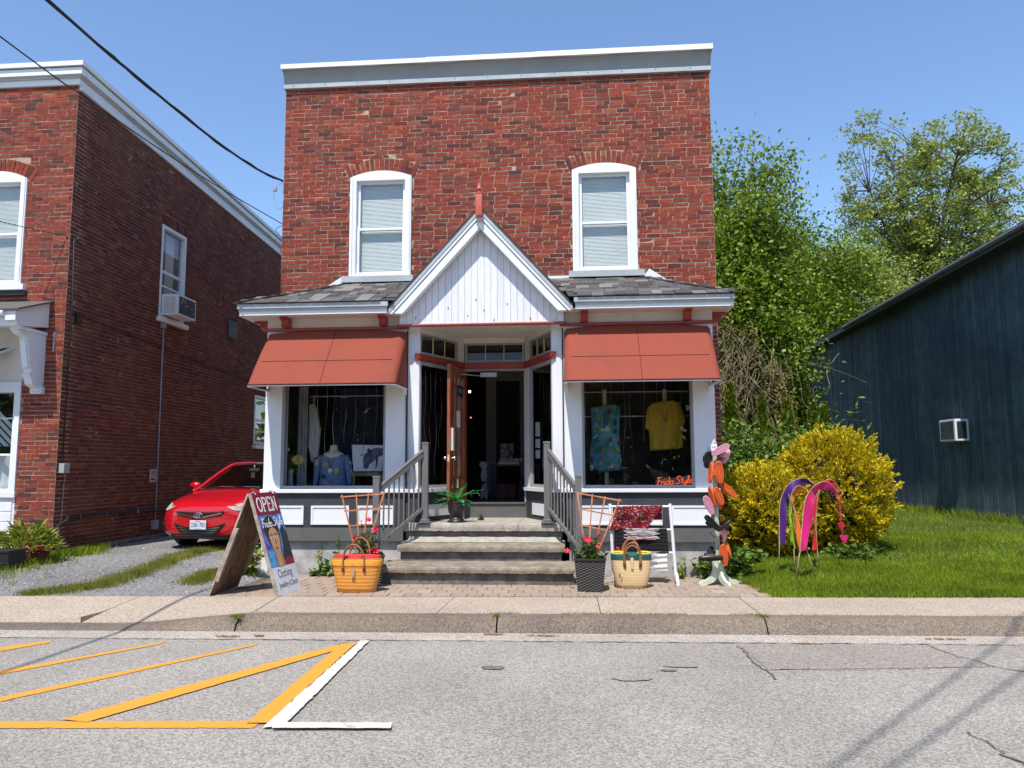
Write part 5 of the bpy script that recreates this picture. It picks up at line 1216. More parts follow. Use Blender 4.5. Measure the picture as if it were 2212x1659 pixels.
# ------------------------------------------------------------------ slipper stand
st = thing('slipper_stand', 'pale green wooden stand with hooks, a price tag and hanging slippers', 'stand', (1.81, 10.2, 0))
M['pale_green'] = mat('pale_green_paint', (0.56, 0.60, 0.45), 0.6, 0.08, 6)
sx, sy = 1.812, 10.2
mb = MB(); mb.bbox(sx-.026, sx+.026, sy-.026, sy+.026, .10, 1.74, .004); mb.lathe([(.03, 1.74), (.035, 1.76), (.035, 1.80), (.022, 1.83), (.001, 1.86)], 4, (sx, sy, 0)); mb.build('pole', mat('worn_green_timber', (0.40, 0.36, 0.27), 0.7, 0.2, 5, col2=(0.55, 0.57, 0.44), stretch=(6, 6, 1)), st)
LEG = [(.02, .32), (.055, .32), (.075, .27), (.07, .20), (.10, .13), (.17, .075), (.25, .055), (.275, .03), (.272, 0), (.20, 0), (.15, .02), (.08, .04), (.02, .10)]
for k in range(4):
    a = R(20)+k*PI/2-PI/2; mb = MB(); ca, sa = math.cos(a), math.sin(a)
    mb.prism(LEG, -.02, .02, lambda r_, z, d: (sx+r_*ca-d*sa, sy+r_*sa+d*ca, z)); mb.build('leg', M['pale_green'], st)
mb = MB(); mb.box(sx-.045, sx+.028, sy-.034, sy-.030, 1.705, 1.79); tg = mb.build('price_card', mat('white_card', (.8, .8, .78), .8, .02), st); text('lettering', '$30', M['ink'], tg, (sx-.032, sy-.0345, 1.735), (1, 0, 0), (0, 0, 1), .045, .028, .001)
for z, s in ((1.70, -1), (1.68, 1), (1.66, -1), (1.35, 1), (1.2, -1), (.9, 1), (.62, -1)):
    mb = MB(); mb.tube(bez([(sx, sy, z), (sx+s*.04, sy-.02, z-.01), (sx+s*.075, sy-.035, z+.02), (sx+s*.09, sy-.04, z+.055)], 4), .004, 5); mb.build('hook', M['wire'], st)
SL = {'orange': mat('orange_foam', (0.72, 0.13, 0.02), 0.55, 0.06), 'pink': mat('pink_foam', (0.72, 0.33, 0.42), 0.55, 0.05), 'black': mat('black_foam', (0.012, 0.012, 0.013), 0.4, 0.1)}
SLG = {'orange': mat('orange_groove', (0.38, 0.04, 0.008), 0.7), 'pink': mat('pink_groove', (0.45, 0.17, 0.24), 0.7), 'black': mat('black_groove', (0.004, 0.004, 0.004), 0.7)}
def slipper(label, col, a, b, nrm, width=.095, strap=1):
    """foam slide hanging from a (heel or toe, upper end) to b; nrm = direction the ridged sole faces"""
    a, b = Vector(a), Vector(b); d = b-a; L_ = d.length; d.normalize(); n = Vector(nrm); n = (n-d*n.dot(d)).normalized(); s = d.cross(n)
    t = thing('slipper', label, 'slipper', tuple(a.lerp(b, .5)), 'foam slippers on the green stand')
    def W(q): return width/2*(1.0 if q < .5 else 1-.16*(q-.5)*2)
    N = 28
    def out(k, sc, h):
        th = 2*PI*k/N; q = .5-.5*math.copysign(abs(math.cos(th))**.8, math.cos(th)); w_ = W(q)*math.copysign(abs(math.sin(th))**.75, math.sin(th))
        q2 = .5+(q-.5)*(1-(1-sc)*width/L_); return a+d*L_*q2+s*w_*sc+n*h
    mb = MB(); prof = [(.86, -.022), (.97, -.018), (1.0, -.008), (1.0, .004), (.97, .012), (.90, .015), (.80, .014), (.77, .006), (.69, .006), (.66, .014), (.52, .014), (.49, .006), (.41, .006), (.38, .014), (.26, .014), (.23, .007), (.13, .007), (.10, .011)]
    v = [out(k, sc, h) for sc, h in prof for k in range(N)]; M_ = len(prof)
    mb.add(v, [(j*N+k, j*N+(k+1) % N, (j+1)*N+(k+1) % N, (j+1)*N+k) for j in range(M_-1) for k in range(N)]+[tuple(range(N))[::-1], tuple((M_-1)*N+k for k in range(N))])
    mb.mi = [1 if (f[0]//N) in (6, 7, 8, 10, 11, 12, 14, 15) and len(f) == 4 else 0 for f in mb.f]
    mb.build('sole', [SL[col], SLG[col]], t, angle=50)
    if strap:
        mb = MB()
        mb.grid(lambda u, v_: tuple(a+d*L_*(.30+.30*v_+.05*math.sin(PI*u)*(v_-.5))+s*(W(.4)*1.02*math.cos(PI*u))-n*(.012+.062*math.sin(PI*u)**.7)), 14, 5)
        mb.grid(lambda u, v_: tuple(a+d*L_*(.30+.30*v_+.05*math.sin(PI*u)*(v_-.5))+s*(W(.4)*.92*math.cos(PI*u))-n*(.012+.054*math.sin(PI*u)**.7)), 14, 5); mb.build('strap', SL[col], t, smooth=True)
Z4 = lambda *p: p
slipper('pink foam slipper at the top of the stand, pointing up to the right', 'pink', *[(1.98,10.08,1.778), (1.757,10.08,1.65)], (0.1, -1, .25))
slipper('pink foam slipper hanging behind the topmost pink one', 'pink', *[(1.993,10.2,1.725), (1.919,10.2,1.539)], (0.9, .5, .1))
slipper('black foam slipper hanging highest on the left of the pole', 'black', *[(1.729,10.12,1.697), (1.695,10.12,1.478)], (0.35, -1, .1), .11)
slipper('orange foam slipper seen edge on, left of the pole below the black one', 'orange', *[(1.753,10.09,1.561), (1.72,10.09,1.291)], (-1, -.35, .1))
slipper('orange foam slipper hanging upright with its ridged sole to the street', 'orange', *[(1.832,10.07,1.573), (1.856,10.07,1.285)], (-.15, -1, .05), .105)
slipper('orange foam slipper sticking out furthest to the right of the pole', 'orange', *[(1.873,10.16,1.292), (2.07,10.16,1.102)], (.15, -1, .35), .09)
slipper('orange foam slipper with its strap showing, above the pale pink one', 'orange', *[(1.724,10.12,1.244), (1.779,10.12,0.981)], (-.9, -.5, .1), .09)
slipper('orange foam slipper overlapping the middle of the pole', 'orange', *[(1.786,10.06,1.24), (1.869,10.06,1.015)], (.2, -1, .1), .095)
slipper('orange foam slipper hanging in shade behind the pole at mid height', 'orange', *[(1.861,10.22,1.167), (1.872,10.22,0.946)], (.9, -.4, .1), .09)
slipper('pale pink foam slipper slanting down on the left at mid height', 'pink', *[(1.65,10.08,1.13), (1.745,10.08,0.896)], (-.15, -1, .1), .10)
slipper('black foam slipper lying across the pole at mid height', 'black', *[(1.645,10.06,0.883), (1.823,10.06,0.698)], (.45, -.6, .5), .10)
slipper('black foam slipper pointing up to the right under the middle of the stand', 'black', *[(1.978,10.1,0.829), (1.809,10.1,0.688)], (-.3, .2, 1), .09)
slipper('pink foam slipper hanging right of the pole below the black pair', 'pink', *[(1.94,10.18,0.758), (1.898,10.18,0.541)], (.95, -.3, .1), .09)
slipper('orange foam slipper hanging lowest on the right of the pole', 'orange', *[(1.855,10.1,0.518), (1.887,10.1,0.249)], (-.1, -1, .05), .10)
slipper('orange foam slipper tucked behind the lowest orange one', 'orange', *[(1.919,10.2,0.543), (1.974,10.2,0.344)], (.9, .1, .2), .09)
slipper('black foam slipper lying flat at the bottom of the stand', 'black', *[(1.543,10.06,0.344), (1.855,10.06,0.352)], (0, -.55, -.8), .10)
slipper('black foam slipper hanging against the back of the pole near the base', 'black', *[(1.755,10.24,0.483), (1.679,10.24,0.351)], (-.7, .5, .3), .09)

# ------------------------------------------------------------------ garden flags on the lawn
def flag(label, col, base, pole, outer, inner, seed, tail=None):
    m_ = mat(col[0], col[1], 0.45, 0.10, 3, sheen=0.3, trans=0.3); rr = random.Random(seed)
    b = Vector(base); t = thing('garden_flag', label, 'flag', tuple(b), 'curved garden flags on the lawn')
    o_ = bez(outer, 5); i_ = bez(inner, 5); n = min(len(o_), len(i_)); o_ = [o_[int(k*(len(o_)-1)/(n-1))] for k in range(n)]; i_ = [i_[int(k*(len(i_)-1)/(n-1))] for k in range(n)]
    mb = MB(); K = 7
    def w(u, v):
        k = v*(n-1); a = int(min(k, n-2)); f = k-a
        p = (o_[a].lerp(o_[a+1], f)).lerp(i_[a].lerp(i_[a+1], f), u)
        return (p.x, p.y+.05*math.sin(v*7+seed)*u+.03*math.sin(v*17+2*u+seed)*u+.05*u*v, p.z)
    mb.grid(w, K, n); mb.build('cloth', m_, t, smooth=True)
    pl = [b]+[Vector(p)+Vector((0, .004, 0)) for p in pole]+[p+Vector((0, .006, 0)) for p in o_[:]]
    mb = MB(); mb.tube(pl, [.007-.0045*k/len(pl) for k in range(len(pl))], 6); mb.build('pole', mat('bamboo', (.50, .36, .20), .6, .15, 20), t, smooth=True)
    if tail:
        mb = MB(); T = [Vector(p) for p in tail]; mb.tube(T, .0025, 4)
        for k in range(14): p = T[0].lerp(T[-1], k/14); mb.box(p.x-.006, p.x+.006, p.y-.004, p.y+.004, p.z-.012, p.z+.004, .003)
        mb.build('tail_cord', m_, t)
        h = T[-1]; mb = MB(); hp = [(0, -.075), (.04, -.02), (.045, .01), (.028, .03), (0, .015), (-.028, .03), (-.045, .01), (-.04, -.02)]
        mb.prism([(a+.012, c) for a, c in hp], -.012, .012, lambda a, c, d: (h.x+a, h.y+d, h.z+c)); mb.build('heart_pendant', m_, t)
flag('purple curved garden flag, the one nearest the shop', ('purple_cloth', (.085, .015, .22)), [(2.655,10.55,0.117)][0], [(2.676,10.55,0.456)],
     [(2.675,10.55,0.476), (2.697,10.55,0.887), (2.73,10.55,1.09), (2.827,10.55,1.262), (2.96,10.55,1.333), (3.059,10.55,1.337), (3.17,10.55,1.251)], [(2.764,10.55,0.471), (2.796,10.55,0.887), (2.823,10.55,1.059), (2.893,10.55,1.18), (2.996,10.55,1.256), (3.096,10.55,1.259), (3.172,10.55,1.236)], 1)
flag('lime green garden flag, narrow, between the purple and orange flags', ('lime_cloth', (.26, .48, .02)), [(2.821,10.4,0.128)][0], [(2.82,10.4,0.432)],
     [(2.835,10.4,0.442), (2.831,10.4,0.698), (2.81,10.4,0.996), (2.796,10.4,1.135)], [(2.798,10.4,0.501), (2.763,10.4,0.648), (2.796,10.4,0.976), (2.809,10.4,1.145)], 2)
flag('orange curved garden flag in the middle of the row', ('orange_cloth', (.80, .20, .025)), [(3.039,10.25,0.092)][0], [(2.941,10.25,0.429)],
     [(2.937,10.25,0.433), (2.887,10.25,0.613), (2.845,10.25,0.856), (2.789,10.25,1.023), (2.773,10.25,1.101), (2.801,10.25,1.19), (2.862,10.25,1.249), (2.929,10.25,1.227), (2.991,10.25,1.155)], [(2.845,10.25,0.418), (2.818,10.25,0.564), (2.804,10.25,0.807), (2.781,10.25,0.993), (2.826,10.25,1.081), (2.848,10.25,1.14), (2.888,10.25,1.175), (2.936,10.25,1.175), (2.988,10.25,1.148)], 3)
flag('hot pink curved garden flag, largest, nearest the street', ('pink_cloth', (.68, .012, .17)), [(2.756,10.15,0.071)][0], [(2.821,10.15,0.405)],
     [(2.826,10.15,0.415), (2.863,10.15,0.718), (2.91,10.15,1.027), (2.974,10.15,1.173), (3.084,10.15,1.278), (3.209,10.15,1.299), (3.304,10.15,1.201), (3.336,10.15,1.066)], [(2.896,10.15,0.487), (2.975,10.15,0.766), (3.015,10.15,1.027), (3.063,10.15,1.143), (3.128,10.15,1.2), (3.224,10.15,1.206), (3.292,10.15,1.153), (3.331,10.15,1.056)], 4,
     [(3.336,10.15,1.066), (3.342,10.15,0.815), (3.361,10.15,0.608)])
flag('red curved garden flag, furthest from the shop behind the pink one', ('red_cloth', (.62, .012, .02)), [(3.281,10.9,0.146)][0], [(3.265,10.9,0.361)],
     [(3.266,10.9,0.371), (3.263,10.9,0.701), (3.296,10.9,1.023), (3.362,10.9,1.242), (3.448,10.9,1.321), (3.529,10.9,1.299), (3.616,10.9,1.163)], [(3.184,10.9,0.371), (3.239,10.9,0.681), (3.234,10.9,0.909), (3.327,10.9,1.148), (3.435,10.9,1.255), (3.517,10.9,1.268), (3.608,10.9,1.153)], 5,
     [(3.616,10.9,1.158), (3.602,10.9,0.909), (3.582,10.9,0.712)])

# ------------------------------------------------------------------ neighbouring brick building on the left
WX, WY = -8.46, 12.02
lb_ = thing('brick_building', 'dark red brick building with white cornice across the gravel driveway', 'building', (-9.5, 12.0, 0))
def lp(name, m, *b, par=lb_, bev=0):
    mb = MB()
    for q in b: (mb.bbox(*q, bev) if bev else mb.box(*q))
    return mb.build(name, m, par)
LW = [(-10.36, -9.27, 4.60, 6.46, 6.60)]
SW = (14.87, 15.87, 4.63, 6.56)            # side window: y0, y1, z0, z1
BW = (19.75, 20.9, 2.15, 3.45)             # far side window
lp('wall', M['mortar'], (-13, -10.36, WY, WY+.3, 4.1, 8.2), (-9.27, WX, WY, WY+.3, 4.1, 8.2), (-10.36, -9.27, WY, WY+.3, 4.1, 4.6), (-10.36, -9.27, WY, WY+.3, 6.6, 8.2),
   (-9.14, WX, WY, WY+.3, -.1, 4.1))
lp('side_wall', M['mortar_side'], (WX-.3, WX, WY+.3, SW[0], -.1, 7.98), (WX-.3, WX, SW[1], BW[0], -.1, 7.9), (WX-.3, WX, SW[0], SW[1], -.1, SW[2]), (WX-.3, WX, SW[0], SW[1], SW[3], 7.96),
   (WX-.3, WX, BW[0], BW[1], -.1, BW[2]), (WX-.3, WX, BW[0], BW[1], BW[3], 7.8), (WX-.3, WX, BW[1], 25, -.1, 7.7), (-13, WX-.3, 24.7, 25, -.1, 7.8), (-13, -12.7, WY+.3, 24.7, -.1, 7.9), (-12.7, WX-.3, WY+.3, 24.7, 7.7, 7.8))
def lhole(z):
    h = []
    for x0, x1, z0, zs, za in LW:
        if z0 < z < zs-.02: h.append((x0+11.2, x1+11.2))
        elif zs-.02 <= z < za+.26: h.append((x0+11.2-.02, x1+11.2+.02))
    if z < 4.08: h.append((0, 11.2-9.14))
    return h
sp = courses((-11.2, WY, 0), (1, 0, 0), 11.2+WX, 0.14, 8.10, lhole, 0, spall=.02)
cx, hw = -9.815, .545; s_a = .14; rad = (hw*hw+s_a*s_a)/(2*s_a)
sp += arch_spots(cx, WY, 6.60-rad, rad+.006, -33, 33, 17)
def shole(z):
    h = []
    for a, b, z0, z1 in (SW, BW):
        if z0 < z < z1+.03: h.append((a-WY, b-WY))
        elif z1 <= z < z1+.24: h.append((a-WY-.04, b-WY+.04))
    top = 8.06; u = (8.04-z)/.040
    h.append((u, 99)); return h
sp2 = courses((WX, WY, 0), (0, 1, 0), 12.0, 0.19, 8.05, shole, 0, proud=(0.001, 0.004))
for a, b, z0, z1 in (SW, BW):
    n = int((b-a+.08)/.072)
    for i in range(n):
        rot = Matrix((Vector((0, 0, 1)), Vector((-1, 0, 0)), Vector((0, -1, 0)))).transposed()
        sp2.append((Vector((WX+.006, a-.04+.036+i*.072, z1+.125)), rot, 1.0, 1.0))
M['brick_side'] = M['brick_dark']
brickwork(lb_, sp, M['brick'], 150); 
_n0 = len(lb_.children)
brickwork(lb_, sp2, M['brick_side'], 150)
arch_window(lb_, *LW[0], WY+.02)
lp('window_sill', M['white'], (-10.45, -9.17, WY-.10, WY, 4.50, 4.598), bev=.008); lp('window_sill', M['charcoal'], (-10.42, -9.16, WY-.06, WY, 4.42, 4.50))
def side_window(y0, y1, z0, z1, sill=True):
    mb = MB(); f = .07; x = WX-.06
    for q in ((y0, y0+f, z0, z1), (y1-f, y1, z0, z1), (y0+f, y1-f, z0, z0+f), (y0+f, y1-f, z1-f, z1)): mb.box(x-.04, WX+.012, *q)
    w_ = mb.build('window', M['trim'], lb_); zz = z0+(z1-z0)*.5
    mb = MB(); mb.box(x-.03, x+.02, y0+f, y1-f, zz-.03, zz+.03); mb.box(x-.02, x+.03, y0+f, y1-f, zz-.32, zz-.29); mb.build('sash', M['trim'], w_)
    MB().add([(x, y0+f, z0+f), (x, y1-f, z0+f), (x, y1-f, z1-f), (x, y0+f, z1-f)], [(0, 1, 2, 3)]).build('pane', M['glass'], w_)
    lpm = MB(); lpm.box(x-.3, x-.28, y0, y1, z0, z1); lpm.build('back_panel', M['dark_in'], w_)
    mb = MB(); mb.grid(lambda u, v: (x-.16+.02*math.sin(u*22), y0+.1+(y1-y0)*.35*u+(y1-y0)*.45, z0+.05+(z1-z0-.1)*v), 24, 2); mb.build('curtain', M['cream'], w_)
    if sill: mb = MB(); mb.bbox(WX, WX+.10, y0-.07, y1+.08, z0-.12, z0-.02, .008); mb.build('window_sill', M['trim'], lb_)
side_window(*SW); side_window(*BW)
# window air conditioner
ac = thing('air_conditioner', 'white air conditioner with scratched dark grille in the side window of the brick building', 'air conditioner', (WX, 15.3, 4.68))
ax0, ax1, ay0, ay1, az0, az1 = WX, WX+.36, 14.97, 15.72, 4.66, 5.10
mb = MB(); mb.bbox(ax0, ax1, ay0, ay1, az0, az1, .012); mb.build('casing', M['trim'], ac)
M['scuffed'] = mat('scuffed_dark_grille', (0.045, 0.05, 0.055), 0.6, 0.3, 7, col2=(0.075, 0.08, 0.085), bump=.2)
mb = MB(); mb.box(ax1-.002, ax1+.004, ay0+.04, ay1-.04, az0+.04, az1-.04); g_ = mb.build('rear_grille', M['scuffed'], ac)
mb = MB()
for k in range(11): z = az0+.06+k*.031; mb.box(ax1+.004, ax1+.009, ay0+.05, ay1-.05, z, z+.012)
mb.build('fins', M['scuffed'], ac)
mb = MB(); M['louvre'] = mat('yellowed_louvre', (0.46, 0.42, 0.28), .6, .1)
for a, b in ((.05, .17), (.185, .30)):
    for k in range(12): z = az0+.05+k*.029; mb.beam((ax0+a, ay0-.003, z), (ax0+b, ay0-.003, z), .012, .004, up=(0, -.5, .8))
mb.build('louvre', M['louvre'], ac)
mb = MB(); rr = random.Random(8)
for k in range(7):
    p = Vector((ax1+.0095, ay0+.1+rr.random()*.5, az0+.08+rr.random()*.28)); stroke(mb, [(0, 0), (rr.uniform(-.06, .06), rr.uniform(-.05, .02)), (rr.uniform(-.1, .1), rr.uniform(-.04, .04))], p, (0, 1, 0), (0, 0, 1), .009, .001)
mb.build('scratches', M['trim'], ac)
# cornice: wooden mouldings along the front (x) and, falling slightly, down the side (y)
CORN = [(.05, .0, .105, 'M1'), (.08, .105, .15, 'M2'), (.13, .15, .265, 'M3'), (.125, .265, .285, 'D'), (.17, .285, .365, 'M1')]
for pr, za, zb, k in CORN:
    m_ = {'M1': M['trim'], 'M2': M['grey_metal'], 'M3': M['trim'], 'D': M['charcoal']}[k]
    z0_ = 8.10
    mb = MB(); mb.box(-13, WX+pr, WY-pr, WY+.02, z0_+za, z0_+zb); mb.build('cornice', m_, lb_)
    mb = MB(); s_ = .040
    v = [(x, y, z0_+z-(y-WY)*s_-.001) for z in ((za if za else -.07), zb) for y in (WY+.022, 25) for x in (WX-.02, WX+pr-.001)]
    mb.hexa(v); mb.build('cornice', m_, lb_)
# storefront at street level
lp('shopfront', M['cream'], (-13, -9.14, WY+.02, WY+.25, 2.85, 3.9)); lp('shopfront', M['white'], (-13, -9.14, WY-.0, WY+.25, -.1, 1.05), (-13, -9.12, WY-.05, WY+.0, 1.05, 1.13), (-9.22, -9.14, WY-.03, WY+.22, 1.13, 2.95), (-13, -9.22, WY-.02, WY+.2, 2.78, 2.95), (-9.27, -9.22, WY, WY+.2, 1.13, 2.78), (-13, -9.27, WY+.02, WY+.12, 1.13, 1.19), (-13, -9.27, WY+.03, WY+.10, 1.73, 1.765), (-13, -9.27, WY+.03, WY+.10, 2.34, 2.36))
mb = MB()
for k in range(5): mb.bbox(-13, -9.18, WY-.018, WY+.01, .18+k*.16, .33+k*.16, .01)
mb.build('clapboard', M['white'], lb_)
MB().add([(-13, WY+.09, 1.19), (-9.27, WY+.09, 1.19), (-9.27, WY+.09, 2.78), (-13, WY+.09, 2.78)], [(0, 1, 2, 3)]).build('shop_window', M['glass'], lb_)
lp('back_panel', M['dark_in'], (-13, -9.15, WY+.9, WY+.92, -.1, 3.0))
mb = MB(); mb.grid(lambda u, v: (-10.6+1.36*u, WY+.20+.03*math.sin(u*38), 1.19+.54*v), 60, 2); mb.build('curtain', M['white'], lb_)
# striped awning cloth over the shop window
for k in range(16):
    mb = MB(); a = -11.2+k*.12; mb.hexa([(a, WY+.06, 3.55), (a+.118, WY+.06, 3.55), (a-.5, WY-.85, 3.0), (a-.5+.118, WY-.85, 3.0), (a, WY+.06, 3.556), (a+.118, WY+.06, 3.556), (a-.5, WY-.85, 3.006), (a-.5+.118, WY-.85, 3.006)])
    mb.build('awning_stripe', M['trim'] if k % 2 else mat('dark_green_stripe', (0.012, 0.035, 0.03), .8), lb_)
for k in range(12):  # slanting pale strips inside stand for the awning's reflection in the glass
    mb = MB(); a = -10.9+k*.14; q = a*0.0
    mb.hexa([(a, WY+.5, 1.9), (a+.10, WY+.5, 1.9), (a-.95, WY+.5, 2.80), (a-.85, WY+.5, 2.80), (a, WY+.505, 1.9), (a+.10, WY+.505, 1.9), (a-.95, WY+.505, 2.80), (a-.85, WY+.505, 2.80)])
    mb.build('reflection_stripe', M['trim'] if k % 1 == 0 else M['black'], lb_)
# porch roof, end board and carved bracket
mb = MB(); mb.hexa([(-13, 11.28, 3.76), (-8.74, 11.28, 3.76), (-13, WY-.005, 3.86), (-8.74, WY-.005, 3.86), (-13, 11.28, 4.02), (-8.74, 11.28, 4.02), (-13, WY-.005, 4.27), (-8.74, WY-.005, 4.27)]); mb.build('porch_end_board', M['white'], lb_)
mb = MB(); mb.hexa([(-13, 11.18, 3.995), (-8.66, 11.18, 3.995), (-13, WY-.004, 4.285), (-8.66, WY-.004, 4.285), (-13, 11.18, 4.02), (-8.66, 11.18, 4.02), (-13, WY-.004, 4.315), (-8.66, WY-.004, 4.315)]); mb.build('porch_roof', M['shingle'], lb_)
mb = MB(); mb.tube([(-13, 11.2, 3.95), (-8.9, 11.2, 3.95)], .045, 8); mb.box(-8.9, -8.72, 11.22, 11.32, 3.84, 3.99); mb.build('gutter', M['trim'], lb_)
BPR = [(0, 1.0), (-.62, 1.0), (-.66, .93), (-.58, .88), (-.44, .84), (-.40, .70), (-.34, .40), (-.30, .30), (-.36, .26), (-.30, .20), (-.26, .10), (-.12, .04), (-.14, 0), (0, 0)]
mb = MB(); mb.prism(BPR, -8.90, -8.765, lambda a, b, d: (d, WY-.005+a, 2.78+b*1.0)); br_ = mb.build('porch_bracket', M['white'], lb_)
mb = MB(); mb.prism([(-.44, .80), (-.34, .36), (-.30, .36), (-.38, .80)], -8.88, -8.785, lambda a, b, d: (d, WY-.035+a, 2.78+b)); mb.build('bracket_fluting', M['white'], br_)
mb = MB(); mb.bbox(-8.93, -8.735, WY-.10, WY, 2.74, 2.86, .01); mb.build('bracket_foot', M['white'], br_)
mb = MB(); mb.bbox(-8.92, -8.745, WY-.66, WY, 3.72, 3.775, .01); mb.build('bracket_cap', M['white'], br_)
lp('anchor_plate', M['grey_metal'], (-8.63, -8.605, WY-.025, WY-.008, 3.45, 3.78))
# rubble footing along the side wall
mb = MB(); mb.box(WX-.1, WX+.02, WY+.3, 25, -.2, .195); mb.build('footing', mat('rubble_mortar', (0.20, 0.195, 0.18), .95, .2, 10), lb_)
M['rubble'] = palette_mat('rubble_stone', [(0, (.06, .06, .058)), (.4, (.11, .105, .095)), (.7, (.085, .08, .082)), (1, (.16, .145, .13))], .9, .3, 18, .8, 60)
y = WY+.3
while y < 20:
    w_ = random.uniform(.13, .30); h_ = random.uniform(.12, .2)
    mb = MB(); mb.bbox(WX-.02, WX+.045+random.uniform(-.01, .015), y+.012, y+w_-.012, -.05, h_-.01, .02); mb.build('stone', M['rubble'], lb_); y += w_
# conduits, meter box, hose, notice on the side wall
def wire(name, pts, r, m, par, n=6):
    mb = MB(); mb.tube(pts, r, n); return mb.build(name, m, par, smooth=True)
M['pvc'] = mat('grey_conduit', (0.30, 0.31, 0.33), .5, .05)
cd = wire('conduit', [(WX+.04, 15.03, 4.44), (WX+.04, 15.04, .38)], .016, M['pvc'], lb_)
lp('conduit_box', M['pvc'], (WX, WX+.07, 14.97, 15.08, 4.40, 4.52), (WX, WX+.07, 14.96, 15.12, .30, .48), par=cd)
wire('service_cable', [(WX+.02, 12.10, 5.42), (WX+.03, 12.14, 4.2), (WX+.03, 12.12, 1.62)], .011, M['cable'], lb_)
wire('service_cable', bez([(WX+.02, 12.2, 4.15), (WX+.02, 14.0, 4.05), (WX+.02, 16.5, 3.92), (WX+.02, 20, 3.75)], 4), .010, M['cable'], lb_)
wire('service_cable', bez([(WX+.04, 12.13, 1.48), (WX+.06, 12.17, 1.38), (WX+.03, 12.22, 1.40), (WX+.02, 12.2, 1.2), (WX+.02, 12.19, .72), (WX+.02, 12.13, .5), (WX+.02, 12.05, .36)], 4), .006, mat('pale_wire', (.45, .36, .27), .6), lb_)
lp('meter_box', mat('grey_green_box', (.33, .35, .33), .5, .05), (WX, WX+.10, 12.07, 12.22, 1.44, 1.60), bev=.008)
lp('junction_box', M['black'], (WX, WX+.05, 12.25, 12.38, 3.98, 4.16)); lp('wall_vent', M['scuffed'], (WX, WX+.05, 18.0, 18.45, 4.72, 5.14))
hs = MB(); hs.tube(bez([(WX+.20, 11.72, .30), (WX+.12, 11.85, .46), (WX+.05, 12.12, .60), (WX+.045, 12.5, .69), (WX+.045, 13.2, .725), (WX+.045, 14.2, .70), (WX+.045, 15.6, .66), (WX+.045, 17.5, .62)], 5), .024, 8)
hose = tag(hs.build('pipe', M['cable'], smooth=True), 'black plastic pipe clipped low along the dark brick side wall', 'pipe')
for y in (12.28, 12.62, 13.35, 14.35, 15.5): mb = MB(); mb.box(WX, WX+.075, y-.012, y+.012, .66, .745); mb.build('clip', M['steel'], hose)
nt_ = thing('wall_notice', 'small white printed notice on the side wall beside the grey conduit', 'notice', (WX, 14.92, 1.36))
mb = MB(); mb.box(WX+.012, WX+.018, 14.80, 15.06, 1.24, 1.50); mb.build('sheet', mat('notice_card', (.48, .44, .46), .7, .03), nt_)
mb = MB()
for z, a, b in ((1.455, 14.84, 14.99), (1.425, 14.85, 14.99), (1.395, 14.87, 14.98), (1.36, 14.89, 14.96)): mb.box(WX+.018, WX+.0195, a, b, z, z+.012)
mb.box(WX+.018, WX+.0195, 14.85, 14.98, 1.28, 1.315); mb.build('print', M['ink'], nt_)

# ------------------------------------------------------------------ overhead cables
cb = MB(); P = [(-5.6, -6, 6.9), (-5.4, 0, 6.45), (-5.19, 6.84, 6.17), (-5.12, 8.27, 6.13), (-5.05, 9.9, 6.14), (-4.98, 11.41, 6.24), (-4.86, 12.3, 6.36)]
cb.tube(bez(P, 6), .017, 6); cb.tube([p+Vector((.018*math.cos(i*.9), 0, .018*math.sin(i*.9))) for i, p in enumerate(bez(P, 6))], .010, 5)
tag(cb.build('service_cable', M['cable'], smooth=True), 'thick black twisted cable crossing the sky to the upper corner of the shop', 'cable')
cb = MB(); cb.tube(bez([(-5.7, -6, 5.9), (-5.4, 0, 5.6), (-5.16, 6.28, 5.42), (-5.11, 7.28, 5.41), (-5.04, 8.63, 5.41), (-4.97, 10.3, 5.48), (-4.85, 12.3, 5.60)], 6), .0075, 5)
cb.tube(bez([(-4.86, 12.3, 5.60), (-4.95, 12.2, 5.5), (-4.9, 12.18, 5.42), (-4.84, 12.25, 5.3), (-4.88, 12.25, 5.1)], 5), .005, 5)
tag(cb.build('thin_cable', M['cable'], smooth=True), 'thin black cable below the thick one, ending lower on the shop corner', 'cable')
cb = MB(); cb.tube(bez([(-12.6, 0, 6.3), (-10.9, 8.0, 5.68), (-9.4, 10.8, 5.47), (-8.42, 12.12, 5.42)], 6), .007, 5); cb.ball((-8.40, 12.14, 5.40), .035, 8, 6)
tag(cb.build('thin_cable', M['cable'], smooth=True), 'thin black cable running to an insulator on the corner of the left brick building', 'cable')
cb = MB(); cb.tube(bez([(-4.84, 12.25, 6.36), (-4.98, 12.2, 6.2), (-5.0, 12.2, 6.0), (-4.93, 12.2, 5.85), (-4.84, 12.25, 5.9)], 5), .005, 5); cb.box(-5.02, -4.96, 12.18, 12.22, 6.16, 6.21)
tag(cb.build('cable_loop', M['pvc']), 'small looped lead-in wire under the thick cable at the shop corner', 'wire')
for k, (a, b) in enumerate((((3.2, 3.47), (0.62, 0.26)), ((2.65, 2.22), (0.95, 0.29)))):
    d = (a[0]-b[0], a[1]-b[1]); cb = MB(); cb.tube([(b[0]-d[0]*3, b[1]-d[1]*3, 8.1), (a[0]+d[0]*.9, a[1]+d[1]*.9, 8.1)], .015, 6)
    tag(cb.build('street_cable', M['cable']), ('overhead street cable casting the shadow stripe nearer the kerb', 'overhead street cable casting the shadow stripe nearer the lower right corner')[k], 'cable', 'street cables above the road')

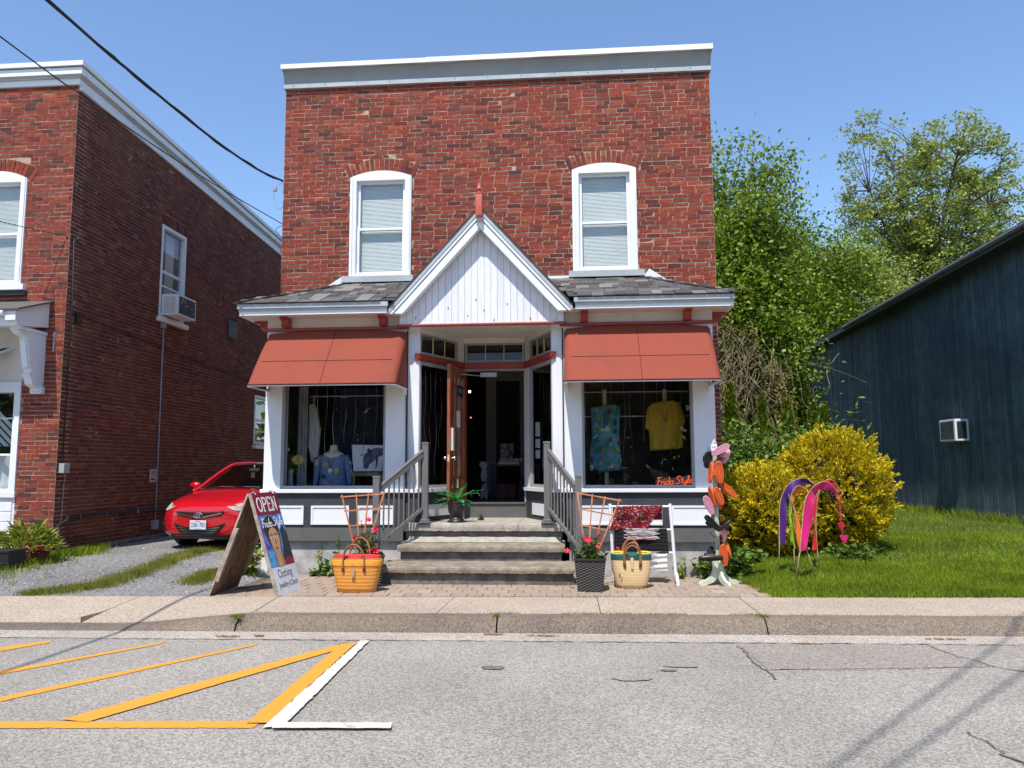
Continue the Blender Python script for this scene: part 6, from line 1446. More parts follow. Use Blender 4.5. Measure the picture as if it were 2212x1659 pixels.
# ------------------------------------------------------------------ red hatchback
CARX, CARY, CARZ, CARR = -6.45, 12.95, 0.12, R(-7)
car = thing('parked_car', 'red hatchback with black grille parked nose out on the gravel driveway', 'car', (CARX, CARY, CARZ), rz=CARR)
M['car_red'] = mat('car_red_paint', (0.50, 0.004, 0.012), 0.22, 0.02, 2, spec=0.6, coat=1.0)
M['car_black'] = mat('car_black_plastic', (0.012, 0.012, 0.013), 0.4, .1, 20); M['chrome'] = mat('chrome', (.8, .8, .82), .12, .02, 4, metal=1.0)
M['car_glass'] = glass_mat('car_glass', (.35, .40, .38), .12); M['tyre'] = mat('tyre', (.015, .015, .016), .8, .2, 30); M['lens'] = mat('hazy_headlamp', (.42, .38, .32), .25, .2, 8, spec=.6)
ST = [  # y, zb, wb, zm, wm, zs, ws, zh, wh, zc
 (-.02, .26, .40, .42, .52, .58, .52, .68, .42, .70), (.03, .22, .58, .42, .69, .62, .67, .735, .56, .755), (.12, .20, .70, .43, .80, .65, .765, .785, .64, .81),
 (.28, .19, .775, .45, .865, .70, .835, .835, .70, .865), (.5, .19, .80, .5, .888, .77, .86, .885, .72, .92), (.8, .19, .80, .52, .89, .83, .868, .945, .74, .985),
 (1.05, .19, .80, .53, .89, .87, .87, .985, .75, 1.03), (1.3, .19, .80, .53, .89, .90, .87, 1.0, .77, 1.04), (2.4, .19, .80, .53, .89, .93, .87, 1.02, .78, 1.05), (3.4, .19, .80, .53, .88, .97, .86, 1.04, .77, 1.08), (4.1, .25, .74, .55, .83, .98, .80, 1.02, .70, 1.06), (4.28, .32, .62, .6, .70, .95, .68, 1.0, .58, 1.02)]
def half(s):
    y, zb, wb, zm, wm, zs, ws, zh, wh, zc = s
    pts = [(0, zb), (wb*.6, zb), (wb, zb+.01), (wm*.985, (zb+zm)/2), (wm, zm), ((wm+ws)/2+.006, (zm+zs)/2), (ws, zs), (ws*.45+wh*.55+.012, zs*.45+zh*.55+.012), (wh, zh), (wh*.66, zh+(zc-zh)*.62), (wh*.33, zh+(zc-zh)*.92), (0, zc)]
    return [(x, y, z) for x, z in pts]
def nose(p):            # rounds the nose in plan
    return p
mb = MB(); rows = []
for s in ST:
    h = half(s); rows.append(h+[(-x, y, z) for x, y, z in h[-2:0:-1]])
n = len(rows[0]); mb.add([p for r_ in rows for p in r_], [(j*n+i, (j+1)*n+i, (j+1)*n+(i+1) % n, j*n+(i+1) % n) for j in range(len(rows)-1) for i in range(n)]+[tuple(range(n)), tuple((len(rows)-1)*n+i for i in range(n))[::-1]])
body = lb(mb, 'body', M['car_red'], car, smooth=True)
ss = body.modifiers.new('sub', 'SUBSURF'); ss.levels = 2; ss.render_levels = 2
def fz(x, z):
    """y of the nose surface in front of a point (x, z): interpolated from the stations"""
    for s0, s1 in zip(ST[:-1], ST[1:]):
        def wid(s):
            y, zb, wb, zm, wm, zs, ws, zh, wh, zc = s
            return np.interp(z, [zb, zm, zs, zh, zc+1e-3], [wb, wm, ws, wh, .0]) if zb <= z <= zc else (0 if z > zc else wb*.9)
        w0, w1 = wid(s0), wid(s1)
        if abs(x) <= w1:
            if abs(x) <= w0: return s0[0]
            return s0[0]+(s1[0]-s0[0])*(abs(x)-w0)/max(1e-4, w1-w0)
    return 1.0
def decal(name, m, poly, off=.012, thick=.02, par=body, dens=.03, smooth=False):
    """panel that follows the nose: polygon in (x, z), laid off the surface by off"""
    xs = [p[0] for p in poly]; zs = [p[1] for p in poly]; bm = bmesh.new()
    vs = [bm.verts.new((p[0], 0, p[1])) for p in poly]; f = bm.faces.new(vs)
    for ax, lo, hi in ((0, min(xs), max(xs)), (2, min(zs), max(zs))):
        k = lo+dens
        while k < hi:
            no = Vector((1, 0, 0)) if ax == 0 else Vector((0, 0, 1)); co = no*k
            bmesh.ops.bisect_plane(bm, geom=bm.verts[:]+bm.edges[:]+bm.faces[:], plane_co=co, plane_no=no); k += dens
    r_ = bmesh.ops.extrude_face_region(bm, geom=bm.faces[:]); ex = [g for g in r_['geom'] if isinstance(g, bmesh.types.BMVert)]
    for v in ex: v.co.y = 1.0
    for v in bm.verts:
        back = v.co.y > .5; v.co.y = fz(v.co.x, v.co.z)-off+(thick+off if back else 0)
    bmesh.ops.recalc_face_normals(bm, faces=bm.faces); me = bpy.data.meshes.new(name); bm.to_mesh(me); bm.free(); me.materials.append(m)
    return local(link(name, me), par)
decal('upper_grille', M['car_black'], [(-.46, .652), (-.2, .636), (.2, .636), (.46, .652), (.42, .622), (.22, .575), (.10, .548), (-.10, .548), (-.22, .575), (-.42, .622)], .016)
decal('grille_bar', M['chrome'], [(-.43, .622), (-.22, .578), (-.10, .552), (.10, .552), (.22, .578), (.43, .622), (.43, .632), (.22, .588), (.10, .562), (-.10, .562), (-.22, .588), (-.43, .632)], .022)
decal('lower_grille', M['car_black'], [(-.49, .455), (-.44, .41), (-.36, .29), (-.26, .245), (.26, .245), (.36, .29), (.44, .41), (.49, .455), (.36, .415), (.25, .39), (-.25, .39), (-.36, .415)], .014)
for k, z in enumerate((.365, .325, .285)):
    w_ = .40-.05*k
    decal('grille_bar', M['chrome'], [(-w_, z+.012*(1)), (-.2, z-.006), (.2, z-.006), (w_, z+.012), (w_, z+.022), (.2, z+.003), (-.2, z+.003), (-w_, z+.022)], .02)
decal('lower_lip', M['car_black'], [(-.62, .185), (.62, .185), (.60, .235), (.3, .225), (-.3, .225), (-.60, .235)], .015)
for s in (-1, 1):
    hl = decal('headlight', M['lens'], [(s*.50, .735), (s*.56, .70), (s*.66, .665), (s*.76, .67), (s*.80, .72), (s*.80, .79), (s*.74, .80), (s*.62, .775)], .013)
    fl_ = decal('fog_lamp', M['car_black'], [(s*.62, .31), (s*.72, .33), (s*.77, .42), (s*.76, .54), (s*.72, .50), (s*.69, .40)], .014)
    decal('fog_lens', M['chrome'], [(s*.66, .335), (s*.71, .345), (s*.735, .41), (s*.74, .475), (s*.705, .41)], .02, par=fl_)
# number plate and badge
pl = MB(); pl.bbox(-.155, .155, -.055, -.040, .345, .50, .006); plate = lb(pl, 'number_plate', mat('plate_white', (.62, .63, .68), .5, .03), body)
mp_ = mat('plate_blue', (.03, .05, .22), .5)
for tx, x0, w_ in (('CXBA', -.135, .135), ('781', .03, .105)):
    o = text('lettering', tx, mp_, None, (x0, -.0552, .385), (1, 0, 0), (0, 0, 1), w_, .078, .0012, .01); local(o, plate)
pm = MB(); pm.lathe([(0.0, -.0562), (.009, -.0562), (.009, -.055)], 6, (.013, 0, .422), 'Y'); pm.box(-.05, .05, -.0562, -.055, .482, .490); pm.box(-.06, .06, -.0562, -.055, .356, .361); lb(pm, 'plate_print', mp_, plate)
bd = MB(); bd.tube([(.082*math.cos(t), -.058, .587+.043*math.sin(t)) for t in np.linspace(0, 2*PI, 28)], .0075, 6)
for xs in ((-.045, -.015), (.015, .045)):
    stroke(bd, [(xs[0]-.004, -.030), (xs[0]+.012, -.012), (xs[1]-.010, .012), (xs[1]+.004, .030)], (0, -.052, .587), (1, 0, 0), (0, 0, 1), .013, .008)
stroke(bd, [(-.03, -.006), (.03, .006)], (0, -.052, .587), (1, 0, 0), (0, 0, 1), .010, .008)
lb(bd, 'badge', M['chrome'], body, smooth=False)
# greenhouse: roof shell and glass
GH = [  # y, z, half width
 (1.02, 1.0, .70), (1.10, 1.03, .70), (1.85, 1.435, .575), (2.1, 1.478, .565), (2.7, 1.49, .56), (3.3, 1.455, .545), (3.9, 1.34, .50)]
base_w = lambda y: np.interp(y, [1.0, 1.8, 3.0, 4.1], [.80, .80, .79, .70]); base_z = lambda y: np.interp(y, [1.0, 1.8, 4.1], [.985, 1.0, 1.05])
mb = MB(); mb.grid(lambda u, v: (lambda y: ((-1+2*u)*np.interp(y, [g[0] for g in GH], [g[2] for g in GH]), y, np.interp(y, [g[0] for g in GH], [g[1] for g in GH])+.03*(1-(2*u-1)**2)))(1.84+2.06*v), 13, 14)
lb(mb, 'roof', M['car_red'], car, smooth=True)
mb = MB(); mb.grid(lambda u, v: ((-1+2*u)*(.725-.155*v), 1.04+.80*v-.05*(1-(2*u-1)**2)*(1-v*.3), 1.0+.432*v+.03*(1-(2*u-1)**2)), 13, 8); ws_ = lb(mb, 'windscreen', M['car_glass'], car, smooth=True)
mb = MB(); mb.grid(lambda u, v: ((-1+2*u)*(.58-.006), 1.80+.10*v-.035*(1-(2*u-1)**2), 1.41+.034*v+.032*(1-(2*u-1)**2)), 9, 3); lb(mb, 'roof_band', M['car_black'], car)
for s in (-1, 1):
    mb = MB(); mb.tube(bez([(s*.80, .95, .965), (s*.735, 1.06, 1.02), (s*.66, 1.45, 1.245), (s*.582, 1.86, 1.44), (s*.568, 2.2, 1.482), (s*.56, 2.8, 1.485), (s*.53, 3.6, 1.41), (s*.62, 4.1, 1.10)], 4), .032, 8); lb(mb, 'pillar', M['car_red'], car, smooth=True)
    mb = MB(); mb.tube([(s*.79, 2.5, 1.0), (s*.565, 2.6, 1.47)], .03, 6); lb(mb, 'pillar', M['car_black'], car)
    mb = MB(); q = [(s*.775, 1.25, 1.01), (s*.79, 3.7, 1.06), (s*.555, 3.5, 1.40), (s*.565, 2.6, 1.462), (s*.57, 1.95, 1.44)]; mb.add(q, [(0, 1, 2, 3, 4)]); lb(mb, 'side_window', M['car_glass'], car)
    mb = MB(); mb.ball((s*.97, 1.28, 1.065), .12, 12, 8, .95, .55, .62); mb.tube([(s*.80, 1.30, 1.0), (s*.9, 1.29, 1.03)], .03, 6); lb(mb, 'wing_mirror', M['car_red'], car, smooth=True)
    mb = MB(); mb.tube([(s*.25-.28, 1.0, 1.035), (s*.25+.0, .965, 1.05), (s*.25+.3, 1.0, 1.04)], .010, 5); lb(mb, 'wiper', M['car_black'], car)
    for y in (.80, 3.42):
        mb = MB(); mb.lathe([(.12, -.10), (.28, -.10), (.315, -.07), (.318, .0), (.315, .07), (.28, .10), (.20, .10)], 24, (s*.78, y, .318), 'X'); w_ = lb(mb, 'wheel', M['tyre'], car, smooth=True)
        mb = MB(); mb.lathe([(.0, s*.085), (.20, s*.095)], 20, (s*.78, y, .318), 'X'); lb(mb, 'rim', M['chrome'], w_)
        mb = MB(); mb.lathe([(.345, -.06), (.345, .105)], 24, (s*.79, y, .33), 'X'); lb(mb, 'wheel_arch', M['car_black'], car)
mb = MB(); mb.box(-.78, .78, .55, 3.9, .14, .24); lb(mb, 'underbody', M['car_black'], car)
mb = MB(); mb.grid(lambda u, v: ((-1+2*u)*.72, 1.02+.25*v, 1.005+.02*math.sin(PI*v)), 6, 4); mb.box(-.72, .72, 1.25, 1.5, .85, 1.01)
for x in (-.36, .36): mb.bbox(x-.25, x+.25, 2.25, 2.4, .6, 1.20, .05); mb.bbox(x-.13, x+.13, 2.28, 2.38, 1.20, 1.36, .04)
mb.tube([(.36+.18*math.cos(t), 1.62+.08*math.sin(t), .98+.16*math.sin(t)) for t in np.linspace(0, 2*PI, 18)], .014, 6)
lb(mb, 'interior', mat('grey_car_interior', (.05, .05, .052), .8, .2), car)
mb = MB(); mb.bbox(-.11, .11, 1.72, 1.75, 1.33, 1.39, .01); mb.box(-.01, .01, 1.73, 1.75, 1.39, 1.45); mb.box(-.05, .03, 1.70, 1.705, 1.20, 1.31); lb(mb, 'mirror', M['grey_metal'], car)

# ------------------------------------------------------------------ dark blue barn on the right
BNX, BN0, BN1 = 9.6, 10.6, 32.2
barn = thing('barn', 'long dark blue barn clad in vertical boards, right of the lawn', 'barn', (BNX, 20, .25))
M['barn'] = palette_mat('dark_blue_board', [(0, (.058, .090, .105)), (.3, (.080, .115, .130)), (.55, (.105, .140, .150)), (.8, (.068, .098, .124)), (1, (.125, .160, .166))], .75, .25, 3, .3, 40, patch=((.028, .046, .068), .6), pscale=.3)
M['barn_back'] = mat('barn_inner', (.008, .011, .015), .9)
mb = MB(); mb.box(BNX+.05, BNX+.3, BN0, BN1, .1, 6.4); mb.box(BNX+.3, BNX+12, BN1-.2, BN1, .1, 6.3); mb.box(BNX+.3, BNX+12, BN0, BN0+.2, .1, 6.3); mb.build('wall', M['barn_back'], barn)
y = BN0; n = 0; bt = lambda y: 6.26-.016*(y-16.8)
rr = random.Random(12)
while y < BN1-.02:
    w_ = rr.choice((.17, .19, .20, .22)); x = BNX+rr.uniform(-.012, .006)
    if rr.random() < .22 and y > 18:
        zj = rr.uniform(1.5, 3.2); parts = ((.22, zj-.006, 0), (zj+.006, bt(y), rr.uniform(-.012, .0)))
    else: parts = ((.22, bt(y), 0),)
    for a, b, d in parts:
        mb = MB(); mb.box(x+d, BNX+.055, y+.010, y+w_-.010, a, b); mb.build('plank', M['barn'], barn); n += 1
    y += w_
mb = MB(); mb.box(BNX-.03, BNX+.04, BN1, BN1+.1, .1, 6.0); mb.build('corner_board', M['grey_metal'], barn)
mb = MB(); mb.hexa([(BNX-.42, BN0, 6.33), (BNX+.1, BN0, 6.33), (BNX-.42, BN1+.9, 5.98), (BNX+.1, BN1+.9, 5.98), (BNX-.42, BN0, 6.36), (BNX+.1, BN0, 6.36), (BNX-.42, BN1+.9, 6.01), (BNX+.1, BN1+.9, 6.01)]); mb.build('soffit', mat('dark_soffit', (.04, .042, .045), .7), barn)
M['fascia_dk'] = mat('weathered_grey_fascia', (.13, .14, .145), .6, .15, 3)
mb = MB(); mb.hexa([(BNX-.45, BN0, 6.30), (BNX-.42, BN0, 6.30), (BNX-.45, BN1+.9, 5.95), (BNX-.42, BN1+.9, 5.95), (BNX-.45, BN0, 6.47), (BNX-.42, BN0, 6.47), (BNX-.45, BN1+.9, 6.12), (BNX-.42, BN1+.9, 6.12)]); mb.build('fascia', M['fascia_dk'], barn)
mb = MB(); mb.tube([(BNX-.50, BN0, 6.41), (BNX-.50, 26.5, 6.15)], .06, 8); mb.build('gutter', M['fascia_dk'], barn)
mb = MB(); mb.hexa([(BNX-.48, BN0, 6.475), (BNX+6, BN0, 9.2), (BNX-.48, BN1+.9, 6.125), (BNX+6, BN1+.9, 8.85), (BNX-.48, BN0, 6.50), (BNX+6, BN0, 9.23), (BNX-.48, BN1+.9, 6.15), (BNX+6, BN1+.9, 8.88)]); mb.build('roof', M['charcoal'], barn)
ac2 = thing('air_conditioner', 'white boxed air conditioner with dark vents through the dark blue barn wall', 'air conditioner', (BNX, 20, 2.1))
mb = MB(); mb.bbox(BNX-.32, BNX+.02, 19.62, 20.42, 2.10, 2.64, .015); mb.build('casing', M['trim'], ac2)
mb = MB(); mb.box(BNX-.326, BNX-.32, 19.68, 20.36, 2.15, 2.59); mb.build('grille', M['scuffed'], ac2)
mb = MB(); mb.box(BNX-.27, BNX-.05, 19.614, 19.62, 2.16, 2.58); mb.build('side_vent', M['scuffed'], ac2)
mb = MB()
for k in range(9): mb.box(BNX-.27, BNX-.05, 19.608, 19.614, 2.18+k*.044, 2.20+k*.044)
mb.build('vent_slats', M['black'], ac2)
mb = MB(); mb.box(BNX-.02, BNX+.0, 19.6, 19.66, 1.55, 1.63); mb.tube([(BNX-.015, 19.63, 2.1), (BNX-.02, 19.63, 1.6), (BNX-.01, 19.75, 1.1)], .012, 5); mb.build('outlet', M['scuffed'], ac2)

# ------------------------------------------------------------------ grass and weeds
def blades(name, XY, Z, H, m, label, cat=None, width=.006, lean=.5, rng=RNG):
    n = len(XY); a = rng.uniform(0, 2*PI, n); h = H; dx, dy = np.cos(a), np.sin(a); ln = rng.normal(0, lean, (n, 2))
    b0 = np.stack([XY[:, 0]-dx*width/2, XY[:, 1]-dy*width/2, Z-.01], 1); b1 = np.stack([XY[:, 0]+dx*width/2, XY[:, 1]+dy*width/2, Z-.01], 1)
    tp = np.stack([XY[:, 0]+ln[:, 0]*h, XY[:, 1]+ln[:, 1]*h, Z+h], 1)
    v = np.stack([b0, b1, tp], 1).reshape(-1, 3); f = np.arange(n*3).reshape(-1, 3)
    o = np_mesh(name, v, f, m); tag(o, label, cat or 'grass', kind='stuff'); return o
M['grass'] = palette_mat('lawn_grass', [(0, (0.080, 0.144, 0.004)), (.35, (0.137, 0.213, 0.007)), (.6, (0.199, 0.277, 0.010)), (.85, (0.285, 0.341, 0.021)), (1, (0.418, 0.420, 0.049))], .6, .35, .9, 0, spec=.25, trans=.3)
tzv = np.vectorize(tz)
def lawn_pts(n, y0, y1, x0, x1):
    x = RNG.uniform(x0, x1, n); y = RNG.uniform(y0, y1, n); k = (y > 9.2+.045*x-.03+RNG.normal(0, .02, n)) & ((x > 2.28-np.clip(y-9.3, 0, 9)*.10+RNG.normal(0, .04, n)) | (y > 10.95))
    return np.stack([x[k], y[k]], 1)
XY = np.concatenate([lawn_pts(95000, 9.2, 11.6, 2.0, 6.2), lawn_pts(45000, 11.6, 15, 2.0, 9.7), lawn_pts(22000, 15, 26, 4.0, 9.7)])
far = np.clip((XY[:, 1]-10)/8, 0, 1)
nzv = np.sin(XY[:, 0]*2.1+1.3*np.sin(XY[:, 1]*1.7))*np.sin(XY[:, 1]*2.3)
blades('grass', XY, tzv(XY[:, 0], XY[:, 1]), RNG.uniform(.025, .062, len(XY))*(1+.3*nzv)+.02*far, M['grass'], 'mown green lawn between the shop and the dark blue barn', width=.008+.0*1)
# taller grass along the barn foot
n = 5000; x = BNX-.02-np.abs(RNG.normal(0, .12, n)); y = RNG.uniform(11, 31, n)
blades('tall_grass', np.stack([x, y], 1), np.full(n, .24), RNG.uniform(.08, .28, n), M['grass'], 'unmown grass fringe along the foot of the barn wall', width=.014)
M['weed'] = palette_mat('weed_grass', [(0, (0.103, 0.132, 0.012)), (.4, (0.161, 0.187, 0.016)), (.7, (0.230, 0.220, 0.032)), (1, (0.299, 0.242, 0.072))], .7, .3, 2, 0, spec=.2, trans=.25)
# driveway strips: along the wall, and down the middle between the wheel tracks
n = 15000; t = RNG.uniform(0, 1, n)
cl = np.array([(-6.587,8.983,0), (-6.045,9.55,0), (-6.059,10.462,0.05), (-6.295,12.121,0.08), (-6.302,13.347,0.1)])[:, :2]
def along(P, t):
    k = t*(len(P)-1); i = np.minimum(k.astype(int), len(P)-2); f = (k-i)[:, None]; return P[i]*(1-f)+P[i+1]*f
mid = along(cl, t); sd = RNG.normal(0, 1, (n, 2))*np.array([.12, .10])*(.55+.8*np.abs(np.sin(t*19))[:, None]); XY = mid+sd
k = XY[:, 1] > 9.2+.045*XY[:, 0]+.01; XY = XY[k]
blades('strip_grass', XY, tzv(XY[:, 0], XY[:, 1]), RNG.uniform(.02, .075, len(XY)), M['weed'], 'ragged yellowish grass strip down the middle of the gravel driveway', width=.008)
n = 11000; y = RNG.uniform(8.9, 13.2, n); x = WX+.06+np.abs(RNG.normal(0, 1, n))*np.interp(y, [8.9, 10.2, 11.5, 12.6, 13.2], [.50, .45, .36, .20, .08])-np.interp(y, [8.9, 11.9, 12.0], [1.0, .9, 0])*RNG.uniform(0, 1, n)
XY = np.stack([x, y], 1); k = (XY[:, 1] > 9.2+.045*XY[:, 0]+.25); XY = XY[k]
blades('verge_grass', XY, tzv(XY[:, 0], XY[:, 1]), RNG.uniform(.03, .13, len(XY)), M['grass'], 'green weedy grass verge at the corner of the left brick building', width=.012)
n = 3500; t = RNG.uniform(0, 1, n); P = along(np.array([(-4.942,9.783,0.02), (-5.042,10.429,0.03), (-4.955,10.664,0.03)])[:, :2], t)+RNG.normal(0, 1, (n, 2))*np.array([.10, .10])
blades('tuft_grass', P, tzv(P[:, 0], P[:, 1]), RNG.uniform(.02, .07, n), M['weed'], 'short yellowish grass patch on the gravel by the sandwich board', width=.008)
# moss and sprigs in the pavement joints
M['moss'] = palette_mat('joint_moss', [(0, (.10, .13, .015)), (.5, (.16, .19, .02)), (1, (.24, .21, .05))], .8, .3, 5, 0, trans=.2)
P = []
for a, b, nn, s_ in ((-.9, 1.86, 1500, .012), (1.9, 4.4, 350, .008), (-3.4, -.9, 150, .008)):
    x = RNG.uniform(a, b, nn); k = np.sin(x*3.1)+np.sin(x*7.7+1) > -.6; x = x[k]; P.append(np.stack([x, 7.86+.03*x+.296+RNG.normal(0, s_, len(x))], 1))
for cx, cy, s_, nn in ((-3.474,7.85,0)[:2]+(.03, 220), (-3.437,7.812,-0.02)[:2]+(.02, 120), (-0.815,8.004,0)[:2]+(.02, 150), (1.872,8.134,0)[:2]+(.03, 200)):
    P.append(np.stack([RNG.normal(cx, s_, nn), RNG.normal(cy, s_*1.3, nn)], 1))
P = np.concatenate(P); blades('joint_weeds', P, np.full(len(P), -.004), RNG.uniform(.006, .03, len(P)), M['moss'], 'tiny weeds and moss growing in the kerb joint', 'weeds', width=.007)
x = RNG.uniform(-1.6, 1.9, 500); y = 9.2+.045*x+RNG.normal(0, .015, 500); k = (np.sin(x*5) > .2) | ((x > -.12) & (x < .12))
blades('paver_weeds', np.stack([x[k], y[k]], 1), np.zeros(k.sum()), RNG.uniform(.006, .03, k.sum()), M['moss'], 'sparse weeds between the pavement and the pavers', 'weeds', width=.007)
# loose stones on the gravel
st_ = MB(); rr = random.Random(2)
for k in range(2600):
    x = rr.uniform(-9.4, -4.5); y = rr.uniform(8.95, 13.5); s_ = rr.choice((.006, .009, .013, .018))*rr.uniform(.7, 1.3); z = tz(x, y)
    if y < Yb(x)+.02: continue
    p = [(x+s_*rr.uniform(.6, 1.2)*math.cos(a), y+s_*rr.uniform(.6, 1.2)*math.sin(a), z-.008) for a in (0, 2.1, 4.2)]; q = (x+rr.uniform(-s_, s_)*.4, y+rr.uniform(-s_, s_)*.4, z+s_*.7)
    st_.add(p+[q], [(0, 1, 3), (1, 2, 3), (2, 0, 3)])
tag(st_.build('gravel_stones', palette_mat('gravel_stone', [(0, (.14, .135, .13)), (.5, (.24, .235, .23)), (.85, (.33, .32, .31)), (1, (.55, .54, .52))], .9, .2, 20, 0)), 'loose grey stones on the driveway gravel', 'gravel', kind='stuff')

# ------------------------------------------------------------------ small plants
def shrub(name, label, cat, c, r, h, nleaf, size, m, stems=12, up=.4, aspect=.55, group=None, flower_m=None, nfl=0, seed=1, spiky=False, squash=.8):
    rg_ = np.random.default_rng(seed); t = thing(name, label, cat, c, group); C_ = Vector(c)
    st = MB(); P = []
    for k in range(stems):
        a = rg_.uniform(0, 2*PI); q = math.sqrt(rg_.uniform(0, 1)); e = C_+Vector((r*q*math.cos(a), r*squash*q*math.sin(a), h*rg_.uniform(.55, 1.0)))
        pts = bez([C_+Vector((r*.15*math.cos(a), r*.15*math.sin(a), 0)), C_.lerp(e, .5)+Vector((0, 0, h*.12)), e], 4); st.tube(pts, .004, 4); P += pts
    st.build('stems', M['stem'], t)
    B = np.array([tuple(p) for p in P]); idx = rg_.integers(0, len(B), nleaf); pts = B[idx]+rg_.normal(0, 1, (nleaf, 3))*np.array([r*.16, r*.16, h*.10])
    pts[:, 2] = np.maximum(pts[:, 2], c[2]+.01)
    leaf_cloud('foliage', pts, rg_.uniform(.6, 1.2, nleaf)*size, m, t, up=up, aspect=aspect, rng=rg_)
    return t
M['yellow_green'] = leaf_mat('yellow_green_leaf', [(0, (.16, .22, .02)), (.4, (.26, .31, .03)), (.75, (.38, .38, .06)), (1, (.12, .19, .02))], .55, .3)
M['mid_leaf'] = leaf_mat('mid_green_leaf', [(0, (0.058, 0.119, 0.014)), (.4, (0.098, 0.181, 0.020)), (.75, (0.156, 0.250, 0.030)), (1, (0.221, 0.312, 0.050))], .5, .3)
def spire(label, x, y, h, seed):
    t = thing('weed_plant', label, 'plant', (x, y, 0), 'tall weeds against the shop foundation'); rg_ = np.random.default_rng(seed); P = []; S = []; st = MB()
    for q in np.linspace(0, 1, 10):
        for k in range(5):
            a = rg_.uniform(0, 2*PI); r_ = .10*(1-q)+.015; P.append((x+r_*math.cos(a)*.5, y+r_*math.sin(a)*.35-.01, h*(.05+.95*q))); S.append(.12*(1-.75*q))
    st.tube([(x, y, 0), (x+.01, y-.01, h*.6), (x, y, h)], [.007, .005, .003], 5); st.build('stem', M['stem'], t)
    leaf_cloud('leaves', P, S, M['mid_leaf'], t, up=.8, aspect=.62, droop=.35, rng=rg_)
spire('tall leafy weed against the foundation, nearest the sandwich board', -3.572, 10.78, .50, 21)
spire('tall leafy weed against the foundation, nearest the orange basket', -3.333, 10.80, .56, 22)
for k, (px_, h_, r_, s_) in enumerate(((-3.62, .10, .16, 31), (-3.42, .20, .14, 32), (-3.15, .22, .16, 33), (-2.98, .26, .16, 34))):
    shrub('weed_clump', ('low weed clump beside the sandwich board foot', 'low weed clump at the base of the first tall weed', 'weed clump between the two tall weeds', 'weed clump just left of the orange basket')[k], 'weeds', (px_, 10.72, 0), r_, h_, 55, .10, M['mid_leaf'], 7, .8, .6, 'low weeds along the foundation', seed=s_, squash=.5)
shrub('leafy_plant', 'bright yellow green leafy plant at the corner of the shop behind the sandwich board', 'plant', (-4.55, 10.55, 0), .26, .52, 420, .11, M['yellow_green'], 16, .8, .5, seed=41)
shrub('weed_clump', 'small weeds at the foundation beside the slipper stand', 'weeds', (1.42, 10.75, 0), .12, .20, 60, .08, M['yellow_green'], 6, .6, .4, 'low weeds along the foundation', seed=42)
shrub('leafy_plant', 'dark green leafy plant behind the slipper stand foot', 'plant', (1.72, 10.80, 0), .20, .26, 150, .10, M['mid_leaf'], 10, .7, .6, seed=43)
shrub('leafy_plant', 'green leafy plant between the slipper stand and the lawn', 'plant', (2.2, 10.75, .03), .30, .36, 330, .11, M['mid_leaf'], 12, .7, .6, seed=44)
# corner planting by the left building
crate = thing('milk_crate', 'black ridged plastic crate holding a yellow green leafy plant at the left edge', 'crate', (-8.30, 10.78, .07))
cx, cy = -8.30, 10.78
mb = MB(); mb.bbox(cx-.20, cx+.20, cy-.18, cy+.18, .06, .34, .012); mb.build('body', M['black'], crate)
mb = MB()
for z in (.09, .12, .15): mb.bbox(cx-.21, cx+.21, cy-.19, cy+.19, z, z+.014, .004)
mb.build('ribs', M['black'], crate); mb = MB(); mb.bbox(cx-.215, cx+.215, cy-.195, cy+.195, .315, .345, .006); mb.build('rim', M['black'], crate)
rg_ = np.random.default_rng(55); hp = thing('leafy_plant', 'yellow green strap leaved plant spilling over the black crate', 'plant', (-8.35, 11.25, .3))
n = 520; a = rg_.uniform(0, 2*PI, n); r_ = np.sqrt(rg_.uniform(0, 1, n))*.34; P = np.stack([-8.35+r_*np.cos(a)*1.25, 11.25+r_*np.sin(a)*.8, .30+.38*(1-(r_/.34)**2)*rg_.uniform(.3, 1, n)], 1)
out = np.stack([np.cos(a)*.9, np.sin(a)*.7, rg_.uniform(.1, .8, n)], 1); leaf_cloud('leaves', P, rg_.uniform(.12, .24, n), M['yellow_green'], hp, up=.6, aspect=.2, out=out*1.4, rng=rg_)
pot = thing('flower_pot', 'rust brown plastic pot beside the black crate', 'pot', (-7.95, 11.55, .1)); px_, py_ = -8.30, 11.50
mb = MB(); mb.lathe([(.13, .07), (.16, .2), (.165, .235), (.155, .235), (.14, .2), (0, .2)], 8, (px_, py_, 0)); mb.build('pot_body', mat('rust_plastic', (.15, .045, .03), .6, .15), pot)
fl = thing('red_flowers', 'mound of bright red flowers in the rust brown pot', 'flowers', (px_, py_, .25))
rr = np.random.default_rng(9); P = [(px_+rr.normal(0, .075), py_+rr.normal(0, .06), .24+abs(rr.normal(0, .03))) for _ in range(70)]; leaf_cloud('leaves', P, .05, M['yellow_green'], fl, rng=rr)
for k in range(16):
    mb = MB(); c_ = (px_+rr.uniform(-.14, .14), py_+rr.uniform(-.12, .05), .285+rr.uniform(0, .05)); flower(mb, c_, (rr.normal(0, .4), -.6, .9), .034); mb.build('flower', M['flower_red'], fl)
dn_ = MB(); p = (-5.37,12.647,0.1)
for k in range(3):
    q = ((-5.679,13.772,0.1), (-8.236,12.486,0.12), (-6.342,13.115,0.1))[k]; dn_ = MB(); dn_.tube([(q[0], q[1], q[2]-.05), (q[0], q[1], q[2]+.06)], .003, 4); dn_.ball((q[0], q[1], q[2]+.07), .022, 8, 5, 1, 1, .5)
    tag(dn_.build('dandelion', mat('dandelion_yellow', (.75, .45, .01), .7)), ('yellow dandelion on the grass strip nearest the car', 'yellow dandelion in the verge beside the rust brown pot', 'yellow dandelion further along the driveway grass strip')[k], 'flower', 'dandelions on the driveway')

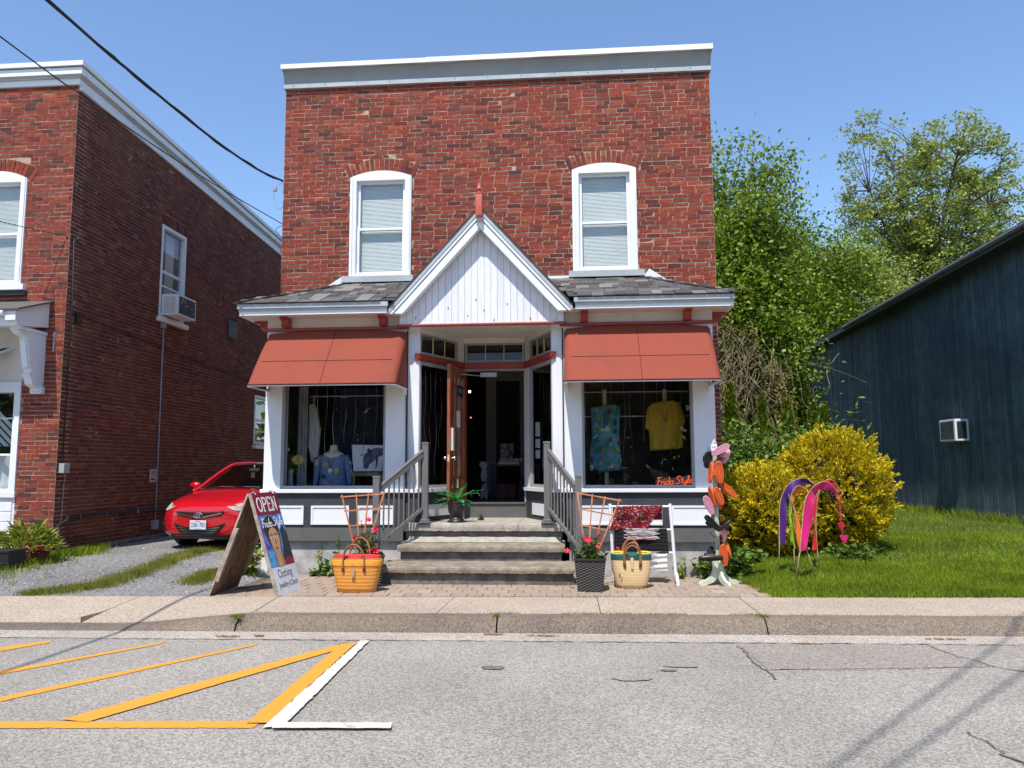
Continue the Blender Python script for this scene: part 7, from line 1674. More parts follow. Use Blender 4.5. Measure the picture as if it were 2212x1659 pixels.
# ------------------------------------------------------------------ golden cedar bushes
M['gold'] = leaf_mat('golden_cedar', [(0, (0.289, 0.272, 0.008)), (.3, (0.510, 0.416, 0.010)), (.6, (0.765, 0.576, 0.014)), (.85, (0.900, 0.720, 0.025)), (1, (0.204, 0.224, 0.010))], .6, .3)
def cedar(label, c, rx, ry, h, n, seed, group):
    rg_ = np.random.default_rng(seed); t = thing('cedar_bush', label, 'bush', c, group)
    u = rg_.uniform(-1, 1, n); th = rg_.uniform(0, 2*PI, n); z = .5+.5*u; w_ = np.sqrt(np.clip(1-np.abs(u)**2.3, 0, 1)); rad = 1-np.abs(rg_.normal(0, .13, n))
    bump = 1+.10*np.sin(th*5+u*6+seed)+.09*np.sin(th*11-u*9)+.05*np.sin(th*3+u*17)
    nv = np.stack([w_*np.cos(th), w_*np.sin(th), u*.9], 1)
    P = np.stack([c[0]+rx*w_*np.cos(th)*rad*bump, c[1]+ry*w_*np.sin(th)*rad*bump, c[2]+h*(.04+.96*z)*(.75+.25*rad*bump)], 1)
    # each spray: a fan of flat scale leaves along a short outward twig
    K = 26; out = nv+np.array([0, 0, .50])+rg_.normal(0, .28, (n, 3)); out /= np.linalg.norm(out, axis=1)[:, None]
    q = rg_.uniform(0, 1, (n, K, 1)); L_ = rg_.uniform(.10, .26, (n, 1, 1)); sdv = np.cross(out, rg_.normal(size=(n, 3))); sdv /= np.linalg.norm(sdv, axis=1)[:, None]
    PP = (P[:, None, :]+out[:, None, :]*(q-.35)*L_+sdv[:, None, :]*rg_.normal(0, .035, (n, K, 1))*(1.15-q)).reshape(-1, 3); oo = np.repeat(out, K, 0)+np.repeat(sdv, K, 0)*rg_.normal(0, .6, (n*K, 1))
    leaf_cloud('foliage', PP, rg_.uniform(.035, .075, n*K), M['gold'], t, up=.3, aspect=.40, out=oo*1.8, rng=rg_)
    st = MB()
    for k in range(8): a = 2*PI*k/8; st.tube([(c[0]+.1*math.cos(a), c[1]+.1*math.sin(a), c[2]-.05), (c[0]+rx*.6*math.cos(a), c[1]+ry*.6*math.sin(a), c[2]+h*.6)], [.03, .01], 5)
    st.build('stems', mat('cedar_bark', (.08, .05, .03), .9, .3, 20), t)
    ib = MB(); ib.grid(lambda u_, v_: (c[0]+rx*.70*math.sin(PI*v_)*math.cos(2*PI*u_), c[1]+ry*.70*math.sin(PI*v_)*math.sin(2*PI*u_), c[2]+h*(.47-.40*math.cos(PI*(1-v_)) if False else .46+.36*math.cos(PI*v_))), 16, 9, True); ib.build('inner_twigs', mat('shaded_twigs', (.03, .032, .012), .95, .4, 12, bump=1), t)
cedar('golden cedar bush, the taller rounded one nearest the barn', (4.08, 12.7, .14), .80, .85, 1.86, 1800, 61, 'golden cedar bushes beside the lawn')
cedar('golden cedar bush, the lower one directly behind the slipper stand', (2.92, 12.35, .12), .70, .7, 1.34, 1300, 62, 'golden cedar bushes beside the lawn')
shrub('leafy_plant', 'low dark leaves at the foot of the golden cedars behind the flags', 'plant', (4.05, 11.65, .12), .55, .28, 240, .10, M['mid_leaf'], 14, .7, .6, seed=63, squash=.4)
# green shrubs behind the cedars, young conifers
shrub('green_shrub', 'mid green leafy shrub behind the golden cedars beside the shop wall', 'shrub', (3.1, 14.3, .2), 1.2, 2.0, 5200, .13, M['mid_leaf'], 60, .5, .5, seed=71)
shrub('green_shrub', 'pinnate leaved green shrub rising above the golden cedars', 'shrub', (4.6, 15.2, .25), .9, 2.2, 2600, .16, M['mid_leaf'], 36, .5, .35, seed=72)
M['arbor'] = leaf_mat('arborvitae', [(0, (0.075, 0.105, 0.008)), (.5, (0.150, 0.182, 0.012)), (.8, (0.255, 0.266, 0.020)), (1, (0.090, 0.126, 0.010))], .6, .25)
for k, (px_, py_, Y, h_) in enumerate(((1573, 930, 17.5, 3.05), (1638, 950, 18.5, 2.85), (1690, 950, 19.5, 2.85), (1742, 945, 20.5, 3.0), (1765, 960, 18.8, 2.7))):
    x0 = (px_-1241)/1661*Y; rg_ = np.random.default_rng(80+k); n = 2600; q = rg_.uniform(0, 1, n)**.8; a = rg_.uniform(0, 2*PI, n); r_ = .34*(1-q)**.8*(1-np.abs(rg_.normal(0, .2, n)))+.02
    t = thing('young_conifer', ('narrow young conifer nearest the shop wall', 'narrow young conifer, second from the shop wall', 'narrow young conifer in the middle of the row', 'narrow young conifer close to the far barn corner', 'narrow young conifer against the barn boards')[k], 'conifer', (x0, Y, .25), 'row of young conifers by the hedge')
    P = np.stack([x0+r_*np.cos(a), Y+r_*np.sin(a), .25+h_*q], 1); leaf_cloud('foliage', P, rg_.uniform(.07, .14, n), M['arbor'], t, aspect=.4, out=np.stack([np.cos(a)*.5, np.sin(a)*.5, np.full(n, 1.2)], 1)*1.5, rng=rg_)
    mb = MB(); mb.tube([(x0, Y, .1), (x0, Y, h_)], [.05, .01], 6); mb.build('trunk', mat('conifer_bark', (.07, .045, .03), .9), t)

# ------------------------------------------------------------------ trees
M['bark'] = mat('grey_bark', (.10, .085, .07), .9, .35, 6, stretch=(3, 3, .7), bump=.8, bscale=14)
M['tree_a'] = leaf_mat('maple_leaf', [(0, (0.081, 0.136, 0.010)), (.3, (0.135, 0.216, 0.014)), (.65, (0.216, 0.304, 0.020)), (.9, (0.342, 0.400, 0.035)), (1, (0.090, 0.160, 0.012))], .5, .35)
M['tree_b'] = leaf_mat('young_leaf', [(0, (0.162, 0.213, 0.035)), (.4, (0.257, 0.312, 0.050)), (.75, (0.365, 0.413, 0.085)), (1, (0.446, 0.463, 0.130))], .5, .35)
M['vine'] = leaf_mat('vine_leaf', [(0, (0.075, 0.105, 0.017)), (.4, (0.135, 0.154, 0.028)), (.7, (0.240, 0.210, 0.050)), (1, (0.360, 0.266, 0.099))], .6, .3)
def tree(label, base, h, crown, ntip, per, lsize, lm, seed, spread=.45, trunk_r=.22, low=.25, limb_r=.03, aspect=.6, droop=.3, forks=5, group=None, shape=None):
    """crown: (cx, cy, cz, rx, ry, rz) ellipsoid holding the twig ends; each end carries a clump of leaves"""
    rg_ = np.random.default_rng(seed); t = thing('tree', label, 'tree', base, group); B = Vector(base); cx, cy, cz, rx, ry, rz = crown
    tips = []
    while len(tips) < ntip:
        p = rg_.uniform(-1, 1, 3); r_ = np.linalg.norm(p)
        if r_ > 1 or r_ < .35*rg_.uniform(0, 1): continue
        k = 1+.18*math.sin(3*math.atan2(p[1], p[0])+seed)+.16*math.sin(5*p[2]+2*p[0]+seed)
        q = Vector((cx+p[0]*rx*k, cy+p[1]*ry*k, cz+p[2]*rz*k))
        if q.z > .6: tips.append(q)
    top = Vector((cx, cy, cz+rz*.75)); wood = MB()
    tr_ = bez([B, B.lerp(top, .35)+Vector((rg_.normal(0, .2), rg_.normal(0, .2), 0)), B.lerp(top, .7)+Vector((rg_.normal(0, .3), 0, 0)), top], 5)
    wood.tube(tr_, [trunk_r*(1-.92*i/(len(tr_)-1)) for i in range(len(tr_))], 9)
    mains = []
    for k in range(forks):
        a = 2*PI*k/forks+rg_.uniform(-.4, .4); q = rg_.uniform(low, .6); s = tr_[int(q*(len(tr_)-1))]; e = Vector((cx+rx*.62*math.cos(a), cy+ry*.62*math.sin(a), cz+rz*rg_.uniform(-.1, .75)))
        pts = bez([s, s.lerp(e, .45)+Vector((0, 0, .06*h)), e], 5); mains.append(pts); wood.tube(pts, [trunk_r*.5*(1-.85*i/(len(pts)-1)) for i in range(len(pts))], 7)
    mains.append(tr_[len(tr_)//3:])
    allp = [p for m_ in mains for p in m_]; A = np.array([tuple(p) for p in allp])
    for q in tips:
        d = A-np.array(tuple(q)); d[:, 2] += np.where(d[:, 2] > -.3, 1.5, 0); s = allp[int(np.argmin((d**2).sum(1)*rg_.uniform(.6, 1.7, len(A))))]
        mid_ = s.lerp(q, .5)+Vector((rg_.normal(0, .12), rg_.normal(0, .12), .08*(q-s).length)); wood.tube([s, mid_, q], [limb_r, limb_r*.6, limb_r*.22], 4, cap=False)
    wood.build('trunk', M['bark'], t, smooth=True)
    T = np.array([tuple(q) for q in tips]); n = ntip*per; P = np.repeat(T, per, 0)+rg_.normal(0, 1, (n, 3))*spread*np.array([1, 1, .65])
    leaf_cloud('crown', P, rg_.uniform(.7, 1.3, n)*lsize, lm, t, up=.5, aspect=aspect, droop=droop, rng=rg_)
    return t
def bx_(px_, Y): return (px_-1241)/1661*Y
tree('dense green maple rising beside the right corner of the shop', (bx_(1585, 25), 25, .2), 13, (bx_(1590, 25), 25.5, 7.1, 1.9, 2.4, 4.3), 360, 150, .15, M['tree_a'], 91, .46, .34, .2, .03, droop=.5, group='trees behind the shop')
tree('green maple of middle height between the shop and the airy tree', (bx_(1735, 37), 37, .2), 14.5, (bx_(1722, 37), 37, 8.2, 3.0, 2.6, 4.4), 380, 130, .18, M['tree_a'], 92, .52, .26, .2, .03, droop=.5, group='trees behind the shop')
tree('tall airy tree with sparse young leaves above the barn roof', (bx_(2000, 44), 44, .2), 21, (bx_(2005, 44), 44, 13.4, 5.0, 4.2, 7.4), 1050, 46, .20, M['tree_b'], 93, .26, .34, .18, .035, droop=.1, forks=13, group='trees behind the shop')
tree('yellow green slender tree rising behind the barn end', (bx_(1850, 39), 39, .2), 11, (bx_(1840, 39), 39, 8.2, 2.6, 2.2, 4.6), 260, 60, .20, M['tree_b'], 94, .36, .2, .3, .025, group='trees behind the shop')
tree('low branching green tree filling the gap behind the hedge', (bx_(1650, 35), 35.5, .2), 8, (bx_(1670, 35), 35.5, 4.4, 3.6, 1.8, 3.8), 340, 120, .22, M['tree_a'], 95, .5, .2, .15, .03, group='trees behind the shop')
tree('broad green tree behind the barn at the far right', (bx_(2300, 52), 52, .2), 13, (bx_(2330, 52), 52, 9.5, 6, 4, 6), 340, 60, .3, M['tree_b'], 96, .5, .3, .2, .035, group='trees behind the shop')
# vine-smothered hedge mass
hg_ = thing('vine_hedge', 'tall hedge smothered in brown stemmed vines beside the shop wall', 'hedge', (4.2, 20.5, .2)); rg_ = np.random.default_rng(97)
n = 17000; u = rg_.uniform(0, 1, n); v = rg_.uniform(0, 1, n); X = 3.75+2.2*u; topz = 5.1-1.1*u+.35*np.sin(u*7)+.25*np.sin(u*19); D = np.abs(rg_.normal(0, .40, n))
P = np.stack([X, 20.2+.6*u+D-.35*np.sin(v*5+u*7), .2+topz*v-D*.35], 1); leaf_cloud('foliage', P, rg_.uniform(.06, .13, n), M['vine'], hg_, up=.5, aspect=.65, droop=.5, rng=rg_)
st = MB(); rr = random.Random(5)
for k in range(120):
    x = 3.8+abs(rr.gauss(0, .8)); z = rr.uniform(2.9, 5.3)-.3*(x-3.8); y = 19.78+rr.uniform(-.1, .45); pts = [(x, y, z)]; dx = rr.gauss(0, .09)
    for j in range(8): dx += rr.gauss(0, .035); x += dx; z -= rr.uniform(.06, .26); pts.append((x, y+rr.gauss(0, .04), z))
    st.tube(bez(pts, 2), rr.uniform(.004, .010), 4, cap=False)
st.build('vines', mat('dry_vine', (.24, .19, .11), .9, .3, 8), hg_)
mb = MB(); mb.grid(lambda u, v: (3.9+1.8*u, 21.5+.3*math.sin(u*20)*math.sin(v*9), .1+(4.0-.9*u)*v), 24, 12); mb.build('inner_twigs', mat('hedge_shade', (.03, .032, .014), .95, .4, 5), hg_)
# distant wood closing the gap, and unseen trees added across the street to darken the window reflections
n = 9000; x = RNG.uniform(-30, 60, n); P = np.stack([x, 75+RNG.normal(0, 2, n), np.abs(RNG.normal(0, 3.2, n))+.2+1.5*np.sin(x*.3)], 1); P[:, 2] = np.clip(P[:, 2], .2, 9)
o = leaf_cloud('far_wood', P, RNG.uniform(.9, 1.8, n), M['tree_a'], None, up=.4, aspect=.8); tag(o, 'distant green wood glimpsed through the trees behind the hedge', 'wood', kind='stuff')
n = 14000; x = RNG.uniform(-40, 40, n); P = np.stack([x, -16-np.abs(RNG.normal(0, 1.5, n)), RNG.uniform(0, 1, n)**.8*(7.0+1.5*np.sin(x*.45)+np.sin(x*1.3))], 1)
o = leaf_cloud('added_street_trees', P, RNG.uniform(.6, 1.2, n), M['tree_a'], None, up=.4, aspect=.8); tag(o, 'unseen line of trees added across the street to darken the shop window reflections', 'trees', kind='stuff')

# ------------------------------------------------------------------ inside the shop
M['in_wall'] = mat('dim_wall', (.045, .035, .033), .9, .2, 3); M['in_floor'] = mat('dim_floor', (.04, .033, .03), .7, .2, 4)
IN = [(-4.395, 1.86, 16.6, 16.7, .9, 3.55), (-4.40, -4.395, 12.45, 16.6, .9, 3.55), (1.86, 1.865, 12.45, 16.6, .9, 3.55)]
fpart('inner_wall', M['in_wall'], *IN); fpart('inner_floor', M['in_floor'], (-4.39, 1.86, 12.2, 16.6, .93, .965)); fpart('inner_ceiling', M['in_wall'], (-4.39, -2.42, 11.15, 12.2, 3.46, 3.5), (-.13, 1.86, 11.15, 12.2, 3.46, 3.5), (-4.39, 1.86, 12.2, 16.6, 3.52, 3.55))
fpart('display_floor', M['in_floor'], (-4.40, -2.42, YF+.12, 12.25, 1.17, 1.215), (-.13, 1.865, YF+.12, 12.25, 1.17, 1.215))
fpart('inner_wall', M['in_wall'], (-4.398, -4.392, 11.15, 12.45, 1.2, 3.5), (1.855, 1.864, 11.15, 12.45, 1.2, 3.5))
# backs of the two displays
def curtain(label, x0, x1, y, z0, z1, m, waves, cat='curtain', nm='curtain'):
    mb = MB(); mb.grid(lambda u, v: (x0+(x1-x0)*u, y+.025*math.sin(u*waves*2*PI)+.01*math.sin(u*waves*5.3), z0+(z1-z0)*v), int(waves*8)+2, 3)
    o = mb.build(nm, m, smooth=True); tag(o, label, cat); return o
curtain('navy curtain hanging behind the left window display', -3.75, -2.45, 11.75, 1.22, 2.74, M['navy'], 9)
curtain('pale grey drape at the left edge of the left shop window', -4.17, -4.02, 11.35, 1.22, 2.95, mat('grey_drape', (.30, .31, .31), .9, .15), 3)
curtain('dark plum cloth behind the right window display', .0, 1.85, 12.05, 1.22, 3.3, mat('plum_cloth', (.028, .016, .018), .9, .3, 4), 6)
for (x0, x1, zz, lab, cat) in ((-4.05, -2.62, 2.6, 'thin rod across the left window display', 'rod'), (.12, 1.68, 2.613, 'upper thin rod across the right window display', 'rod'), (.12, 1.68, 2.248, 'lower thin rod across the right window display', 'rod')):
    mb = MB(); mb.tube([(x0, 11.5, zz), (x1, 11.5, zz)], .008, 6); tag(mb.build('display_rod', M['grey_metal']), lab, cat)
# ribbons
M['ribbon'] = mat('gold_ribbon', (.24, .20, .13), .35, .2, 3, metal=.4); M['ribbon2'] = mat('silver_ribbon', (.26, .26, .27), .3, .2, 3, metal=.4)
def ribbons(label, xs, y, z0, z1, seed, group, uvec=None):
    rr = random.Random(seed)
    for k, x in enumerate(xs):
        n = 14; zb = z0+rr.uniform(0, .5)*(z1-z0)*.6; mb = MB(); ph = rr.uniform(0, 6); L_, R_ = [], []
        base = Vector((x, y+rr.uniform(-.04, .04), 0)) if uvec is None else Vector((uvec[0][0]+(uvec[1][0]-uvec[0][0])*x, uvec[0][1]+(uvec[1][1]-uvec[0][1])*x, 0))
        v = []
        for i in range(n):
            q = i/(n-1); z = z1+(zb-z1)*q; xo = .028*q*math.sin(q*9+ph)+(.05*max(0, q-.8)*5*math.sin(ph)); w_ = .0028*(.35+.65*abs(math.cos(q*5+ph)))
            p = base+Vector((xo, .01*math.sin(q*7+ph), z)); v += [p+Vector((-w_, 0, 0)), p+Vector((w_, .004, 0))]
        mb.add(v, [(2*i, 2*i+1, 2*i+3, 2*i+2) for i in range(n-1)]); o = mb.build('ribbon', (M['ribbon'], M['ribbon2'])[k % 2]); tag(o, '%s %s, %s' % (('silver', 'gold')[(k+1) % 2], label, ('leftmost', 'second from the left', 'third from the left', 'fourth from the left', 'fifth from the left', 'sixth from the left', 'seventh from the left', 'eighth from the left', 'rightmost')[8 if k == len(xs)-1 else k]), 'ribbon', group)
rr = random.Random(1)
ribbons('thin curling ribbon hanging in the left shop window', [-4.0+i*.15+rr.uniform(-.04, .04) for i in range(9)], 11.2, 1.5, 2.98, 3, 'ribbons in the left window')
ribbons('thin curling ribbon hanging in the right shop window', [.22+i*.16+rr.uniform(-.05, .05) for i in range(9)], 11.2, 1.45, 2.95, 4, 'ribbons in the right window')
ribbons('thin ribbon behind the canted glass left of the door', [.14+i*.13 for i in range(5)], 0, 1.35, 2.95, 5, 'ribbons left of the door', ((-2.33, 11.05), (-1.9, 12.02)))
ribbons('thin ribbon behind the canted glass right of the door', [.12+i*.11 for i in range(7)], 0, 1.35, 2.98, 6, 'ribbons right of the door', ((-.18, 11.05), (-.6, 12.02)))

# --- left display: bust with blue top, tote with horse print on a stool, vase of flowers, white cardigan
bu = thing('dress_form', 'cream neck and shoulder dress form wearing a blue flowered top with a pendant', 'mannequin', (-3.42, 11.4, 1.215))
bx0, by0 = -3.621, 11.4
zt_, zb_ = 1.852, 1.215
mb = MB(); mb.lathe([(.001, zt_), (.055, zt_-.003), (.056, zt_-.04), (.06, zt_-.075), (.10, zt_-.105), (.155, zt_-.135), (.165, zt_-.17), (.14, zt_-.24)], 20, (bx0, by0, 0), sy=.7); mb.build('bust', mat('cream_form', (.62, .56, .44), .6, .05), bu, smooth=True)
M['blue_knit'] = mat('blue_knit', (.13, .20, .33), .9, .15, 20, bump=.3)
mb = MB(); rows = [(zt_-.165, .150, .085), (zt_-.155, .175, .09), (zt_-.175, .202, .10), (zt_-.22, .205, .115), (zt_-.32, .19, .12), (zt_-.45, .19, .12), (zb_+.01, .215, .125)]
shell(mb, [(z, a, b) for z, a, b in rows], 28); mb.v = [(p[0]+bx0, p[1]+by0, p[2]) for p in mb.v]; top_ = mb.build('top', M['blue_knit'], bu, smooth=True)
for s in (-1, 1): mb = MB(); mb.tube(bez([(bx0+s*.175, by0, zt_-.17), (bx0+s*.225, by0-.01, zt_-.30), (bx0+s*.25, by0-.02, zt_-.45), (bx0+s*.262, by0-.03, zb_+.04)], 4), [.06-.0016*i for i in range(13)], 10); mb.build('sleeve', M['blue_knit'], bu, smooth=True)
for k, (x, y, c, r) in enumerate(((695, 1275, (.45, .30, .06), .045), (865, 1370, (.42, .42, .06), .045), (665, 1455, (.03, .04, .12), .04), (785, 1520, (.38, .10, .14), .04), (770, 1400, (.30, .33, .40), .03))):
    px_, pz_ = bx0+(x-780)*.1458/1661*11.3, zt_-(y-975)*.1458/1661*11.3; mb = MB()
    for q in range(6): a = 2*PI*q/6; mb.lathe([(0, by0-.1265), (r*.42, by0-.1262), (r*.42, by0-.118)], 8, (px_+r*.55*math.cos(a), 0, pz_+r*.55*math.sin(a)), 'Y')
    mb.build('print_flower', mat('print_flower', c, .9, .2, 30), top_)
mb = MB(); mb.tube(bez([(bx0-.055, by0-.055, zt_-.06), (bx0-.05, by0-.12, zt_-.2), (bx0-.005, by0-.135, zt_-.34)], 5), .0028, 4); mb.tube(bez([(bx0+.055, by0-.055, zt_-.06), (bx0+.04, by0-.12, zt_-.2), (bx0-.005, by0-.135, zt_-.34)], 5), .0028, 4); nk = mb.build('cord', M['wire'], bu)
mb = MB()
for q in range(6): a = 2*PI*q/6; mb.ball((bx0-.005+.022*math.cos(a), by0-.14, zt_-.385+.022*math.sin(a)), .012, 6, 5, 1, .5, 1)
mb.ball((bx0-.005, by0-.142, zt_-.385), .010, 6, 5); mb.build('pendant', mat('silver_pendant', (.75, .75, .72), .3, .05, metal=.5), bu)
stl = thing('stool', 'small wooden stool under the horse print tote in the left window', 'stool', (-2.95, 11.4, 1.215))
T_ = [Vector(p) for p in [(-3.338,11.35,1.442), (-2.886,11.35,1.44)]]
mb = MB(); mb.bbox(T_[0].x, T_[1].x, 11.32, 11.62, T_[0].z-.06, T_[0].z-.005, .006); mb.build('seat', mat('stool_wood', (.24, .16, .07), .7, .3, 6), stl)
for x in (T_[0].x+.05, T_[1].x-.05):
    for y in (11.35, 11.59): mb = MB(); mb.box(x-.018, x+.018, y-.018, y+.018, 1.215, T_[0].z-.06); mb.build('leg', mat('stool_leg', (.14, .11, .08), .7), stl)
tt = thing('tote_bag', 'white tote bag printed with a dark blue horse head in the left window', 'bag', (-2.95, 11.4, T_[0].z))
Q = [Vector(p) for p in [(-3.3,11.36,1.455), (-2.879,11.36,1.455), (-2.827,11.36,1.841), (-3.337,11.36,1.85)]]
mb = MB(); v = [p for p in Q]+[p+Vector((0, .10, 0)) for p in Q]; mb.add(v, [(0, 1, 2, 3), (5, 4, 7, 6), (0, 4, 5, 1), (1, 5, 6, 2), (2, 6, 7, 3), (3, 7, 4, 0)]); tb_ = mb.build('bag_body', mat('white_canvas', (.62, .64, .68), .8, .06), tt)
def flatp(name, m, pts, dy, par):
    P = [Vector(p)+Vector((0, -dy, 0)) for p in pts]; n = len(P)
    MB().add(P+[p+Vector((0, .0015, 0)) for p in P], [tuple(range(n)), tuple(range(n, 2*n))[::-1]]+[(i, n+i, n+(i+1) % n, (i+1) % n) for i in range(n)]).build(name, m, par)
flatp('horse_print', mat('horse_print', (.035, .028, .05), .8, .4, 9, col2=(.11, .12, .22)), [(-3.153,11.36,1.551), (-3.147,11.36,1.501), (-3.11,11.36,1.484), (-3.077,11.36,1.501), (-3.06,11.36,1.556), (-2.999,11.36,1.606), (-2.979,11.36,1.656), (-2.943,11.36,1.661), (-2.892,11.36,1.676), (-2.833,11.36,1.706), (-2.832,11.36,1.796), (-2.956,11.36,1.807), (-3.038,11.36,1.782), (-3.069,11.36,1.767), (-3.089,11.36,1.747), (-3.145,11.36,1.697), (-3.157,11.36,1.627)], .002, tb_)
flatp('horse_ears', mat('horse_ear', (.03, .03, .05), .8), [(-3.12,11.36,1.778), (-3.089,11.36,1.752), (-3.042,11.36,1.747), (-3.059,11.36,1.787), (-3.082,11.36,1.803), (-3.089,11.36,1.773)], .004, tb_)
flatp('horse_mane', mat('horse_mane', (.05, .04, .05), .8), [(-2.979,11.36,1.646), (-2.958,11.36,1.576), (-2.972,11.36,1.48), (-2.942,11.36,1.535), (-2.928,11.36,1.636), (-2.949,11.36,1.716)], .004, tb_)
flatp('feather_print', mat('feather_print', (.08, .07, .08), .8), [(-3.21,11.36,1.688), (-3.181,11.36,1.682), (-3.145,11.36,1.709), (-3.176,11.36,1.71)], .003, tb_)
vs_ = thing('flower_vase', 'glass vase of artificial yellow and dusky pink flowers in the left window corner', 'vase', (-4.232,11.3,1.28))
vx, vz = -4.248, 1.215
mb = MB(); mb.lathe([(.045, vz), (.05, vz+.02), (.04, vz+.1), (.038, vz+.22), (.05, vz+.27), (.046, vz+.27), (.034, vz+.2), (.03, vz+.03), (0, vz+.02)], 16, (vx, 11.3, 0)); mb.build('vase', mat('clear_vase', (.35, .37, .37), .1, .05, spec=.8), vs_, smooth=True)
def lily(c, r, m, par, n=14):
    mb = MB(); c = Vector(c); rr = random.Random(int(r*1e4))
    for ring, (k, el, s) in enumerate(((n, .15, 1), (n-3, .65, .85), (7, 1.1, .6))):
        for i in range(k):
            a = 2*PI*i/k+ring*.3; d = Vector((math.cos(a)*math.cos(el), -math.sin(el), math.sin(a)*math.cos(el)*.75)); sdv = Vector((-math.sin(a), 0, math.cos(a)*.75))
            mb.add([c, c+d*r*s*.5+sdv*r*s*.16, c+d*r*s, c+d*r*s*.5-sdv*r*s*.16], [(0, 1, 2, 3)])
    mb.build('flower_head', m, par)
lily([(-4.104,11.22,1.63)][0], .115, mat('pale_yellow_petal', (.62, .50, .13), .6, .15, 9, island=.2), vs_); lily([(-4.273,11.28,1.667)][0], .085, mat('dusky_pink_petal', (.22, .06, .10), .6, .2, 9, island=.2), vs_); lily([(-4.291,11.28,1.566)][0], .07, mat('grey_green_petal', (.14, .16, .12), .6, .2, 9), vs_)
g = random.Random(3); leaf_cloud('leaves', [(vx+g.gauss(.02, .05), 11.3+g.gauss(0, .03), vz+.27+g.gauss(.03, .03)) for _ in range(40)], .09, M['mid_leaf'], vs_)
cg = thing('cardigan', 'long white cardigan hanging on a wooden stand in the left window', 'cardigan', (-3.998,11.45,2.074))
P_ = [Vector(p) for p in [(-4.02,11.42,2.468), (-3.957,11.42,2.477), (-3.907,11.42,2.389), (-3.852,11.42,2.08), (-3.88,11.42,1.682), (-3.937,11.42,1.652), (-3.958,11.42,1.581), (-4,11.42,1.652), (-4.003,11.42,1.774), (-4.033,11.42,1.836), (-4.033,11.42,2.349)]]
n = len(P_); mb = MB(); mb.add([p+Vector((0, .02*math.sin(i*2.1), 0)) for i, p in enumerate(P_)]+[p+Vector((0, .06, 0)) for p in P_], [tuple(range(n)), tuple(range(n, 2*n))[::-1]]+[(i, n+i, n+(i+1) % n, (i+1) % n) for i in range(n)]); mb.build('cloth', mat('off_white_knit', (.46, .46, .44), .9, .15, 9, stretch=(6, 6, .6), bump=.6), cg)
mb = MB(); a, b = [(-3.982,11.5,2.62), (-3.933,11.5,1.234)]; mb.beam(a, b, .035, .025); mb.build('stand', mat('stand_wood', (.30, .22, .12), .7, .2), cg)

# --- right display: dress, yellow top, neon sign
M['post_wood'] = mat('pale_wood_post', (.48, .36, .18), .7, .15, 4)
def garment(name, label, cat, sleeve, outline, m, y, postpts, dots=None):
    t = thing(name, label, cat, tuple(Vector(outline[0])))
    P = [Vector(p) for p in outline]; cx = sum(p.x for p in P)/len(P); n = len(P); mb = MB()
    # split into left/right chains and loft a shallow rounded body between them
    zs = sorted(set(round(p.z, 4) for p in P)); zmin, zmax = zs[0], zs[-1]
    def span(z):
        xs = []
        for i in range(n):
            a, b = P[i], P[(i+1) % n]
            if (a.z-z)*(b.z-z) <= 0 and abs(a.z-b.z) > 1e-6: xs.append(a.x+(b.x-a.x)*(z-a.z)/(b.z-a.z))
        return (min(xs), max(xs)) if xs else (cx, cx)
    def w(u, v):
        z = zmax-.002-(zmax-zmin-.004)*v; a, b = span(z); th = PI*u
        return ((a+b)/2-(b-a)/2*math.cos(th), y-.075*math.sin(th)**.7-.012*math.sin(u*19+v*3)*v, z)
    mb.grid(w, 26, 30); mb.grid(lambda u, v: (lambda z: (span(z)[0]+(span(z)[1]-span(z)[0])*u, y+.03, z))(zmax-.002-(zmax-zmin-.004)*v), 8, 16)
    o = mb.build('cloth', m, t, smooth=True)
    for k, (a, b) in enumerate(postpts):
        q = MB(); q.beam(Vector(a), Vector(b), .055, .03, up=(0, -1, 0)); q.build('post', M['post_wood'], t)
    return t, o
dm = mat('teal_print_cloth', (.03, .13, .14), .85, .3, 7, col2=(.10, .30, .30), bump=.2)
dr, dro = garment('dress', 'sleeveless teal dress with coloured balloon dots in the right window', 'dress', 0, [(0.248,11.4,2.412), (0.338,11.4,2.411), (0.391,11.4,2.395), (0.454,11.4,2.372), (0.529,11.4,2.393), (0.583,11.4,2.419), (0.693,11.4,2.407), (0.675,11.4,2.279), (0.66,11.4,2.024), (0.666,11.4,1.812), (0.684,11.4,1.654), (0.683,11.4,1.475), (0.565,11.4,1.449), (0.428,11.4,1.432), (0.217,11.4,1.45), (0.239,11.4,1.815), (0.262,11.4,1.921), (0.256,11.4,2.241)], dm, 11.42, [([(0.455,11.44,2.645), (0.456,11.44,2.381)]), ([(0.466,11.44,1.444), (0.466,11.44,1.228)])])
DC = [(.22, .21, .04), (.02, .04, .08), (.13, .02, .09), (.20, .25, .26), (.12, .22, .05), (.02, .16, .16), (.3, .08, .2)]
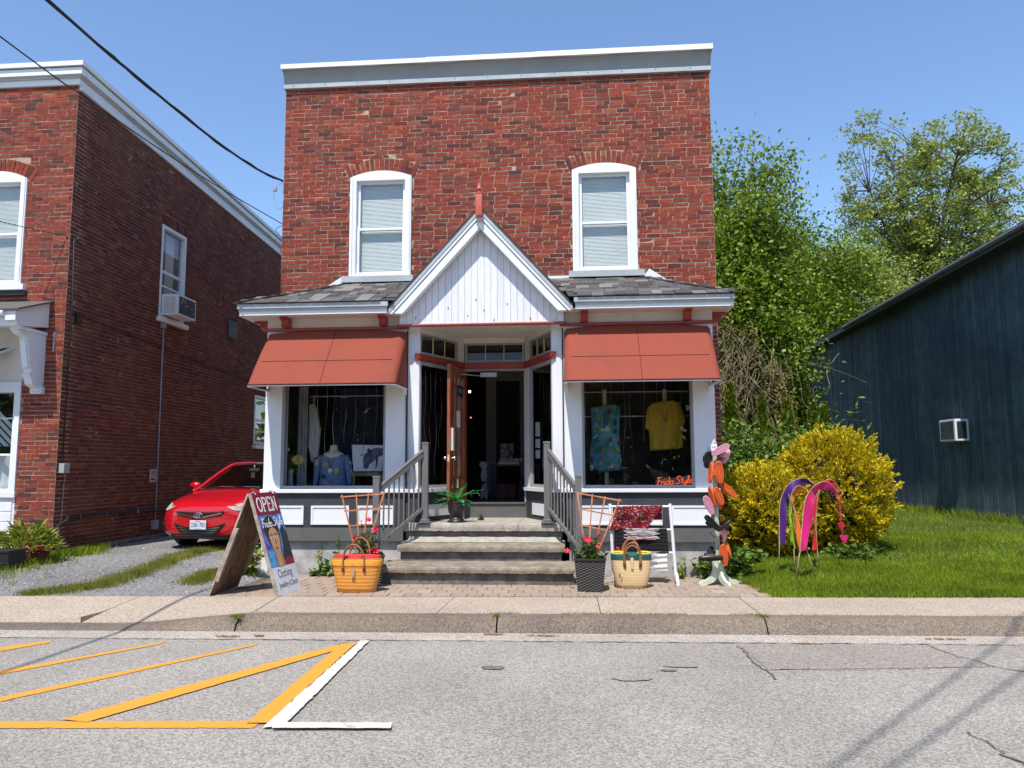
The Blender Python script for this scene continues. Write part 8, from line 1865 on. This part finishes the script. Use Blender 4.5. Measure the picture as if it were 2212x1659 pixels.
for k, (x, y, s) in enumerate(((250, 500, 3), (430, 540, 2), (500, 480, 0), (235, 720, 3), (350, 760, 1), (420, 710, 4), (500, 690, 1), (495, 805, 1), (300, 790, 0), (430, 920, 2), (490, 920, 3), (300, 900, 3), (550, 970, 2), (205, 1060, 6), (330, 1060, 0), (440, 1100, 3), (490, 1060, 0), (230, 1240, 3), (300, 1160, 6), (380, 1250, 4), (450, 1270, 3), (510, 1270, 3), (190, 1190, 1), (560, 1200, 4), (270, 620, 0), (550, 580, 5))):
    c_ = Vector((0.069+(x*.1562)/1661*11.34, 0, 2.881-(y*.1562)/1661*11.34))
    u = (x-165)/420; yy = 11.42-.075*math.sin(PI*min(1, max(0.02, u)))**.7-.016
    mb = MB(); mb.lathe([(0, yy-.004), (.026, yy-.003), (.028, yy+.012)], 10, (c_.x, 0, c_.z), 'Y'); mb.v = [(p[0], p[1], c_.z+(p[2]-c_.z)*1.45) for p in mb.v]; mb.build('dot', mat('dress_dot', DC[s], .85), dro)
yt, yto = garment('blouse', 'mustard yellow top with necklace hanging in the right window', 'blouse', 1, [(1.174,11.4,2.455), (1.215,11.4,2.402), (1.277,11.4,2.353), (1.372,11.4,2.368), (1.41,11.4,2.453), (1.447,11.4,2.468), (1.552,11.4,2.446), (1.59,11.4,2.313), (1.627,11.4,2.164), (1.588,11.4,2.08), (1.574,11.4,2.059), (1.58,11.4,1.769), (1.376,11.4,1.746), (1.22,11.4,1.756), (1.105,11.4,1.735), (1.104,11.4,1.915), (1.092,11.4,2.063), (1.044,11.4,2.063), (1.054,11.4,2.233), (1.077,11.4,2.361)], mat('mustard_cloth', (.42, .26, .015), .85, .15, 5, stretch=(4, 4, .8), bump=.4), 11.42, [([(1.336,11.44,2.639), (1.332,11.44,2.382)])])
mb = MB(); N_ = [(1.261,11.31,2.341), (1.32,11.31,2.183), (1.366,11.31,2.351)]; mb.tube(bez(N_, 6), .004, 4); N2 = Vector([(1.325,11.31,2.172)][0]); mb.tube([(N2.x+.022*math.cos(a), N2.y, N2.z+.026*math.sin(a)) for a in np.linspace(0, 2*PI, 14)], .004, 4); mb.build('necklace', mat('bronze_chain', (.10, .05, .03), .5), yt)
for px_, par in ((360, dr), (1188, yt)):
    pass
ns = thing('neon_sign', 'orange neon style script sign on a clear grey plate in the right window corner', 'sign', (1.381,11.02,1.264))
O_ = [Vector(p) for p in [(1.132,11.02,1.238), (1.13,11.02,1.302), (1.169,11.02,1.327), (1.23,11.02,1.337), (1.311,11.02,1.364), (1.36,11.02,1.343), (1.41,11.02,1.351), (1.451,11.02,1.371), (1.541,11.02,1.366), (1.592,11.02,1.389), (1.64,11.02,1.351), (1.659,11.02,1.29), (1.628,11.02,1.26), (1.568,11.02,1.255), (1.537,11.02,1.237), (1.448,11.02,1.261), (1.367,11.02,1.238)]]
n = len(O_); MB().add(O_+[p+Vector((0, .006, 0)) for p in O_], [tuple(range(n)), tuple(range(n, 2*n))[::-1]]+[(i, n+i, n+(i+1) % n, (i+1) % n) for i in range(n)]).build('plate', mat('grey_acrylic', (.13, .125, .12), .3, .05), ns)
S0_ = Vector([(1.146,11.005,1.247)][0]); S1_ = Vector([(1.638,11.005,1.275)][0])
uxn = (S1_-S0_).normalized(); uyn = Vector((0, 0, 1))
lettering('neon_tube', 'Frida Style', SCRIPT, mat('neon_orange', (.7, .10, .02), .4, emit=(1.0, .12, .02), estr=.75), ns, S0_, uxn, uyn, (S1_-S0_).length*1.0, .105, .0105, tubes=True, slant=.1)
# lamps glinting inside
for k, (p, lab) in enumerate((((0.319,12,2.846), 'small lit spotlight high in the right shop window'), ((-1.979,14.5,2.944), 'small lit spotlight seen through the open door'), ((-2.023,15,2.481), 'dim lit orange lamp deep inside the shop doorway'))):
    t = thing('spotlight', lab, 'lamp', p); mb = MB(); mb.ball(p, (.022, .026, .014)[k], 10, 8); mb.build('bulb', mat('lit_bulb', (.9, .7, .4), .5, emit=((1, .75, .35), (1, .8, .5), (1, .35, .12))[k], estr=(4, 3, 1.2)[k]), t); mb = MB(); mb.tube([(p[0], p[1]+.01, p[2]+.02), (p[0], p[1]+.05, p[2]+.09), (p[0], p[1]+.05, 3.50)], .006, 5); mb.build('stem', M['black'], t)

# --- seen through the door: inner frame, table with wares, cut-out panel, bags
fr_ = thing('inner_doorway', 'pale framed inner doorway at the back of the dim shop', 'doorway', (-1.2, 15, .965)); mfr = mat('dim_white_frame', (.30, .27, .25), .8, .05)
Yd = 15.0
A_ = [Vector(p) for p in [(-1.723,15,3.378), (-1.522,15,3.196), (-1.055,15,3.189), (-0.954,15,3.367), (-1.525,15,1.529)]]
mb = MB(); mb.box(A_[0].x, A_[1].x, Yd, Yd+.06, .965, A_[0].z); mb.box(A_[1].x, A_[3].x, Yd, Yd+.06, A_[1].z, A_[0].z); mb.box(A_[2].x, A_[3].x, Yd, Yd+.06, .965, A_[1].z); mb.build('frame', mfr, fr_); mb = MB(); mb.box(A_[1].x, A_[2].x, Yd+.02, Yd+.05, .965, A_[1].z); mb.build('door_panel', mat('dim_door', (.02, .018, .018), .8), fr_)
tbl = thing('display_table', 'dark side table with white tray inside the shop doorway', 'table', (-.85, 13.6, .965)); Q = [Vector(p) for p in [(-1.542,13.5,1.556), (-0.829,13.5,1.553)]]
mb = MB(); mb.bbox(Q[0].x, Q[1].x+.25, 13.4, 14.0, Q[0].z-.035, Q[0].z, .006); mb.build('tabletop', mat('dark_wood', (.035, .022, .016), .5, .2), tbl)
for x in (Q[0].x+.10, Q[1].x+.2): mb = MB(); mb.box(x-.03, x+.03, 13.45, 13.52, .965, Q[0].z-.035); mb.build('leg', mat('dark_wood_leg', (.03, .02, .015), .5), tbl)
tr2 = thing('tray', 'white tray of pale round wares on the table inside the door', 'tray', (-.95, 13.6, Q[0].z)); p0, p1 = [Vector(p) for p in [(-1.333,13.5,1.605), (-0.967,13.5,1.603)]]
mb = MB(); mb.bbox(p0.x, p1.x, 13.45, 13.75, Q[0].z, Q[0].z+.045, .004); mb.build('tray_body', mat('tray_white', (.45, .40, .36), .7), tr2)
for k in range(5): mb = MB(); mb.ball((p0.x+.06+k*.085, 13.55, Q[0].z+.075), .05, 10, 7, 1, 1, .8); mb.build('ware', mat('pale_ware', (.42, .30, .22), .7, .1), tr2, smooth=True)
bg_ = thing('tote_bag', 'white and red printed bag standing on the table inside the door', 'bag', (-1.0, 13.8, Q[0].z)); p0, p1 = [Vector(p) for p in [(-1.331,13.8,1.929), (-1.089,13.8,1.666)]]
mb = MB(); mb.bbox(p0.x, p1.x, 13.78, 13.86, Q[0].z+.002, p0.z, .015); mb.build('bag_body', mat('printed_bag', (.10, .03, .03), .8, .4, 9, col2=(.40, .34, .30)), bg_)
cp_ = thing('cutout_panel', 'pale wavy cut-out bench end with a heart hole inside the doorway', 'bench end', (-1.35, 12.9, .965))
mb = MB(); H_ = [Vector(p) for p in [(-1.55,12.75,0.98), (-1.559,12.75,1.1), (-1.522,12.75,1.248), (-1.559,12.75,1.377), (-1.531,12.75,1.47), (-1.582,12.75,1.554), (-1.55,12.75,1.6), (-1.484,12.75,1.604), (-1.434,12.75,1.553), (-1.466,12.75,1.461), (-1.437,12.75,1.368), (-1.471,12.75,1.248), (-1.434,12.75,1.1), (-1.438,12.75,0.98), (-1.466,12.75,0.98), (-1.494,12.75,1.036), (-1.522,12.75,0.98)]]
n = len(H_); mb.add(H_+[p+Vector((0, .03, 0)) for p in H_], [tuple(range(n)), tuple(range(n, 2*n))[::-1]]+[(i, n+i, n+(i+1) % n, (i+1) % n) for i in range(n)]); cpo = mb.build('panel', mat('dim_white_panel', (.16, .155, .16), .8), cp_)
hc = Vector([(-1.506,12.745,1.257)][0]); mb = MB(); mb.prism([(a*.8, b*.8) for a, b in [(0, -.05), (.045, .0), (.04, .028), (.02, .034), (0, .02), (-.02, .034), (-.04, .028), (-.045, .0)]], -.001, .004, lambda a, b, d: (hc.x+a, hc.y+d, hc.z+b)); mb.build('heart', mat('heart_dark', (.01, .01, .01), .9), cpo)
for k, (x0, x1, y0, c_, lab) in enumerate(((290, 462, 1335, (.075, .018, .022), 'maroon bag with loop handles under the table inside the door'), (485, 535, 1345, (.05, .02, .06), 'dark patterned bag under the table at the right door jamb'))):
    b_ = thing('handbag', lab, 'bag', (-.9+.3*k, 13.2, .965)); p0, p1 = [Vector(c2) for c2 in (([(-1.333,13.2,1.229), (-1.002,13.2,0.971)]), ([(-0.957,13.2,1.209), (-0.862,13.2,0.971)]))[k]]
    mb = MB(); mb.bbox(p0.x, p1.x, 13.18, 13.32, .967, p0.z, .02); mb.build('bag_body', mat('bag_cloth', c_, .8, .3, 12), b_); cx = (p0.x+p1.x)/2; w_ = (p1.x-p0.x)*.2; mb = MB(); mb.tube([(cx+w_*math.cos(a), 13.2, p0.z-.01+.09*math.sin(a)) for a in np.linspace(0, PI, 12)], .008, 6); mb.build('handle', M['black'], b_)
os_ = thing('open_sign', 'small black OPEN sign hanging inside the open wooden door', 'sign', tuple(hg+dd*.40+Vector((0, 0, 2.66))))
def on_leaf(s, t, z): return hg+dd*s+dn*t+Vector((0, 0, z))
mb = MB(); mb.hexa([tuple(on_leaf(s, t, z)) for z in (2.58, 2.74) for t in (.026, .034) for s in (.27, .56)]); pl_ = mb.build('plate', M['black'], os_)
text('lettering', 'OPEN', mat('grey_letters', (.20, .22, .22), .6), pl_, on_leaf(.53, .0345, 2.615), -dd, (0, 0, 1), .23, .09, .002)
mb = MB(); mb.tube([on_leaf(.30, .03, 2.74), on_leaf(.32, .03, 2.84)], .004, 4); mb.tube([on_leaf(.53, .03, 2.74), on_leaf(.51, .03, 2.84)], .004, 4); mb.build('chain', M['brass'], os_)
sk = thing('wall_sockets', 'two white socket plates and a switch beside the right canted window', 'socket', (-.62, 11.85, 1.7))
for z0, z1 in ((1.98, 2.20), (1.80, 1.94), (1.64, 1.77)): mb = MB(); mb.box(-.60, -.53, 11.93, 11.95, z0, z1); mb.build('socket_plate', M['trim'], sk)
